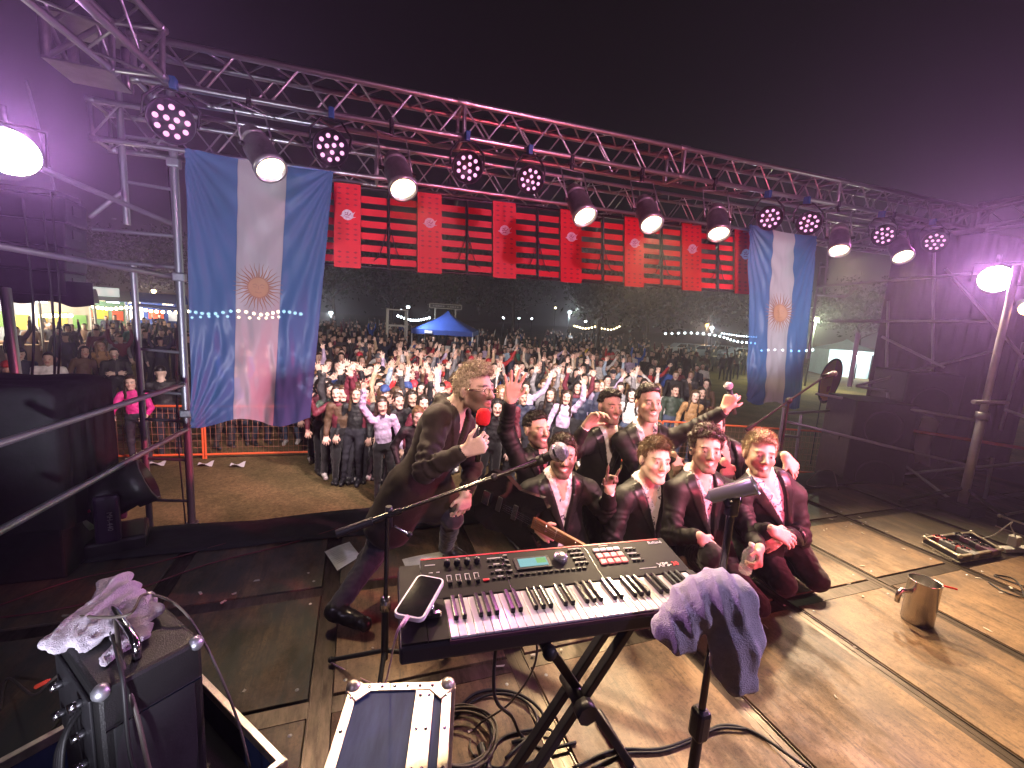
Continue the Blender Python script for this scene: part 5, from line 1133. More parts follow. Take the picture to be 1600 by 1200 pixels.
def make_hair(root, org, c, R, sc, style, m, seed=0, vox=.006, name='hair'):
    s = Sdf(vox); c = np.asarray(c, float)-np.asarray(org); T = lambda x, y, z: c+R@(np.array([x, y, z])*sc); E = lambda p, r, k=.02: s.ell(T(*p), np.array(r)*sc, R, k*sc, 0)
    amp, fr = .004, 60
    if style in ('short', 'fade', 'quiff'):
        t = {'short': .009, 'fade': .004, 'quiff': .006}[style]
        E((0, -.018, .040), (.074+t, .094+t, .087+t)); 
        top = {'short': .010, 'fade': .010, 'quiff': .018}[style]
        E((0, .012, .085), (.060, .074, .038+top), .02)
        if style == 'quiff': E((0, .056, .098), (.048, .028, .020), .02); E((.02, .062, .102), (.03, .022, .015), .015)
        amp = .005; fr = 95
    elif style == 'curly':
        E((0, -.018, .044), (.088, .106, .096)); rg = np.random.default_rng(seed)
        for k in range(46):
            a, e = rg.uniform(0, 2*math.pi), rg.uniform(.05, 1.5); p = np.array([.084*math.cos(a)*math.cos(e), -.012+.100*math.sin(a)*math.cos(e), .045+.095*math.sin(e)])
            if p[1] > .05 and p[2] < .085: continue
            E(tuple(p), (.021, .021, .019), .006)
        amp = .005
    elif style in ('long', 'longloose', 'bun', 'bob'):
        E((0, -.022, .040), (.086, .106, .098))
        if style == 'bun': E((0, -.10, .09), (.04, .04, .04))
        else:
            Ld = {'long': .36, 'longloose': .30, 'bob': .14}[style]
            for sx in (-1, 1): s.cone(T(sx*.066, -.010, .02), T(sx*.088, .012 if style != 'bob' else 0, -Ld*.85), .036*sc, .034*sc, .03, 0)
            s.cone(T(0, -.07, .0), T(0, -.085, -Ld), .066*sc, .06*sc, .04, 0)
        amp = .007; fr = 38
    elif style in ('cap', 'beanie', 'hat', 'hood'):
        t = .016 if style != 'hood' else .030; E((0, -.016, .045), (.074+t, .094+t, .088+t))
        if style == 'cap': s.cone(T(-.035, .10, .062), T(.035, .10, .062), .012*sc, .012*sc, .02, 0); s.cone(T(-.02, .135, .056), T(.02, .135, .056), .010*sc, .010*sc, .03, 0)
        if style == 'hat': s.ell(T(0, 0, .066), np.array((.15, .165, .010))*sc, R, .01, 0)
        if style == 'beanie': E((0, -.02, .13), (.028, .028, .026), .01)
        if style == 'hood': E((0, -.05, -.06), (.10, .07, .08), .04)
        amp = .002
    def fc(P):
        q = (P-c)@R/sc; x, y, z = q[..., 0], q[..., 1], q[..., 2]
        if style in ('long', 'longloose', 'bob', 'bun'): d = np.maximum.reduce([np.abs(x)-.064-.0*z, z-.084+.5*np.maximum(0, np.abs(x)-.02), -(y-.022), -(z+.20)])
        elif style in ('cap', 'beanie', 'hat', 'hood'):
            d = np.maximum(z-.058, -(y+.01-.06*(style == 'beanie'))) if style != 'hood' else np.maximum.reduce([np.abs(x)-.066, z-.075, -(y-.03)])
            if style == 'beanie': d = z-.030
            if style == 'cap': d = np.maximum(z-.050, -(y+.2))
            if style == 'hat': d = z-.056
        else:
            line = .088-.018*np.clip(np.abs(x)/.06, 0, 1)**2
            a = np.maximum.reduce([z-line, -(y-.028), np.abs(x)-.30])                 # forehead and face
            b2 = np.maximum(z+.018+.06*np.clip(-y/.09, 0, 1), -(y+.16))                # below ear / nape
            c2 = np.maximum.reduce([z-.012, -(y+.012), -(np.abs(x)-.03)])
            d = np.minimum(np.minimum(a, b2), c2)
            if style == 'fade': d = np.minimum(d, np.maximum(z-.030, np.abs(x)*0-1))
        return -d*sc
    lo, hi = np.array([-9.]*3), np.array([9.]*3); s.cut(fc, lo, hi)
    V, Q, L = s.build()
    if len(V) == 0: return None
    N_ = nrmls(V, Q); V = V+N_*(amp*vnoise(V*fr, seed)+amp*.6*vnoise(V*fr*2.3, seed+4))[:, None]
    return V, Q
def body_sdf(J, vox, build=1.0, sleeve=0, coat=False, skirt=False, hands=None, headsc=1.0, girl=False, lab_top=1, lab_leg=2):
    """J: dict of world joints (np arrays); 'a' = the person's right side"""
    s = Sdf(vox); g = build; up = unit(J['neck']-J['pel']); ac = J['sb']-J['sa']; ac = unit(ac-up*(ac@up)); fw = np.cross(ac, up)
    Rt = np.stack([ac, fw, up], 1); tl = np.linalg.norm(J['neck']-J['pel'])
    ch = J['neck']-up*.155*g-fw*.012; ab = J['pel']+up*tl*.36+fw*.012
    sw = np.linalg.norm(J['sb']-J['sa'])/2
    s.ell(ch, np.array((max(.155, sw*.86), .112, .165))*g, Rt, .05, lab_top); s.ell(ab, np.array((.142, .108, .16))*g, Rt, .06, lab_top); s.ell(J['pel']+up*.02, np.array((.158, .118, .125))*g, Rt, .06, lab_leg)
    for h in ('a', 'b'): s.cone(J['neck']-up*.045*g-fw*.02, J['s'+h], .062*g, .058*g, .04, lab_top)
    s.cone(J['neck']-up*.03-fw*.012, J['head']-unit(J['head']-J['neck'])*.045-J['hR'][:, 1]*.022, .060*g, .054*g, .03, 0)
    for h in ('a', 'b'):
        s.cone(J['s'+h], J['e'+h], .054*g+sleeve, .043*g+sleeve, .02, lab_top); we = J['w'+h]-unit(J['w'+h]-J['e'+h])*.012; s.cone(J['e'+h], we, .043*g+sleeve, .031*g+sleeve, .015, lab_top); s.cone(we-unit(J['w'+h]-J['e'+h])*.03, J['w'+h]+unit(J['w'+h]-J['e'+h])*.01, .027*g, .026*g, .012, 0)
        hp = J['pel']+ac*(.092*g)*(-1 if h == 'a' else 1)-up*.02
        s.cone(hp, J['k'+h], .092*g, .064*g, .04, lab_leg); s.cone(J['k'+h], J['f'+h], .062*g, .046*g, .025, lab_leg)
        toe = J['t'+h] if 't'+h in J else J['f'+h]+fw*np.array((1, 1, 0))*.15-np.array((0, 0, .045))
        hl = J['f'+h]-unit(toe-J['f'+h])*.03+np.array((0, 0, -.035)) if 't'+h not in J else J['f'+h]
        s.cone(hl, toe, .046, .036, .02, 3)
    if coat:
        for h in ('a', 'b'):
            hp = J['pel']+ac*(.095*g)*(-1 if h == 'a' else 1); s.cone(hp+up*.05, hp+(J['k'+h]-hp)*.62, .125*g, .128*g, .06, lab_top)
    return s, Rt, fw, up, ac
def person(name, J, label, tone, hair, hairm, top=SHIRT, jacket=SUIT, legs=TROU, coat=False, build=1.0, hands=None, beard=0, smile=True, glasses=False, headsc=1.05, vox=.0065, opening=True, seed=0, group=None, curlc=(.02, .014, .01), earpiece=False, op=(.075, .20)):
    J = {k: (np.array(v, float) if not isinstance(v, np.ndarray) else v) for k, v in J.items()}
    zmin = min(J['fa'][2], J['fb'][2], J['ka'][2], J['kb'][2]); org = np.array([J['pel'][0], J['pel'][1], zmin])
    for k in list(J):
        if k != 'hR': J[k] = J[k]-org
    s, Rt, fw, up, ac = body_sdf(J, vox, build, headsc=headsc)
    add_head(s, J['head'], J['hR'], headsc, 0, vox)
    for h in ('a', 'b'):
        hd = (hands or {}).get(h, {}); d = hd.get('d', unit(J['w'+h]-J['e'+h])); add_hand(s, J['w'+h], d, hd.get('n', fw), hd.get('side', 1 if h == 'b' else -1), hd.get('curl', .4), hd.get('sc', 1.05), 0, hd.get('spread', .12), hd.get('horns', False), vox)
    # collar
    nb = J['neck']-fw*.012+up*.012
    for k in range(12):
        a0, a1 = [2*math.pi*(k+q)/12 for q in (0, 1)]
        if math.sin((a0+a1)/2) > .80: continue
        P = [nb+ac*.072*math.cos(a)+fw*.072*math.sin(a)-up*(.045*max(0, math.sin(a))) for a in (a0, a1)]; s.cone(P[0], P[1], .016, .016, .006, 1)
    V, Q, L = s.build(); V = relax(V, Q, 1, .4)
    tq = (V-J['pel'])@Rt; tl = np.linalg.norm(J['neck']-J['pel'])
    sk = (L == 1) & (tq[:, 1] > .02) & (np.abs(tq[:, 0]) < .034*np.clip((tq[:, 2]-tl+.13)/.12, 0, 1)) & (tq[:, 2] > tl-.13); L = L.copy(); L[sk] = 0
    col = face_col(V, J['head'], J['hR'], headsc, tone, curlc, beard, smile, seed=seed)
    cl = (L > 0); N_ = nrmls(V, Q); V = V+N_*np.where(cl, .004*vnoise(V*22, seed)+.003*vnoise(V*55, seed+2), 0)[:, None]
    mi = np.median(L[Q], 1).astype(int)
    root = link(name, npmesh(name, V, Q, [SKIN, top, legs, SHOE], mi, col), None, Vector(org)); tag(root, label, 'person', group)
    # jacket / coat
    if jacket is not None:
        j = Sdf(vox*1.12); g = build; inf = .016
        sw = np.linalg.norm(J['sb']-J['sa'])/2; ch = J['neck']-up*.155*g-fw*.012; ab = J['pel']+up*tl*.36+fw*.010
        j.ell(ch, np.array((max(.155, sw*.86)+inf, .112+inf, .172+inf))*g, Rt, .05, 0); j.ell(ab, np.array((.150+inf, .112+inf, .17+inf))*g, Rt, .06, 0); j.ell(J['pel']+up*.03, np.array((.168+inf, .126+inf, .13))*g, Rt, .06, 0)
        for h in ('a', 'b'):
            j.cone(J['neck']-up*.052*g-fw*.022, J['s'+h], .070*g, .074*g, .04, 0); j.cone(J['s'+h], J['e'+h], .069*g, .058*g, .025, 0)
            d = unit(J['w'+h]-J['e'+h]); j.cone(J['e'+h], J['w'+h]-d*.025, .058*g, .043*g, .02, 0)
            hp = J['pel']+ac*.085*g*(-1 if h == 'a' else 1)
            kk = hp+(J['k'+h]-hp)*(.46 if coat else .22); j.cone(hp+up*.06, kk, .112*g+(.02 if coat else 0), .106*g+(.03 if coat else 0), .05, 0)
        if coat:
            for k in range(10):     # collar roll
                a0, a1 = [2*math.pi*(k+q)/10 for q in (0, 1)]; P = [J['neck']-fw*.016+ac*.085*math.cos(a)+fw*.085*math.sin(a)+up*(.004-.04*max(0, math.sin(a))) for a in (a0, a1)]; j.cone(P[0], P[1], .026, .026, .012, 0)
        wtop, zbut = op
        def V_(P):
            q = (P-J['pel'])@Rt; lx, ly, lz = q[..., 0], q[..., 1], q[..., 2]
            hw = np.where(lz > zbut, wtop*np.clip((lz-zbut)/(tl-zbut-.02), 0, 1.15), np.clip((zbut-lz)*.42, 0, .10)*(0 if coat else 1))
            return -np.maximum(np.abs(lx)-hw, -(ly-.0))
        j.cut(V_, [-9]*3, [9]*3)
        def nk(P): return -(np.linalg.norm(P-(J['neck']+up*.05-fw*.005), axis=-1)-.078)
        if not coat: j.cut(nk, [-9]*3, [9]*3)
        V2, Q2, L2 = j.build(); V2 = relax(V2, Q2, 1, .4); q = (V2-J['pel'])@Rt; lx, ly, lz = q.T
        hw = np.where(lz > zbut, wtop*np.clip((lz-zbut)/(tl-zbut-.02), 0, 1.15), 0)
        lw = (.012+.062*np.clip((lz-zbut)/(tl-zbut), 0, 1)*np.clip((tl+.03-lz)/.05, 0, 1)); lap = (lz > zbut) & (ly > .02) & (np.abs(lx)-hw < lw) & (np.abs(lx) < .15)
        N2 = nrmls(V2, Q2)
        # folds: along limbs they ring the sleeve, on the body they fan from armpit and waist
        fold = .0035*vnoise(V2*np.array((9, 9, 15)), seed+11)+.0016*vnoise(V2*30, seed+12)
        for h in ('a', 'b'):
            for A, B in ((J['s'+h], J['e'+h]), (J['e'+h], J['w'+h])):
                ba = B-A; Lb = np.linalg.norm(ba); t = ((V2-A)@ba)/Lb; rr = np.linalg.norm(V2-A-np.outer(t/Lb, ba), axis=1); m_in = (rr < .10) & (t > .02) & (t < Lb+.02)
                fold += np.where(m_in, .0034*np.sin(t*115+5*vnoise(V2*11, seed+20)+seed)*np.exp(-((t-Lb*.92)/.14)**2 if A is J['s'+h] else -((t-.05)/.12)**2), 0)
        fold *= (1.5 if coat else 1.0)
        V2 = V2+N2*np.where(lap, .007, fold)[:, None]
        link('coat' if coat else 'jacket', npmesh('jacket', V2, Q2, [jacket, LAPEL if not coat else jacket], np.median(lap[Q2], 1).astype(int)), root)
    H = make_hair(root, np.zeros(3), J['head'], J['hR'], headsc, hair, hairm, seed, vox*.95)
    if H:
        hc, R = J['head'], J['hR']; rg = np.random.default_rng(seed)
        def flow(P, N_):
            q = (P-hc)@R; d = np.zeros_like(q)
            if hair == 'curly': d = rg.normal(size=q.shape)+.6*(N_@R)
            else:
                topm = np.clip((q[:, 2]-.05)/.05, 0, 1)[:, None]; d = topm*np.array((.25, 1.0 if hair != 'quiff' else .75, .35))+(1-topm)*np.array((0, -.35, -1.0)); d = d+.30*(N_@R)+.28*rg.normal(size=q.shape)
            return d@R.T
        ln = {'fade': .012, 'short': .020, 'quiff': .030, 'curly': .022}.get(hair, .02); BV, BQ = blades(H[0], H[1], 7000, ln, .0011, flow, rg)
        o = link('hair', npmesh('hair', np.concatenate([H[0], BV]), np.concatenate([H[1], BQ+len(H[0])]), hairm), root); o['kind'] = 'stuff'
    hc, R = J['head'], J['hR']; T = lambda x, y, z: Vector(hc+R@(np.array([x, y, z])*headsc))
    if glasses:
        b = MB(); gm = mat('gold_glasses', (.75, .62, .40), .2, .9)
        for sx in (-1, 1): b.path([T(sx*.032+.020*math.cos(t), .101-.012*abs(math.cos(t)) if False else .100, .004+.015*math.sin(t)) for t in np.linspace(0, 2*math.pi, 17)[:-1]], .0017, 5, True); b.path([T(sx*.056, .098, .010), T(sx*.076, .05, .012), T(sx*.080, -.01, .010)], .0024, 5)
        b.path([T(-.010, .103, .008), T(0, .107, .011), T(.010, .103, .008)], .002, 5); b.build('glasses', gm, root)
    if earpiece:
        b = MB(); b.sphere(T(.084, .0, -.004), .009, 8); b.path(curve_pts([T(.084, -.002, -.012), T(.086, -.02, .02), T(.08, -.035, -.02), T(.07, -.04, -.07)], 12), .0022, 5); b.build('earpiece', BLACKP, root)
    return root
def JP(**kw):
    """joints from photograph pixels and depth along the view axis"""
    o = {}
    for k, v in kw.items():
        if k in ('face', 'hup'): continue
        o[k] = np.array(atd(*v)) if len(v) == 3 else np.array(v)
    if 'face' in kw:
        rr, tw, uu = kw['face']; tc_ = CAMP-Vector(o['head']); tc_.z = 0; tc_.normalize(); rt_ = Vector((-tc_.y, tc_.x, 0)); fwd = rt_*rr + tc_*tw + Vector((0, 0, 1))*(uu+.10); up = Vector(kw.get('hup', (0, 0, 1))); up = rt_*up.x + Vector((0, 0, 1))*up.z + tc_*up.y; o['neck'] = o['neck']+(o['head']-o['neck'])*.14
        o['hR'] = frame(np.array(fwd), np.array(up))
    return o
TOC = np.array(-Vector((f_.x, f_.y, 0)).normalized()); RGT = np.array(r_); UP = np.array((0, 0, 1.))
def gnd(J, *ks):
    for k in ks: J[k] = J[k].copy(); J[k][2] = max(J[k][2], .045)
    return J
T1, T2, T3, T4 = (.60, .42, .34), (.53, .355, .28), (.47, .305, .235), (.64, .47, .39)
def chk(n, J):
    L = lambda a, b: float(np.linalg.norm(J[a]-J[b])); print('CHK', n, ' '.join('%s %.2f' % (a+'-'+b, L(a, b)) for a, b in (('pel', 'neck'), ('neck', 'head'), ('sa', 'sb'), ('sa', 'ea'), ('ea', 'wa'), ('sb', 'eb'), ('eb', 'wb'), ('pel', 'ka'), ('ka', 'fa'), ('pel', 'kb'), ('kb', 'fb'))), 'z pel %.2f head %.2f ka %.2f kb %.2f fa %.2f fb %.2f' % tuple(J[k][2] for k in ('pel', 'head', 'ka', 'kb', 'fa', 'fb')))
HERO = {}
HERO['host'] = JP(pel=(648, 768, 2.46), neck=(706, 640, 2.36), head=(742, 610, 2.27), sa=(684, 655, 2.22), sb=(722, 662, 2.50), ea=(664, 736, 2.08), wa=(724, 706, 2.02), eb=(738, 730, 2.42), wb=(729, 768, 2.34), ka=(580, 872, 2.38), fa=(523, 972, 2.20), kb=(706, 808, 2.42), fb=(697, 858, 2.86), face=(0.78, 0.60, -.02), hup=(.22, .1, 1))
HERO['waver'] = JP(pel=(838, 800, 3.10), neck=(846, 706, 3.02), head=(838, 672, 2.96), sa=(812, 722, 2.98), sb=(882, 722, 3.12), ea=(790, 672, 2.92), wa=(797, 628, 2.76), eb=(900, 780, 3.10), wb=(888, 826, 3.0), ka=(810, 850, 2.86), fa=(800, 865, 3.20), kb=(870, 850, 2.9), fb=(875, 865, 3.25), face=(0.66, 0.75, .05), hup=(.05, 0, 1))
HERO['bassist'] = JP(pel=(870, 852, 2.80), neck=(872, 748, 2.62), head=(879, 713, 2.54), sa=(830, 768, 2.58), sb=(918, 766, 2.68), ea=(803, 818, 2.56), wa=(838, 822, 2.40), eb=(948, 806, 2.66), wb=(952, 768, 2.52), ka=(850, 905, 2.50), fa=(850, 925, 2.86), kb=(915, 885, 2.6), fb=(905, 910, 2.9), face=(0.15, 0.98, .0), hup=(.02, 0, 1))
HERO['fist'] = JP(pel=(930, 762, 3.36), neck=(948, 672, 3.22), head=(953, 636, 3.12), sa=(915, 694, 3.14), sb=(990, 690, 3.28), ea=(888, 712, 2.98), wa=(914, 668, 2.86), eb=(1010, 742, 3.25), wb=(1000, 780, 3.1), ka=(915, 840, 3.25), fa=(915, 868, 3.55), kb=(960, 840, 3.3), fb=(965, 862, 3.6), face=(0.52, 0.85, -.02), hup=(.06, 0, 1))
HERO['armout'] = JP(pel=(1005, 762, 3.24), neck=(1008, 668, 3.06), head=(1013, 630, 2.96), sa=(972, 690, 3.06), sb=(1048, 686, 3.06), ea=(1000, 742, 2.98), wa=(1050, 712, 2.78), eb=(1096, 664, 2.92), wb=(1132, 641, 2.76), ka=(990, 842, 3.1), fa=(985, 865, 3.45), kb=(1040, 842, 3.12), fb=(1040, 862, 3.5), face=(0.40, 0.92, .0), hup=(-.04, 0, 1))
HERO['front1'] = JP(pel=(1000, 862, 2.86), neck=(1010, 756, 2.72), head=(1023, 719, 2.62), sa=(974, 778, 2.66), sb=(1048, 776, 2.78), ea=(955, 846, 2.60), wa=(992, 876, 2.44), eb=(1066, 838, 2.72), wb=(1070, 872, 2.6), ka=(1030, 886, 2.50), fa=(1000, 925, 2.74), kb=(1062, 892, 2.56), fb=(1040, 925, 2.82), face=(0.50, 0.86, -.04), hup=(.10, 0, 1))
HERO['front2'] = JP(pel=(1092, 862, 2.80), neck=(1092, 744, 2.66), head=(1103, 704, 2.56), sa=(1056, 768, 2.62), sb=(1140, 768, 2.68), ea=(1048, 836, 2.54), wa=(1092, 838, 2.38), eb=(1172, 832, 2.56), wb=(1186, 856, 2.36), ka=(1112, 868, 2.36), fa=(1110, 920, 2.50), kb=(1160, 888, 2.50), fb=(1150, 915, 2.85), face=(0.30, 0.95, .02), hup=(.0, 0, 1))
HERO['behind'] = JP(pel=(1140, 790, 3.25), neck=(1124, 698, 3.06), head=(1112, 668, 2.98), sa=(1092, 712, 3.0), sb=(1166, 712, 3.10), ea=(1100, 752, 2.92), wa=(1130, 722, 2.72), eb=(1212, 735, 3.02), wb=(1226, 712, 2.80), ka=(1120, 845, 3.0), fa=(1120, 862, 3.3), kb=(1170, 845, 3.05), fb=(1170, 862, 3.35), face=(0.12, 0.99, .0), hup=(-.10, 0, 1))
HERO['fair'] = JP(pel=(1212, 846, 2.92), neck=(1192, 750, 2.74), head=(1187, 710, 2.64), sa=(1152, 772, 2.66), sb=(1238, 772, 2.78), ea=(1168, 836, 2.60), wa=(1204, 828, 2.44), eb=(1250, 838, 2.72), wb=(1222, 838, 2.50), ka=(1190, 890, 2.82), fa=(1200, 880, 3.18), kb=(1228, 888, 2.86), fb=(1238, 880, 3.22), face=(0.34, 0.94, -.02), hup=(.03, 0, 1))

def kneel(J, th=.40, sh=.40, sp=.13, zk=.085, keep=()):
    up = unit(J['neck']-J['pel']); ac = unit(J['sb']-J['sa']); ac = unit(ac*np.array((1, 1, 0))); fw = np.cross(ac, UP)
    J['pel'] = J['pel'].copy(); J['pel'][2] = max(J['pel'][2], .17)
    for h, sg in (('a', -1), ('b', 1)):
        if h in keep: continue
        dz = J['pel'][2]-zk; hr = math.sqrt(max(.02, th*th-dz*dz)) if dz < th else .05
        k = J['pel']+ac*sg*sp+fw*hr; k[2] = zk; J['k'+h] = k; f = k-fw*sh+ac*sg*.02; f[2] = .075; J['f'+h] = f; t = f-fw*.12; t[2] = .05; J['t'+h] = t
    return J
H = HERO
H['host']['fa'][2] = .085; H['host']['fb'][2] = .085
fwh = unit(RGT*.8+TOC*.45)*np.array((1, 1, 0)); H['host']['ta'] = H['host']['fa']+unit(RGT*.9+TOC*.2)*.17+np.array((0, 0, -.045)); H['host']['tb'] = H['host']['fb']+fwh*.17+np.array((0, 0, -.045))
for n in ('waver', 'bassist', 'fist', 'armout', 'behind'): kneel(H[n])
H['fair']['pel'] = np.array(atd(1206, 836, 2.92)); kneel(H['fair'], th=.31)
kneel(H['front1'], keep=('a',)); H['front1']['fa'] = H['front1']['ka']+np.array((0, 0, -.0)); H['front1']['fa'][2] = .09; H['front1']['fa'][:2] += -TOC[:2]*.12
kneel(H['front2'], keep=('a',)); H['front2']['fa'][2] = .09
host = person('person', H['host'], 'bearded man in a long brown coat and glasses bending forward with a red microphone', T4, 'quiff', GREYH, top=BLACKF, jacket=COAT, legs=JEAN, coat=True, build=.98, beard=.85, smile=False, glasses=True, headsc=1.06, seed=1, curlc=(.06, .035, .022), op=(.05, .30),
    hands={'a': dict(d=RGT*.8+UP*.35+TOC*.1, n=TOC*.9-UP*.2+RGT*.1, curl=1.25, sc=1.1), 'b': dict(d=-UP*.9-RGT*.1, n=TOC*.7+RGT*.5, curl=.45, sc=1.05, spread=.22)})
person('person', H['waver'], 'dark-haired bearded man in black kneeling at the back with one open hand raised high', T2, 'fade', DARKH, top=SUITD, jacket=SUITD, beard=.75, build=.95, headsc=1.0, seed=2, hands={'a': dict(d=UP+RGT*.1, n=-TOC, curl=.16, sc=1.25, spread=.3), 'b': dict(d=-UP, n=RGT)})
person('person', H['bassist'], 'man in a black suit kneeling with a bass guitar, his face behind the microphone', T2, 'short', BROWNH, jacket=SUIT, beard=.8, build=.95, headsc=1.0, seed=3, hands={'a': dict(d=RGT*.75-UP*.5+TOC*.1, n=TOC*.9+UP*.3, curl=.75, sc=1.05), 'b': dict(d=UP*.95+RGT*.05, n=-TOC*.8-RGT*.3, curl=.3, horns=True, sc=1.0)})
person('person', H['fist'], 'man with cropped dark hair and stubble in a black suit, waving a raised fist', T2, 'fade', DARKH, top=SHIRTP, jacket=SUITD, beard=.55, build=.95, headsc=1.0, seed=4, hands={'a': dict(d=UP*.75+RGT*.6, n=-RGT*.4-TOC*.5, curl=.8, sc=1.2), 'b': dict(d=-UP, n=RGT)})
person('person', H['armout'], 'short-haired man in a black suit stretching one arm to the right with a microphone', T3, 'fade', DARKH, jacket=SUITD, beard=.12, build=.95, headsc=1.04, seed=5, hands={'a': dict(d=RGT*.45-UP*.75+TOC*.1, n=TOC*.8+UP*.5, curl=.45), 'b': dict(d=UP*.85+RGT*.3, n=-RGT*.5+TOC*.5, curl=1.3, sc=1.05)})
person('person', H['front1'], 'clean-shaven young man in a shiny black jacket kneeling left of the curly-haired man', T4, 'quiff', LBROWN, jacket=SUIT, beard=.0, build=.98, headsc=1.06, seed=6, hands={'a': dict(d=RGT*.85-UP*.2+TOC*.3, n=UP*.7+TOC*.6, curl=.5), 'b': dict(d=-UP*.7+TOC*.5, n=TOC*.5+UP*.6)}, curlc=(.06, .04, .02), op=(.07, .16))
person('person', H['front2'], 'curly-haired bearded man in a black suit crouching in front, holding a water bottle', T1, 'curly', BROWNH, jacket=SUIT, beard=.62, build=.98, headsc=1.04, seed=7, earpiece=True, hands={'a': dict(d=RGT*.7-UP*.65+TOC*.1, n=TOC*.7+UP*.6, curl=.4), 'b': dict(d=-UP*.35-RGT*.2+TOC*.5, n=RGT*.8+UP*.4, curl=1.1)}, curlc=(.05, .03, .018), op=(.055, .17))
person('person', H['behind'], 'man half hidden behind the curly-haired man, his arms round his neighbours', T2, 'short', BROWNH, top=SUITD, jacket=SUITD, beard=.3, build=.95, headsc=.98, seed=8, hands={'a': dict(d=RGT*.4-UP*.85, n=TOC*.85+UP*.4, curl=.35, sc=1.15), 'b': dict(d=RGT*.55-UP*.7+TOC*.2, n=TOC*.7+UP*.6, curl=.55, sc=1.15)})
person('person', H['fair'], 'fair-haired bearded man in a black suit kneeling furthest right', T4, 'quiff', BLONDH, jacket=SUITD, beard=.6, build=1.04, headsc=1.06, seed=9, hands={'a': dict(d=RGT*.85-UP*.35+TOC*.25, n=UP*.6+TOC*.6, curl=.45), 'b': dict(d=-RGT*.8-UP*.35+TOC*.2, n=UP*.5+TOC*.7, curl=.6)}, curlc=(.20, .12, .055), op=(.075, .14))
# ---- what they hold
wv = Vector(H['host']['wa']); hdir = Vector(unit(RGT*.8+UP*.35+TOC*.1)); hn = Vector(unit(TOC*.9-UP*.2+RGT*.1))
grip = wv+hdir*.085-hn*.028; top = atd(755, 652, pix(grip)[2]-.0); hb = (grip-(top-grip).normalized()*.06)
rm = empty('red_microphone', grip, 'handheld microphone with a red foam windshield held by the host', 'microphone'); dm = (top-grip).normalized()
b = MB(); b.cone(-dm*.09, dm*((top-grip).length-.03), .012, .016, 14); b.build('handle', GUN, rm)
b = MB(); q = Matrix.Translation(top-grip) @ dm.to_track_quat('Z', 'Y').to_matrix().to_4x4(); b.lathe([(.0, -.038), (.026, -.036), (.033, -.02), (.034, .005), (.030, .028), (.018, .040), (0, .043)], 22, q); b.build('windshield', mat('red_foam', (.72, .012, .02), .9, bump=.6, bscale=420), rm)
# microphone in the outstretched hand
wv = Vector(H['armout']['wb']); hd_ = Vector(unit(UP*.85+RGT*.3)); hn = Vector(unit(-RGT*.5+TOC*.5)); g = wv+hd_*.075-hn*.025; am_ = empty('handheld_microphone', g, 'black handheld microphone in the outstretched hand', 'microphone'); d = (atd(1138, 612, pix(g)[2])-atd(1146, 648, pix(g)[2])).normalized()
b = MB(); b.cone(-d*.10, d*.06, .012, .017, 12); b.build('handle', BLACKP, am_); b = MB(); b.sphere(d*.085, .027, 14); b.build('grille', GR, am_)
# water bottle
wv = Vector(H['front2']['wb']); bt = atd(1167, 880, pix(wv)[2]-.04); PET = mat('clear_plastic_bottle', (.80, .86, .92), .10, alpha=.26, spec=.9)
bo = empty('water_bottle', bt, 'small clear plastic water bottle in the hand of the curly-haired man', 'bottle'); q = Matrix.Rotation(.12, 4, 'Y')
b = MB(); b.lathe([(0, -.055), (.028, -.055), (.032, -.048), (.032, -.01), (.026, .0), (.032, .012), (.032, .045), (.028, .065), (.014, .085), (.013, .10)], 18, q); b.build('body', PET, bo); b = MB(); b.lathe([(.0145, .098), (.0145, .114), (0, .115)], 14, q); b.build('cap', mat('white_plastic', (.75, .74, .72), .4), bo)
# bass guitar
p0, p1 = atd(845, 822, 2.36), atd(926, 866, 2.20); nd = (p1-p0).normalized(); bg = empty('bass_guitar', p0, 'black electric bass with a rosewood fretboard held by the kneeling guitarist', 'guitar')
nf = Vector(TOC); nf = (nf-nd*nf.dot(nd)).normalized(); ns = nd.cross(nf).normalized()
def gq(x, y, z): return nd*x+ns*y+nf*z
RW = mat('rosewood', (.20, .085, .04), .4, var=.3, vscale=30); b = MB(); L0 = (p1-p0).length+.35
b.poly([gq(-.05, -.031, .012), gq(L0, -.022, .012), gq(L0, .022, .012), gq(-.05, .031, .012)], nf*-.022); nk_ = b.build('neck', RW, bg)
for k in range(14): x = -.03+L0*(1-.945**(k*1.0))/(1-.945**14.)*1.0; b = MB(); w_ = .030-.009*x/L0; b.cone(gq(x, -w_, .013), gq(x, w_, .013), .0016, .0016, 5); b.build('fret', CHROME, nk_)
for k in range(4): b = MB(); y = -.018+.012*k; b.cone(gq(-.25, y, .017), gq(L0, y*.7, .0155), .0011, .0011, 5); b.build('string', CHROME, bg)
out = [(-.05, .06), (.02, .12), (.02, .17), (-.05, .19), (-.13, .165), (-.22, .15), (-.32, .18), (-.42, .15), (-.47, .05), (-.45, -.08), (-.38, -.17), (-.28, -.17), (-.18, -.13), (-.10, -.14), (-.03, -.15), (.01, -.11), (-.04, -.05)]
b = MB(); b.poly([gq(x, y, .004) for x, y in out], nf*-.042); b.build('body', mat('black_lacquer', (.010, .009, .010), .12, coat=.5), bg)
for x in (-.17, -.28): b = MB(); b.box((0, 0, 0), (.03, .085, .012), rot=Matrix((nd, ns, nf)).transposed(), bev=.003); o = b.build('pickup', BLACKP, bg); o.location = gq(x, 0, .008)
b = MB(); b.box((0, 0, 0), (.05, .08, .02), rot=Matrix((nd, ns, nf)).transposed(), bev=.003); o = b.build('bridge', CHROME, bg); o.location = gq(-.37, 0, .01)
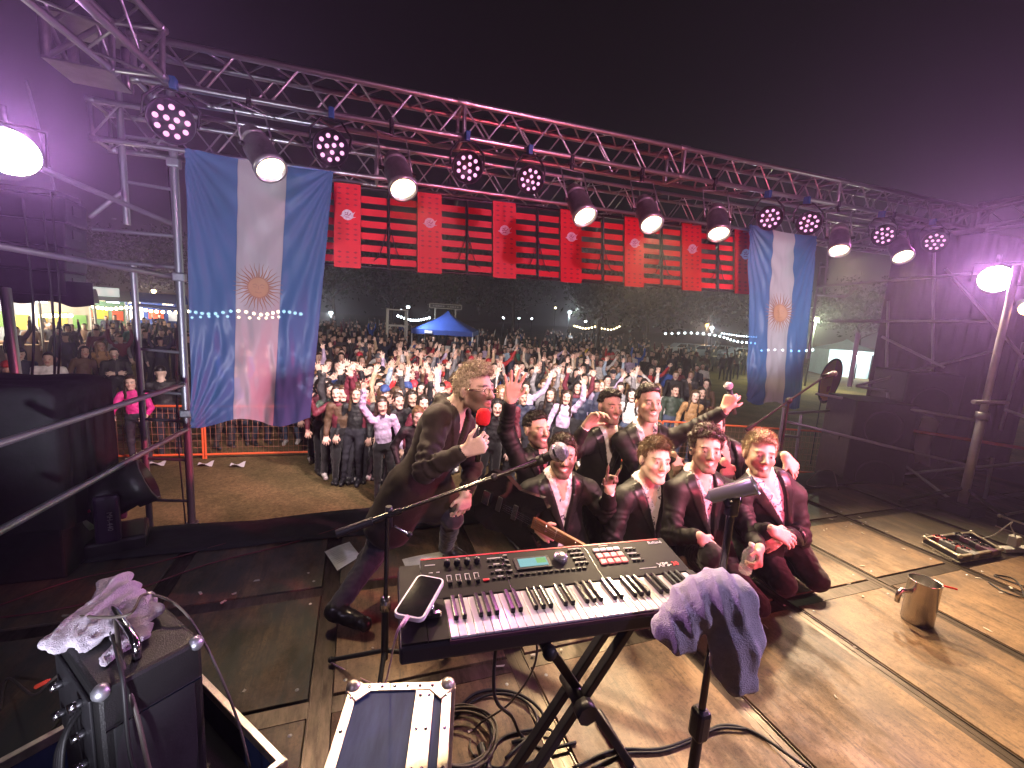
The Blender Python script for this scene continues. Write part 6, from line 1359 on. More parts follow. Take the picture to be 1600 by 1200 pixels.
hs = gq(L0, 0, 0); b = MB(); b.poly([hs+gq(0, -.022, .008), hs+gq(.18, -.03, .0), hs+gq(.20, .03, .0), hs+gq(.06, .05, .005), hs+gq(0, .022, .008)], nf*-.016); b.build('headstock', mat('black_lacquer', (.010, .009, .010), .12, coat=.5), bg)
# ================================================================== CROWD
def crowd_top(name, rough, fold):
    m = bpy.data.materials.new(name); m.use_nodes = True; N, L = nt(m); b = N['Principled BSDF']; oi = N.new('ShaderNodeObjectInfo'); tc = N.new('ShaderNodeTexCoord')
    n = N.new('ShaderNodeTexNoise'); n.inputs['Scale'].default_value = 11; n.inputs['Detail'].default_value = 4; L.new(tc.outputs['Object'], n.inputs[0])
    mr = N.new('ShaderNodeMapRange'); mr.inputs[1].default_value = .3; mr.inputs[2].default_value = .7; mr.inputs[3].default_value = .7; mr.inputs[4].default_value = 1.15; L.new(n.outputs[0], mr.inputs[0])
    v = N.new('ShaderNodeVectorMath'); v.operation = 'SCALE'; L.new(oi.outputs['Color'], v.inputs[0]); L.new(mr.outputs[0], v.inputs[3]); L.new(v.outputs[0], b.inputs['Base Color'])
    bp = N.new('ShaderNodeBump'); bp.inputs['Strength'].default_value = fold; bp.inputs['Distance'].default_value = .03; L.new(n.outputs[0], bp.inputs['Height']); L.new(bp.outputs[0], b.inputs['Normal']); b.inputs['Roughness'].default_value = rough; return m
def ramp_random(name, cols, rough):
    m = bpy.data.materials.new(name); m.use_nodes = True; N, L = nt(m); b = N['Principled BSDF']; oi = N.new('ShaderNodeObjectInfo'); r = N.new('ShaderNodeValToRGB'); r.color_ramp.interpolation = 'CONSTANT'; e = r.color_ramp.elements
    while len(e) < len(cols): e.new(.5)
    for i, (el, c) in enumerate(zip(e, cols)): el.position = i/len(cols); el.color = (*c, 1)
    L.new(oi.outputs['Random'], r.inputs[0]); L.new(r.outputs[0], b.inputs['Base Color']); b.inputs['Roughness'].default_value = rough; return m
CTOP = crowd_top('crowd_jacket', .62, .8); CLEG = ramp_random('crowd_trousers', [(.012, .012, .015), (.018, .022, .038), (.012, .012, .014), (.05, .07, .12), (.02, .02, .03), (.035, .03, .03)], .8)
CHAIR = ramp_random('crowd_hair', [(.012, .009, .008), (.03, .018, .011), (.015, .011, .009), (.07, .04, .02), (.02, .014, .01), (.16, .09, .04)], .45); CSHOE = ramp_random('crowd_shoe', [(.02, .02, .02), (.55, .53, .5), (.03, .03, .035)], .5)
ARM = {'down': ((.235, .01, 1.13), (.265, -.07, .89)), 'up': ((.29, -.06, 1.60), (.27, -.12, 1.87)), 'out': ((.37, -.04, 1.53), (.50, -.08, 1.78)), 'wave': ((.34, -.10, 1.26), (.40, -.17, 1.53)), 'phone': ((.22, -.20, 1.22), (.10, -.36, 1.47)), 'fold': ((.24, -.10, 1.13), (-.02, -.22, 1.15)), 'rail': ((.27, -.18, 1.11), (.24, -.42, 1.03)), 'pocket': ((.27, .04, 1.13), (.20, -.10, .93)), 'heart': ((.30, -.12, 1.50), (.10, -.18, 1.70))}
ARCH = {}
def archetype(aa, ab_, hair, girl=0, coat=0, tone=T1, smile=True, beard=0, lean=0, vox=.016, seed=0):
    key = (aa, ab_, hair, girl, coat, round(tone[0], 2), smile, beard > 0, lean, vox)
    if key in ARCH: return ARCH[key]
    sh = .165 if girl else .19; J = dict(pel=(0, 0, .93), neck=(0, .0, 1.42), head=(0, -.03, 1.585), sa=(-sh, .0, 1.37), sb=(sh, .0, 1.37), ka=(-.11, -.02, .49), kb=(.11, -.02, .49), fa=(-.13, .02, .09), fb=(.13, .02, .09))
    for h, a, sg in (('a', aa, -1), ('b', ab_, 1)):
        e, w = ARM[a]; J['e'+h] = (e[0]*sg, e[1], e[2]); J['w'+h] = (w[0]*sg, w[1], w[2])
    J = {k: np.array(v, float) for k, v in J.items()}
    if lean:
        ct, st_ = math.cos(lean), math.sin(lean)
        for k in ('neck', 'head', 'sa', 'sb', 'ea', 'eb', 'wa', 'wb'): p = J[k]-J['pel']; J[k] = J['pel']+np.array((p[0]*ct+p[2]*st_, p[1]-abs(st_)*.12, p[2]*ct-p[0]*st_))
    J['hR'] = frame((0, -1, -.03), (math.sin(lean)*.6, 0, 1))
    s, Rt, fw, up, ac = body_sdf(J, vox, .90 if girl else 1.0, .014, bool(coat))
    s.cone(J['neck']-UP*.02+np.array((-.05, -.02, 0)), J['neck']-UP*.02+np.array((.05, -.02, 0)), .05, .05, .03, 1)
    add_head(s, J['head'], J['hR'], 1.06, 0, vox)
    for h in ('a', 'b'):
        d = unit(J['w'+h]-J['e'+h]); add_hand(s, J['w'+h], d if d[2] > 0 else d+np.array((0, -.2, 0)), (0, 1, 0) if d[2] > .2 else (0, -1, .3), 1 if h == 'b' else -1, .18 if d[2] > .2 else .6, 1.12, 0, .30, vox=min(vox, .0115))
    V, Q, L = s.build(); V = relax(V, Q, 1, .35); col = face_col(V, J['head'], J['hR'], 1.06, tone, (.02, .014, .01), beard, smile, seed=seed)
    N_ = nrmls(V, Q); V = V+N_*np.where(L > 0, .007*vnoise(V*15, seed)+.005*vnoise(V*32, seed+1), 0)[:, None]
    me = npmesh('person', V, Q, [SKIN, CTOP, CLEG, CSHOE], np.median(L[Q], 1).astype(int), col)
    hm_ = CHAIR if hair not in ('cap', 'beanie', 'hat', 'hood') else CTOP
    H_ = make_hair(None, np.zeros(3), J['head'], J['hR'], 1.06, hair, None, seed, vox*.85); hme = npmesh('hair', H_[0], H_[1], hm_) if H_ else None
    ARCH[key] = (me, hme); return ARCH[key]
COLS = {'black': (.014, .014, .016), 'navy': (.02, .026, .055), 'dark grey': (.05, .05, .055), 'grey': (.20, .20, .21), 'white': (.68, .66, .64), 'cream': (.55, .47, .36), 'beige': (.42, .31, .20), 'brown': (.10, .055, .03), 'red': (.50, .035, .04), 'maroon': (.12, .015, .03), 'pink': (.62, .03, .26), 'lilac': (.50, .40, .58), 'blue': (.03, .10, .42), 'green': (.02, .16, .11), 'yellow': (.65, .45, .02), 'orange': (.60, .18, .03), 'camel': (.33, .19, .08), 'light blue': (.34, .46, .58), 'dark green': (.03, .05, .035)}
POSE = {('down', 'down'): 'standing with arms down', ('up', 'up'): 'with both arms up', ('out', 'out'): 'with both arms spread up', ('down', 'up'): 'with one arm up', ('up', 'down'): 'with one arm up', ('wave', 'down'): 'waving', ('down', 'wave'): 'waving', ('down', 'out'): 'reaching one arm up', ('out', 'down'): 'reaching one arm up', ('phone', 'phone'): 'filming with both hands', ('fold', 'fold'): 'with folded arms', ('rail', 'rail'): 'leaning on the fence', ('pocket', 'pocket'): 'with hands in pockets', ('heart', 'heart'): 'with hands joined overhead', ('phone', 'down'): 'holding up a phone', ('wave', 'up'): 'waving both hands'}
HNAME = {'short': 'short-haired', 'fade': 'crop-haired', 'curly': 'curly-haired', 'long': 'long-haired', 'longloose': 'long-haired', 'bob': 'bob-haired', 'bun': 'person with a bun', 'cap': 'capped', 'beanie': 'beanie-wearing', 'hat': 'hatted', 'hood': 'hooded', 'quiff': 'short-haired'}
PEOPLE = []
def crowd(px, py, arms, hair, colr, garment='jacket', sc=1.0, coat=0, tone=None, turn=0, lean=0, zone=None, far=False, zh=1.585, lab=None, vox=None, z0=None):
    girl = 1 if hair in ('long', 'longloose', 'bob', 'bun') else 0
    hp = atz(px, py, GZ+zh*sc) if z0 is None else z0
    dist = math.hypot(hp.x, hp.y)
    if dist > 75: return None
    tone = tone or random.choice((T1, T2, T4, T3)); vx = vox or (.0135 if dist < 11 else .018 if dist < 17 else .026)
    me, hme = archetype(arms[0], arms[1], hair, girl, coat, tone, (random.random() < .75), .6 if (not girl and random.random() < .3) else 0, lean, vx, seed=random.randint(0, 3))
    root = link('person', me, None, Vector((hp.x, hp.y, GZ))); root.scale = (sc*random.uniform(.97, 1.03), sc, sc)
    root.rotation_euler.z = math.atan2(hp.x-1.0, hp.y)*-1+turn+random.uniform(-.4, .4); root.rotation_euler.x = random.uniform(-.05, .07); root.rotation_euler.y = random.uniform(-.09, .09)
    c = COLS[colr]; j = random.uniform(.85, 1.15); root.color = (c[0]*j, c[1]*j, c[2]*j, 1)
    if hme is not None:
        hh = link('hair' if hair not in ('cap', 'beanie', 'hat', 'hood') else 'headwear', hme, root)
        hc = {'cap': random.choice(((.02, .02, .03), (.03, .06, .2), (.4, .03, .03))), 'beanie': random.choice(((.12, .13, .15), (.45, .03, .05), (.5, .42, .3))), 'hat': (.45, .38, .26)}.get(hair, tuple(x*.8 for x in c)); hh.color = (*hc, 1)
    if dist < 9.2:
        root.material_slots[2].link = 'OBJECT'; root.material_slots[2].material = random.choice((TROU, TROU, JEAN, CLEG))
    root['category'] = 'person'; PEOPLE.append((root, px, py, hair, colr, garment, POSE.get(tuple(arms), 'with raised hands'), zone, far, lab)); return root
D_, U_, W_, O_, P_, F_, K_, Rl, HT = ('down', 'down'), ('down', 'up'), ('wave', 'down'), ('out', 'out'), ('phone', 'phone'), ('fold', 'fold'), ('pocket', 'pocket'), ('rail', 'rail'), ('heart', 'heart')
UD, UU, DO, OD, WU, PD = ('up', 'down'), ('up', 'up'), ('down', 'out'), ('out', 'down'), ('wave', 'up'), ('phone', 'down')
CR = [(517, 607, W_, 'long', 'dark green', 'coat'), (500, 590, UD, 'bun', 'maroon', 'jacket'), (504, 570, D_, 'short', 'black', 'hoodie'), (499, 553, W_, 'bob', 'grey', 'coat'), (520, 547, D_, 'cap', 'black', 'jacket'), (540, 552, WU, 'fade', 'black', 'hoodie'), (562, 550, U_, 'short', 'dark grey', 'jacket'), (532, 570, P_, 'longloose', 'cream', 'puffer'), (548, 582, D_, 'bob', 'white', 'fleece'), (557, 594, PD, 'beanie', 'red', 'jacket'), (575, 611, DO, 'bun', 'red', 'coat'), (586, 581, D_, 'hood', 'black', 'hoodie'), (601, 588, D_, 'fade', 'black', 'jacket'), (600, 551, OD, 'short', 'navy', 'coat'), (572, 563, PD, 'longloose', 'black', 'jacket'), (620, 598, UD, 'short', 'light blue', 'hoodie'), (622, 626, D_, 'bun', 'black', 'coat'), (641, 622, WU, 'long', 'black', 'coat'), (657, 631, D_, 'long', 'maroon', 'scarf and coat'), (653, 608, UU, 'bob', 'white', 'hoodie'), (646, 596, D_, 'cap', 'blue', 'jacket'), (636, 648, K_, 'bun', 'black', 'sweater'), (606, 630, UD, 'bob', 'lilac', 'cardigan'), (688, 607, UD, 'short', 'maroon', 'coat'), (671, 558, UU, 'short', 'black', 'jacket'), (652, 548, D_, 'quiff', 'dark grey', 'jacket'), (725, 573, D_, 'fade', 'black', 'hoodie'), (738, 563, UD, 'beanie', 'dark grey', 'jacket'), (724, 528, DO, 'short', 'dark grey', 'suit jacket'), (711, 591, WU, 'long', 'grey', 'jacket'), (735, 547, UU, 'short', 'black', 'jacket'), (692, 543, D_, 'bob', 'beige', 'coat'), (696, 559, UU, 'longloose', 'white', 'sweater'), (766, 633, D_, 'longloose', 'black', 'jacket'), (784, 621, D_, 'beanie', 'maroon', 'scarf and coat'), (783, 604, UD, 'long', 'white', 'coat'), (797, 601, D_, 'beanie', 'dark grey', 'coat'), (833, 606, DO, 'bun', 'lilac', 'sweatshirt'), (858, 616, D_, 'longloose', 'black', 'leather jacket'), (872, 598, DO, 'long', 'black', 'leather jacket'), (893, 605, UU, 'longloose', 'maroon', 'coat'), (903, 611, D_, 'short', 'navy', 'puffer'), (833, 582, WU, 'short', 'black', 'jacket'), (842, 575, HT, 'bob', 'beige', 'jacket'), (836, 564, UU, 'longloose', 'cream', 'sweater'), (860, 560, D_, 'fade', 'blue', 'jacket'), (853, 547, D_, 'short', 'grey', 'jacket'), (874, 577, HT, 'longloose', 'white', 'sweater'), (895, 569, D_, 'short', 'dark grey', 'jacket'), (909, 575, UU, 'bun', 'beige', 'jacket'), (909, 563, D_, 'fade', 'black', 'jacket'), (900, 552, O_, 'cap', 'yellow', 'jersey'), (920, 555, D_, 'bob', 'green', 'jacket'), (887, 554, K_, 'short', 'dark grey', 'jacket'), (939, 567, O_, 'short', 'white', 'sweatshirt'), (935, 603, D_, 'short', 'navy', 'jacket'), (902, 583, UU, 'long', 'black', 'jacket'), (865, 544, D_, 'short', 'black', 'coat'), (831, 545, D_, 'hat', 'black', 'coat'), (819, 547, D_, 'short', 'grey', 'coat'), (806, 547, K_, 'cap', 'green', 'jacket'), (783, 541, D_, 'longloose', 'brown', 'coat'), (767, 541, D_, 'longloose', 'black', 'coat'), (930, 555, UU, 'short', 'brown', 'jacket'), (969, 560, D_, 'short', 'black', 'jacket'), (958, 556, UD, 'beanie', 'red', 'hooded cape'), (965, 585, D_, 'cap', 'dark grey', 'jacket'), (969, 578, W_, 'long', 'brown', 'jacket'), (989, 582, W_, 'longloose', 'cream', 'coat'), (1000, 582, D_, 'beanie', 'camel', 'coat'), (1011, 579, DO, 'longloose', 'red', 'coat'), (1018, 564, K_, 'short', 'black', 'jacket'), (1029, 566, K_, 'short', 'black', 'coat'), (1037, 577, D_, 'cap', 'blue', 'jacket'), (1053, 586, D_, 'short', 'black', 'jacket'), (1062, 579, F_, 'bob', 'maroon', 'sweater'), (1073, 585, K_, 'short', 'dark grey', 'coat'), (1084, 575, D_, 'fade', 'navy', 'jacket'), (1099, 573, F_, 'short', 'white', 'jacket'), (1103, 599, W_, 'long', 'brown', 'jacket'), (1050, 611, D_, 'short', 'dark green', 'coat'), (1028, 609, D_, 'bob', 'white', 'sweater'), (970, 606, U_, 'short', 'grey', 'jacket'), (985, 617, D_, 'long', 'white', 'striped top'), (936, 603, DO, 'long', 'lilac', 'jacket'), (1076, 617, D_, 'long', 'camel', 'coat'), (1099, 613, D_, 'long', 'black', 'jacket'), (680, 575, UU, 'long', 'grey', 'coat'), (660, 580, W_, 'short', 'black', 'jacket'), (705, 610, D_, 'long', 'brown', 'coat'), (745, 600, UD, 'short', 'green', 'jacket'), (760, 585, UU, 'long', 'black', 'coat'), (775, 575, D_, 'short', 'blue', 'hoodie'), (810, 585, W_, 'bun', 'black', 'coat'), (820, 620, D_, 'short', 'navy', 'coat'), (845, 600, UU, 'short', 'grey', 'sweater'), (875, 620, U_, 'long', 'lilac', 'puffer'), (920, 590, HT, 'long', 'grey', 'jacket'), (950, 595, W_, 'short', 'cream', 'jacket'), (1005, 600, UU, 'bob', 'white', 'puffer'), (560, 600, D_, 'short', 'black', 'hoodie'), (630, 575, UU, 'bob', 'beige', 'coat'), (615, 568, D_, 'short', 'grey', 'jacket'), (590, 560, D_, 'beanie', 'orange', 'jacket')]
for e in CR: crowd(*e)
# a few individuals at the fence and in front of it
crowd(546, 612, ('out', 'down'), 'bun', 'black', 'leather jacket', lean=.22, lab='woman in a black jacket leaning sideways in front of the fence, one arm flung up', vox=.010, z0=atz(522, 735, GZ))
crowd(592, 640, ('down', 'up'), 'long', 'beige', 'short coat', lab='fair-haired person in a beige coat and jeans standing before the stage, left of the host', vox=.012, z0=atz(585, 752, GZ), turn=2.6)
crowd(610, 640, ('down', 'fold'), 'long', 'black', 'long coat', coat=1, lab='person in a long black coat close behind the fair-haired one in beige', vox=.012, z0=atz(612, 758, GZ), turn=.5)
crowd(219, 600, Rl, 'longloose', 'pink', 'puffer', lab='girl in a bright pink jacket leaning on the fence at the left', vox=.011, sc=.93, z0=atz(222, 726, GZ))
crowd(265, 572, ('fold', 'fold'), 'fade', 'black', 'jacket', turn=3.0, lab='person in a printed black jacket seen from behind, next to the girl in pink', vox=.012, z0=atz(268, 712, GZ))
for (x, y, c, h, a, lb) in ((120, 550, 'brown', 'bob', D_, 'person in a brown coat above the subwoofer stack'), (182, 552, 'black', 'short', F_, 'person with folded arms in a black top and pale trousers near the left fence'), (162, 540, 'camel', 'longloose', W_, 'person in a camel patterned top with a raised arm, left of the scaffold'), (67, 560, 'white', 'short', D_, 'person in a white and black jacket sitting behind the subwoofers'), (187, 527, 'grey', 'short', D_, 'person in a pale grey sweater in front of the stalls'), (105, 513, 'black', 'hood', D_, 'person in a black hood in front of the lit stall'), (145, 511, 'black', 'long', D_, 'person in black with long hair right of the lit stall'), (90, 518, 'dark grey', 'short', D_, 'person in dark grey directly under the stall lights'), (12, 575, 'brown', 'cap', D_, 'person in brown at the very left edge'), (28, 552, 'navy', 'cap', D_, 'person in a navy jacket beside the left tent pole'), (207, 512, 'green', 'short', D_, 'person in a green jacket by the left scaffold'), (243, 508, 'dark grey', 'short', D_, 'person in grey between the scaffold poles')):
    crowd(x, y, a, h, c, lab=lb)
# legs and bodies seen through and below the left flag
for k, (x, y, c, h, a) in enumerate(((345, 580, 'black', 'short', U_), (372, 578, 'blue', 'long', UU), (405, 579, 'navy', 'cap', W_), (428, 577, 'grey', 'long', D_), (455, 580, 'maroon', 'bun', UU), (478, 578, 'black', 'long', D_), (392, 565, 'red', 'long', UU), (440, 562, 'black', 'short', W_))):
    crowd(x, y, a, h, c, zone='seen through the left flag')
rg2 = random.Random(9)
for k in range(146):
    px = rg2.uniform(492, 1000); py = rg2.uniform(552, 604) if k < 64 else rg2.uniform(543, 580)
    if k < 44: px = rg2.uniform(496, 800); py = rg2.uniform(592, 616)
    crowd(px, py, rg2.choice((D_, D_, D_, K_, UU, U_, UD, W_, D_, WU, HT, DO, PD, D_)), rg2.choice(('short', 'long', 'longloose', 'bob', 'bun', 'fade', 'beanie', 'cap')), rg2.choice(('black', 'black', 'navy', 'dark grey', 'black', 'grey', 'maroon', 'brown') if k < 44 else ('black', 'navy', 'dark grey', 'grey', 'white', 'white', 'maroon', 'cream', 'beige', 'brown', 'lilac', 'red', 'light blue', 'black')), rg2.choice(('jacket', 'coat', 'hoodie', 'sweater')))
# deeper rows: past the three hundred that show largest, one mass of dark figures
def far_crowd(name, spots, label, seed):
    rg = np.random.default_rng(seed); base = []
    for (aa, ab_, girl) in (('down', 'down', 0), ('down', 'up', 0), ('fold', 'fold', 1), ('down', 'down', 1), ('up', 'up', 0), ('wave', 'down', 1)):
        sh = .165 if girl else .19; J = dict(pel=(0, 0, .93), neck=(0, .0, 1.42), head=(0, -.03, 1.585), sa=(-sh, .0, 1.37), sb=(sh, .0, 1.37), ka=(-.11, -.02, .49), kb=(.11, -.02, .49), fa=(-.13, .02, .09), fb=(.13, .02, .09))
        for h, a, sg in (('a', aa, -1), ('b', ab_, 1)): e, w = ARM[a]; J['e'+h] = (e[0]*sg, e[1], e[2]); J['w'+h] = (w[0]*sg, w[1], w[2])
        J = {k: np.array(v, float) for k, v in J.items()}; J['hR'] = frame((0, -1, 0), (0, 0, 1)); s, *_ = body_sdf(J, .042, 1.0, .014); add_head(s, J['head'], J['hR'], 1.06, 0, .04)
        for h in ('a', 'b'): s.cone(J['w'+h], J['w'+h]+unit(J['w'+h]-J['e'+h])*.13, .04, .035, .02, 0)
        V, Q, L = s.build(); L = L.copy(); q = (V-J['head'])@J['hR']; hm = (L == 0) & (np.linalg.norm(V-J['head'], axis=1) < .2) & ((q[:, 2] > .062) | (q[:, 1] < -.02)); L[hm] = 4; base.append((V, Q, L))
    VV, QQ, CC, n0 = [], [], [], 0
    pal = np.array([COLS[c] for c in ('black', 'black', 'navy', 'dark grey', 'brown', 'grey', 'dark green', 'maroon', 'white', 'blue')]); pw = np.array((4, 4, 3, 3, 2, 1.5, 1, 1, .6, .6)); pw /= pw.sum()
    for (x, y) in spots:
        V, Q, L = base[rg.integers(0, len(base))]; a = math.atan2(x-1, y)*-1+rg.normal()*.6; sc = rg.uniform(.92, 1.06); R = np.array(((math.cos(a), -math.sin(a), 0), (math.sin(a), math.cos(a), 0), (0, 0, 1)))
        VV.append(V@R.T*sc+np.array((x, y, GZ))); QQ.append(Q+n0); n0 += len(V); tp = pal[rg.choice(len(pal), p=pw)]; tone = np.array((T1, T2, T3, T4)[rg.integers(0, 4)]); pc = np.array(((.012, .012, .015), tone, tp, (.014, .014, .016), tone))
        lut = np.array((tone, tp, (.018, .02, .03), (.03, .03, .03), (.02, .014, .01))); CC.append(lut[L])
    m = MATS.get('far_cloth')
    if m is None:
        m = mat('far_cloth', (.1, .1, .1), .8); N, L_ = nt(m); at = N.new('ShaderNodeAttribute'); at.attribute_name = 'Col'; L_.new(at.outputs[0], N['Principled BSDF'].inputs['Base Color'])
    o = link(name, npmesh(name, np.concatenate(VV), np.concatenate(QQ), m, None, np.concatenate(CC))); tag(o, label, 'crowd', kind='stuff')
rng = random.Random(5); sp1, sp2, sp3 = [], [], []
for k in range(300):
    px = rng.uniform(470, 1020); py = rng.uniform(508, 543)+(px-700)*.045; p = atz(px, py, GZ+1.585)
    if 12 < p.y < 62: sp1.append((p.x, p.y))
for k in range(130):
    px = rng.uniform(0, 470); py = rng.uniform(484, 526)+(px-150)*.05; p = atz(px, py, GZ+1.585)
    if 10 < math.hypot(p.x, p.y) < 55: sp2.append((p.x, p.y))
for k in range(34):
    px = rng.uniform(1015, 1170); py = rng.uniform(541, 556); p = atz(px, py, GZ+1.585)
    if 14 < math.hypot(p.x, p.y) < 60: sp3.append((p.x, p.y))
far_crowd('far_crowd', sp1, 'mass of dark figures filling the park far behind the front rows', 3); far_crowd('stall_crowd', sp2, 'mass of visitors among the food stalls at the left', 4); far_crowd('car_park_crowd', sp3, 'scattered dark figures in front of the parked cars', 5)
# labels: look, pose and place; look-alikes are counted from the left
def zone_of(px, py):
    if px < 290: return 'near the stalls on the left'
    if px < 560: return 'beside the left flag'
    if px < 640: return 'left of the host'
    if px < 760: return 'behind the host, below the tent'
    if px < 870: return 'right of the host'
    if px < 960: return 'above the raised fist'
    return 'at the right of the crowd'
groups = {}
for r in PEOPLE:
    root, px, py, hair, colr, gar, pose, zone, far, lab = r
    if lab: root['label'] = lab; root['group'] = 'people in the audience'; continue
    if far:
        root['label'] = {'right': 'darkly dressed person standing far back in the crowd', 'left': 'darkly dressed person standing among the stalls far left', 'cars': 'dark figure standing far off by the parked cars'}[far]; root['group'] = {'right': 'far crowd under the trees', 'left': 'visitors among the stalls', 'cars': 'figures by the parked cars'}[far]; continue
    hn_ = HNAME[hair]; who = ('%s in a %s %s' % (hn_, colr, gar)) if hn_.startswith('person') else '%s person in %s %s' % (hn_, colr, gar)
    base = '%s %s' % (who, zone or zone_of(px, py)); groups.setdefault(base, []).append(r)
ORD = ['first', 'second', 'third', 'fourth', 'fifth', 'sixth', 'seventh']
for base, rs in groups.items():
    rs.sort(key=lambda r: r[1])
    for i, r in enumerate(rs): r[0]['label'] = base if len(rs) == 1 else '%s, %s from left' % (base, ORD[min(i, 6)]); r[0]['group'] = 'people in the audience'
# ================================================================== PARK BEHIND THE STAGE
ORA = mat('orange_fence_paint', (.68, .12, .035), .5, 0, var=.3, vscale=10)
WIRE = mat('fence_wire', (.42, .19, .12), .5, .3)
def fence_panel(a, b_, label):
    a, b_ = Vector(a), Vector(b_); root = empty('fence_panel', a, label, 'fence', 'orange crowd fence panels'); h = 1.02; d = b_-a; n = int(d.length/.085)
    for t in (0, 1): rod('post', a+d*t, a+d*t+Vector((0, 0, h)), .019, ORA, root)
    for z in (.10, h): rod('rail', a+Vector((0, 0, z)), b_+Vector((0, 0, z)), .022, ORA, root)
    b = MB()
    for i in range(1, n): p = d*(i/n); b.cone(p+Vector((0, 0, .1)), p+Vector((0, 0, h)), .0032, .0032, 4)
    for k in range(1, 7): z = .1+k*(h-.1)/7; b.cone(Vector((0, 0, z)), d+Vector((0, 0, z)), .0032, .0032, 4)
    w = b.build('wire_mesh', WIRE, root); w['kind'] = 'stuff'
FE = [((130, 722), (318, 718)), ((322, 718), (504, 713)), ((878, 668), (1030, 674)), ((1034, 674), (1186, 682)), ((1190, 682), (1345, 697))]
FN = ['leftmost orange fence panel, in front of the girl in pink', 'orange fence panel below the left flag', 'orange fence panel behind the man with the fist', 'orange fence panel behind the outstretched arm', 'orange fence panel below the right flag']
for (p, q), l in zip(FE, FN):
    if p[0] < 600: fence_panel(atz(*p, GZ), atz(*q, GZ), l)
    else:
        A = atd(p[0], p[1], 9.3); B = atd(q[0], q[1], 9.3); A.z = B.z = GZ; fence_panel(A, B, l)
# ---- trees
LEAF = mat('dark_leaves', (.018, .026, .013), .7, 0, var=.5, vscale=.8); BARK = mat('bark', (.07, .05, .035), .9, 0, var=.4, vscale=5)
def tree(x, y, h, rad, label, seed, n=2600):
    rg = np.random.default_rng(seed); root = empty('tree', (x, y, GZ), label, 'tree', 'trees behind the crowd'); b = MB()
    pts = [Vector((0, 0, 0)), Vector((.1, .05, h*.2)), Vector((-.05, .1, h*.42)), Vector((.1, 0, h*.8))]; b.path(curve_pts(pts, 10), [.30-.024*i for i in range(11)], 8)
    for k in range(9):
        a = k*2.4+seed; z0 = h*(.28+.05*k); b.path(curve_pts([Vector((0, .05, z0)), Vector((rad*.4*math.cos(a), rad*.4*math.sin(a), z0+h*.09)), Vector((rad*.8*math.cos(a), rad*.8*math.sin(a), z0+h*.13))], 6), [.10-.013*i for i in range(7)], 6)
    b.build('trunk', BARK, root)
    cl = rg.normal(size=(26, 3)); cl /= np.linalg.norm(cl, axis=1)[:, None]; cl *= rg.uniform(.35, 1, (26, 1)); cl = cl*np.array((rad, rad, h*.34))+np.array((0, 0, h*.62)); rr = rg.uniform(.22, .42, 26)*rad
    w = rg.integers(0, 26, n); P = cl[w]+rg.normal(size=(n, 3))*rr[w][:, None]*.55; sz = rg.uniform(.14, .34, n)
    A = rg.normal(size=(n, 3)); A /= np.linalg.norm(A, axis=1)[:, None]; B = np.cross(A, rg.normal(size=(n, 3))); B /= np.linalg.norm(B, axis=1)[:, None]
    V = np.concatenate([P-A*sz[:, None], P+B*sz[:, None]*.5, P+A*sz[:, None], P-B*sz[:, None]*.5]); i = np.arange(n); Q = np.stack([i, i+n, i+2*n, i+3*n], 1)
    o = link('crown', npmesh('crown', V, Q, LEAF), root); o['kind'] = 'stuff'
for k, (px, dep, h, rad, l) in enumerate(((520, 52, 12, 4.6, 'broad dark tree behind the crowd, just right of the left flag'), (610, 60, 13, 5, 'dark tree behind the scaffold tower'), (705, 56, 12, 4.8, 'dark tree behind the blue tent'), (800, 62, 13, 5.2, 'dark tree under the middle of the red sign'), (935, 44, 10.5, 4.2, 'nearer tree with a visible trunk above the white sweatshirt with raised arms'), (1010, 48, 10.5, 4.2, 'tree beside it, left of the parked cars'), (1105, 66, 13, 5.4, 'dark tree above the parked cars'), (1195, 62, 12, 5, 'dark tree behind the right flag'), (1345, 56, 11, 4.6, 'dark tree above the white tent'), (130, 60, 12, 5, 'dark tree above the food stalls'), (240, 52, 11, 4.4, 'dark tree between the stalls and the left flag'), (420, 56, 12, 4.6, 'dark tree hidden behind the left flag'))):
    p = atd(px, 520, dep); tree(p.x, p.y, h, rad, l, k+3)
BULBC_ = emis('cool_bulb', (.80, .95, 1), 16)
# ---- blue gazebo, white gazebo
def gazebo(c, w, he, hp, label, m, walls=False, rz=0):
    root = empty('gazebo_tent', c, label, 'tent', rz=rz); hw = w/2
    for (x, y) in ((-1, -1), (1, -1), (1, 1), (-1, 1)): b = MB(); b.cone((x*hw, y*hw, 0), (x*hw, y*hw, he), .035, .035, 8); b.build('leg', mat('white_tube', (.7, .7, .7), .4), root)
    b = MB()
    def roof(u, v):
        a = 2*math.pi*u; x, y = math.cos(a), math.sin(a); s = 1/max(abs(x), abs(y)); t = v; k = t**1.0; z = hp-(hp-he)*(t**.72); return Vector((x*s*hw*k*1.02, y*s*hw*k*1.02, z))
    b.grid(roof, 32, 8); b.build('canopy', m, root)
    for k in range(4):
        a = k*math.pi/2; R = Matrix.Rotation(a, 3, 'Z'); b = MB(); b.grid(lambda u, v: R @ Vector(((u-.5)*w*1.02, -hw*1.02, he+.01-v*.26-.015*math.sin(u*19)*v)), 14, 2); b.build('valance', m, root)
        if walls and k != 0: b = MB(); b.grid(lambda u, v: R @ Vector(((u-.5)*w, -hw*.99+.03*math.sin(u*11), he-.2-v*(he-.2))), 10, 4); b.build('side_wall', m, root)
        elif walls: b = MB(); b.grid(lambda u, v: R @ Vector(((u-.5)*w*.8-.1*w, -hw*.99+.03*math.sin(u*11), he-.2-v*(he-.2))), 10, 4); b.build('front_wall', m, root)
    return root
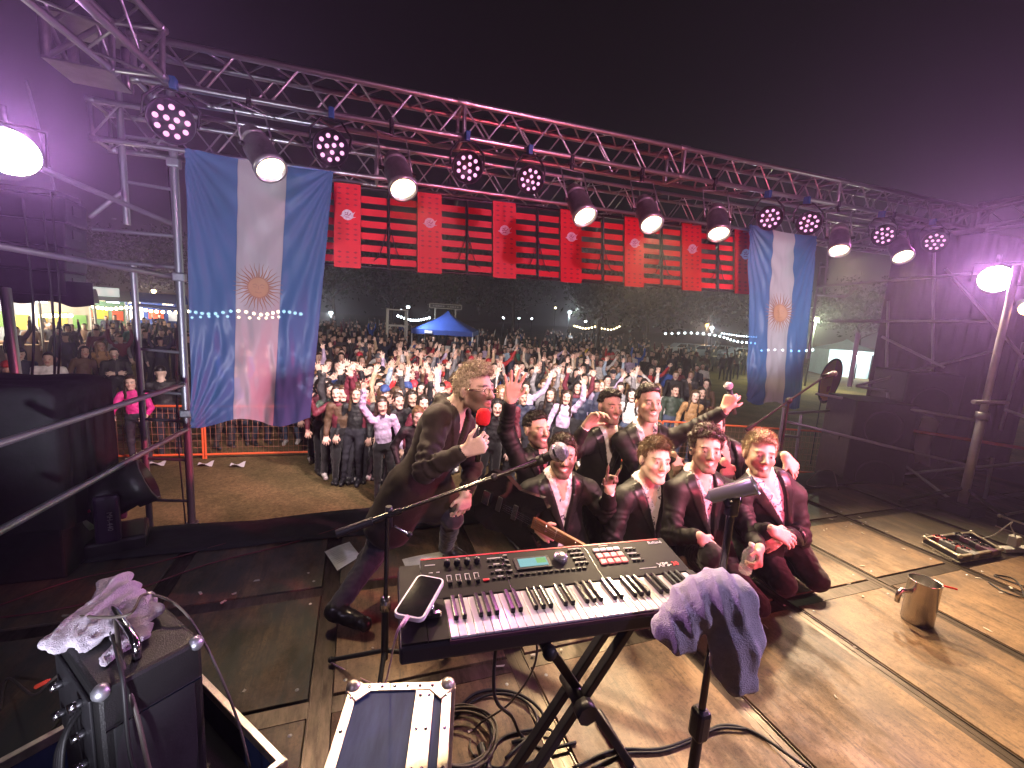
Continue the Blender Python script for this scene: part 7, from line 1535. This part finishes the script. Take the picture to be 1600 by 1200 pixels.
BLU = mat('blue_canvas', (.03, .075, .36), .7, 0, var=.15, vscale=2); WHT = mat('pale_canvas', (.50, .66, .66), .7, 0, var=.12, vscale=2)
tb = atd(697, 560, 25.5); tb.z = GZ; t_ = gazebo(tb, 3.3, 2.05, 3.15, 'blue gazebo tent behind the crowd', BLU, rz=-.35)
tx = text('VENTAS', .20, mat('white_print', (.75, .75, .75), .5), t_, (-.7, -1.72, 1.93), (math.pi/2, 0, 0)) if False else None
b = MB(); b.box((-.75, -1.70, 1.93), (.42, .012, .14), bev=.004); b.build('name_patch', mat('white_print', (.75, .75, .75), .5), t_)
wt = atd(1316, 575, 36); wt.z = GZ; gazebo(wt, 3.6, 2.1, 3.0, 'white gazebo tent with walls at the far right, lit from inside', WHT, True, rz=-.6)
# table with a screen under the blue tent
tl_ = empty('mixing_table', tb+Vector((-.5, -1.3, 0)), 'white table with a pale box under the blue tent', 'table'); b = MB(); b.box((0, 0, .9), (1.3, .6, .04), bev=.006); b.build('top', mat('white_plastic', (.75, .74, .72), .4), tl_)
for s in (-1, 1): b = MB(); b.box((s*.58, 0, .44), (.05, .5, .88)); b.build('leg', mat('white_plastic', (.75, .74, .72), .4), tl_)
b = MB(); b.box((.35, 0, 1.07), (.42, .22, .28), bev=.02); b.build('box', mat('white_plastic', (.75, .74, .72), .4), tl_)
# scaffold tower left of the tent
st_ = atd(619, 552, 24); st_.z = GZ; tw = empty('camera_tower', st_, 'pale scaffold tower left of the blue tent', 'scaffold'); PALE = mat('pale_tube', (.62, .62, .58), .5)
for (x, y) in ((-.5, -.4), (.5, -.4), (.5, .5), (-.5, .5)): rod('standard', st_+Vector((x, y, 0)), st_+Vector((x, y, 3.05)), .045, PALE, tw)
for z in (1.25, 2.15, 3.0):
    rod('ledger', st_+Vector((-.5, -.4, z)), st_+Vector((.5, -.4, z)), .04, PALE, tw); rod('ledger', st_+Vector((-.5, .5, z)), st_+Vector((.5, .5, z)), .04, PALE, tw)
for s in (-1, 1): rod('brace', st_+Vector((s*.5, -.4, 1.9)), st_+Vector((s*.3, -.4, 2.15)), .03, PALE, tw)
wl_ = st_+Vector((.45, -.55, 3.12)); wk = empty('added_tent_light', wl_, 'small added lamp on top of the scaffold tower lighting the blue tent', 'lamp'); b = MB(); b.box((0, 0, .06), (.22, .12, .16), bev=.01); b.build('housing', BLACKM, wk); b = MB(); b.box((.06, -.065, .06), (.16, .012, .11)); b.build('lens', BULBC_, wk); spot(wl_+Vector((.2, -.3, .05)), tb+Vector((0, -1.8, 2.0)), (.9, .95, 1), 700, 110, .6, .08, wk)  # light added on the tower to brighten the blue tent
# sign board on two posts behind the tent
sg = atd(694, 540, 31); sg.z = GZ; s_ = empty('sign_board', sg, 'long sign board on two posts behind the blue tent', 'sign'); 
for s in (-1, 1): rod('post', sg+Vector((s*.72, 0, 0)), sg+Vector((s*.72, 0, 3.3)), .05, PALE, s_)
b = MB(); b.box((0, 0, 3.45), (2.25, .06, .30), bev=.01); b.build('board', mat('dark_board', (.03, .04, .04), .5), s_)
for z in (3.30, 3.60): b = MB(); b.box((0, -.03, z), (2.3, .05, .04)); b.build('frame_bar', PALE, s_)
for s in (-1, 1): b = MB(); b.box((s*1.13, -.03, 3.45), (.05, .05, .34)); b.build('frame_bar', PALE, s_)
for k in range(11):
    if k != 5: b = MB(); b.box((-.85+k*.17, -.04, 3.45), (.10+.03*(k % 3), .012, .11)); b.build('letter', mat('grey_letter', (.30, .32, .32), .5), s_)
# ---- lamp posts and string lights
BULBW = emis('warm_bulb', (1, .78, .42), 14); BULBC = emis('cool_bulb', (.80, .95, 1), 16); BULBG = emis('greenish_lamp', (.85, 1, .55), 26)
def lamp_post(px, py, dep, label, m=BULBC, R=.16, pw=0, col=(.85, .95, 1)):
    c = atd(px, py, dep); root = empty('lamp_post', (c.x, c.y, GZ), label, 'street lamp', 'park lamps'); b = MB(); b.cone((0, 0, 0), (0, 0, c.z-GZ), .06, .035, 8); b.build('post', BLACKM, root); b = MB(); b.sphere((0, 0, c.z-GZ), R, 12); b.build('globe', m, root)
    b = MB(); b.lathe([(R*1.1, c.z-GZ+R*.7), (R*.5, c.z-GZ+R*1.2), (0, c.z-GZ+R*1.3)], 12); b.build('cap', BLACKM, root)
    if pw: pointl(c+Vector((0, 0, -R-.05)), col, pw, R, root)
for a in ((890, 488, 46, 'bright white park lamp above the right part of the crowd', BULBC, .17, 1200), (868, 481, 60, 'small warm park lamp left of the bright white one', BULBW, .14), (811, 497, 64, 'first of three small distant lamps under the red sign', BULBC, .14), (831, 498, 62, 'last of three small distant lamps under the red sign', BULBC, .14), (786, 496, 66, 'leftmost tiny distant lamp under the red sign', BULBC, .12), (915, 502, 54, 'small white lamp over the warm string of lights', BULBC, .14), (517, 489, 44, 'white lamp just right of the left flag', BULBC, .18, 1200), (627, 484, 62, 'tiny lamp above the scaffold tower', BULBC, .12), (1105, 508, 58, 'orange lamp above the parked cars', emis('orange_lamp', (1, .45, .12), 18), .2, 800, (1, .6, .3)), (1113, 512, 56, 'white lamp beside the orange one above the parked cars', BULBC, .18, 1500), (787, 497.5, 70, 'faint far lamp between the trees', BULBC, .1), (1275, 499, 26, 'greenish white floodlight beside the right flag', BULBG, .16, 2600, (.85, 1, .6)), (1341, 557, 33, 'white lamp at the corner of the white gazebo', BULBC, .12, 900), (289, 468, 30, 'white lamp beside the left scaffold pole', BULBC, .13, 300), (240, 455, 34, 'warm lamp on a tall post left of the scaffold', BULBW, .16, 900, (1, .8, .5)), (242, 468, 34, 'second warm lamp low on the tall post left of the scaffold', BULBW, .16)):
    lamp_post(*a)
def string(pts, n, dep, label, m, R=.05, sag=.3):
    P = [atd(x, y, dep) for x, y in pts]; c = curve_pts(P, n); root = empty('string_lights', c[0], label, 'string lights', 'strings of bulbs'); b = MB(); b.path([p-c[0] for p in c], .006, 4); b.build('wire', RUBBER, root)
    s = MB(); s.sphere((0, 0, 0), R, 8); me = s.mesh('bulb', m)
    for p in c: o = link('bulb', me, root); o.location = p-c[0]+Vector((0, 0, -R))
string([(622, 492), (640, 498), (655, 498.5), (671, 495)], 11, 30, 'string of white bulbs between the tower and the blue tent', BULBC, .075)
string([(898, 508), (915, 512), (935, 508)], 8, 46, 'short string of warm bulbs under the nearer trees', BULBW, .09); string([(940, 512), (955, 514), (968, 509)], 6, 46, 'second short string of bulbs right of the nearer tree trunk', BULBW, .08)
string([(1040, 520), (1085, 519), (1125, 524), (1150, 532), (1180, 535)], 18, 42, 'long sagging string of cool white bulbs over the parked cars', BULBC, .085); string([(1128, 520), (1155, 524), (1182, 526)], 14, 50, 'upper string of small bulbs right of the parked cars', BULBC, .06)
string([(296, 484), (330, 488), (370, 483), (410, 489), (440, 484), (470, 488)], 17, 22, 'string of warm bulbs shining through the left flag', BULBW, .085); string([(300, 494), (345, 492), (400, 495), (436, 493)], 10, 24, 'lower string of warm bulbs shining through the left flag', BULBW, .075)
string([(140, 476), (170, 480), (205, 478), (240, 484), (285, 486)], 18, 20, 'string of warm bulbs over the stalls left of the scaffold', BULBW, .075); string([(40, 492), (75, 490), (110, 490)], 9, 17, 'row of warm bulbs inside the lit food stall', BULBW, .08)
string([(1190, 546), (1215, 545), (1245, 547), (1270, 545)], 7, 34, 'row of cool bulbs shining through the right flag', BULBC, .08)
# ---- food stalls on the left
def stall(px, py, dep, w, label, cc_, wallc, lit, pw, sign=None):
    c = atd(px, py, dep); c.z = GZ; root = empty('food_stall', c, label, 'market stall', 'food stalls at the left'); rz = math.atan2(c.x, c.y)*-1; root.rotation_euler.z = rz
    for x in (-w/2, w/2):
        for y in (-1, 1.2): b = MB(); b.cone((x, y, 0), (x, y, 2.5), .035, .035, 8); b.build('post', PALE, root)
    b = MB(); b.grid(lambda u, v: Vector(((u-.5)*(w+.3), -1.2+v*2.6, 2.5+.55*math.sin(v*math.pi)-.0*u)), 8, 8); b.build('canopy', mat('canvas_'+label[:6].replace(' ', ''), cc_, .7), root)
    b = MB(); b.box((0, 1.25, 1.25), (w, .05, 2.4)); b.build('back_wall', mat('wall_'+label[:6].replace(' ', ''), wallc, .7, var=.2, vscale=2), root)
    b = MB(); b.box((0, -.9, .5), (w-.2, .5, 1.0), bev=.01); b.build('counter', mat('counter_wood', (.25, .15, .08), .6), root)
    for k in range(5):
        q = random.choice(((.65, .35, .03), (.55, .08, .03), (.7, .55, .1), (.15, .3, .08), (.6, .6, .6))); b = MB(); b.box((-w/2+.35+k*(w-.7)/4, 1.19, 1.65+.1*(k % 2)), ((w-.9)/5, .03, .55), bev=.004); b.build('menu_panel', mat('panel_%d' % int(q[0]*97+q[1]*13), q, .5, emit=q, estr=.7), root)
    for k in range(3): b = MB(); b.box((-w/3+k*w/3, .2, 2.42), (.5, .10, .05)); b.build('light_tube', lit, root)
    if sign: b = MB(); b.box((0, -1.25, 2.95), (w*.8, .05, .45), bev=.01); sg_ = b.build('sign_board', mat('sign_'+label[:5], sign, .5, emit=sign, estr=.9), root); [MB_letter(sg_, -w*.3+q*w*.15) for q in range(5)]
    R = Matrix.Rotation(rz, 3, 'Z'); pointl(c+R @ Vector((0, -.2, 2.2)), (1, .85, .65), pw, .15)
def MB_letter(par, x): b = MB(); b.box((x, -1.285, 2.95), (.22, .012, .22), bev=.004); b.build('letter', mat('sign_letter', (.8, .75, .7), .5, emit=(1, .9, .85), estr=.6), par)
T_W = emis('tube_white', (.95, .97, 1), 9); T_C = emis('tube_cyan', (.5, .9, 1), 6)
stall(68, 560, 17, 3.0, 'lit food stall with orange and yellow panels behind the subwoofers', (.55, .55, .52), (.45, .42, .34), T_W, 270)
stall(40, 545, 22, 4.2, 'far food stall with a glowing pink sign above the subwoofers', (.10, .30, .32), (.3, .3, .3), T_C, 300, (.75, .22, .20))
stall(140, 545, 23, 3.2, 'small green-lit stall with a white notice left of the scaffold', (.40, .44, .40), (.16, .30, .20), T_W, 220, (.55, .62, .58))
stall(215, 540, 26, 4.6, 'long stall under a blue tarpaulin behind the left scaffold', (.03, .10, .42), (.03, .08, .30), emis('tube_warm', (1, .8, .5), 8), 360)
stall(-20, 560, 15, 2.6, 'white-lit stall cut by the left edge', (.5, .55, .6), (.45, .5, .55), T_W, 270)
# ---- parked cars
CARP = [mat('white_car_paint', (.62, .64, .66), .25, coat=.6), mat('silver_car_paint', (.36, .38, .40), .25, .4, coat=.6)]
def car(px, py, dep, rz, m, label):
    c = atd(px, py, dep); c.z = GZ; root = empty('parked_car', c, label, 'car', 'cars parked in the park', rz)
    pr = [(-2.1, .35), (-2.15, .75), (-1.95, .95), (-1.5, 1.0), (-.95, 1.42), (.45, 1.45), (1.1, 1.02), (1.9, .88), (2.12, .65), (2.1, .35)]
    b = MB(); b.poly([Vector((x, -.82, z)) for x, z in pr], Vector((0, 1.64, 0))); o = b.build('body', m, root); bm_ = o.modifiers.new('b', 'BEVEL'); bm_.width = .07; bm_.segments = 2
    for s in (-1, 1):
        for pts in ([(-1.3, 1.02), (-.9, 1.36), (-.25, 1.38), (-.25, 1.02)], [(-.15, 1.02), (-.15, 1.38), (.4, 1.38), (.92, 1.02)]): b = MB(); b.poly([Vector((x, s*.832, z)) for x, z in pts], Vector((0, s*.006, 0))); b.build('side_window', mat('black_glass', (.008, .008, .009), .06), root)
        for x in (-1.3, 1.3):
            b = MB(); b.cone((x, s*.70, .32), (x, s*.86, .32), .32, .32, 18); w = b.build('wheel', RUBBER, root); b = MB(); b.cone((x, s*.85, .32), (x, s*.875, .32), .2, .18, 14); b.build('rim', STEEL, w)
        b = MB(); b.box((2.06, s*.6, .72), (.12, .3, .14), bev=.03); b.build('headlight', mat('lamp_glass', (.7, .7, .7), .1), root); b = MB(); b.box((-2.1, s*.62, .8), (.1, .22, .16), bev=.03); b.build('tail_light', mat('red_lens', (.4, .02, .02), .2), root)
    b = MB(); b.poly([Vector((1.08, -.7, 1.045)), Vector((1.08, .7, 1.045)), Vector((.5, .62, 1.44)), Vector((.5, -.62, 1.44))], Vector((.02, 0, .01))); b.build('windscreen', mat('black_glass', (.008, .008, .009), .06), root)
for a in ((1070, 548, 47, -.3, CARP[0], 'leftmost white parked car under the string lights'), (1098, 551, 45, -.25, CARP[1], 'silver parked car second from the left'), (1128, 555, 48, -.3, CARP[0], 'white parked car third from the left'), (1160, 560, 44, -.35, CARP[0], 'white parked car right beside the right flag')): car(*a)
# ---- orange teardrop banner
tp = atd(1288, 640, 10.2); tz = atd(1287, 588, 10.2).z; bn = empty('feather_banner', (tp.x, tp.y, GZ), 'orange and pink teardrop banner beside the right flag', 'banner'); rx = Vector((r_.x, r_.y, 0)).normalized()
rod('pole', Vector((tp.x, tp.y, GZ))-rx*.10, Vector((tp.x, tp.y, tz-.35))-rx*.12, .012, BLACKM, bn)
def tear(t, k=1.0):
    k = k*1.12
    a = 2*math.pi*t; return (.22*k*math.cos(a)*(1+.0)+.06*k*math.sin(a)+.02, .40*k*math.sin(a)-(.16*k if math.sin(a) < 0 else 0)*abs(math.sin(a)) )
def tp3(x, z, off=0): return rx*x+Vector((0, 0, tz-GZ+z))+Vector((f_.x, f_.y, 0)).normalized()*off
b = MB(); b.poly([tp3(*tear(i/32)) for i in range(32)], Vector((f_.x, f_.y, 0))*.01); b.build('border', BLACKM, bn)
b = MB(); b.poly([tp3(*tear(i/32, .90), -.006) for i in range(32)]); b.build('pink_field', mat('banner_pink', (.55, .10, .12), .7), bn)
b = MB(); b.poly([tp3(*tear(i/32, .88), -.012) for i in range(8, 27)]); b.build('orange_field', mat('banner_orange', (.62, .26, .04), .7), bn)
b = MB(); b.poly([tp3(-.05, -.22, -.018), tp3(.05, -.20, -.018), tp3(.02, -.32, -.018), tp3(-.04, -.36, -.018)]); b.build('print', mat('banner_red', (.5, .05, .03), .6), bn)
# litter before the fence
for (x, y, l) in ((372, 728, 'scrap of white paper on the grass below the left flag'), (322, 727, 'pale plastic litter by the fence post'), (247, 726, 'pale litter on the ground below the girl in pink')):
    p = atz(x, y, GZ+.03); b = MB(); b.grid(lambda u, v: Vector(((u-.5)*.22, (v-.5)*.16, .03*math.sin(u*5+v*3)+.03)), 6, 6); tag(b.build('litter', mat('litter_white', (.6, .58, .62), .6), None, p), l, 'litter')
# ================================================================== HAZE
b = MB(); b.box((20, 90, 9.0), (384, 244, 23.0)); hz = b.build('haze', None); tag(hz, kind='stuff')
hm = bpy.data.materials.new('stage_haze'); hm.use_nodes = True; N, L = nt(hm); N.remove(N['Principled BSDF'])
pv = N.new('ShaderNodeVolumePrincipled'); pv.inputs['Color'].default_value = (.92, .90, .95, 1); pv.inputs['Density'].default_value = .0034; pv.inputs['Anisotropy'].default_value = .7
L.new(pv.outputs[0], N['Material Output'].inputs['Volume']); hz.data.materials.clear(); hz.data.materials.append(hm)
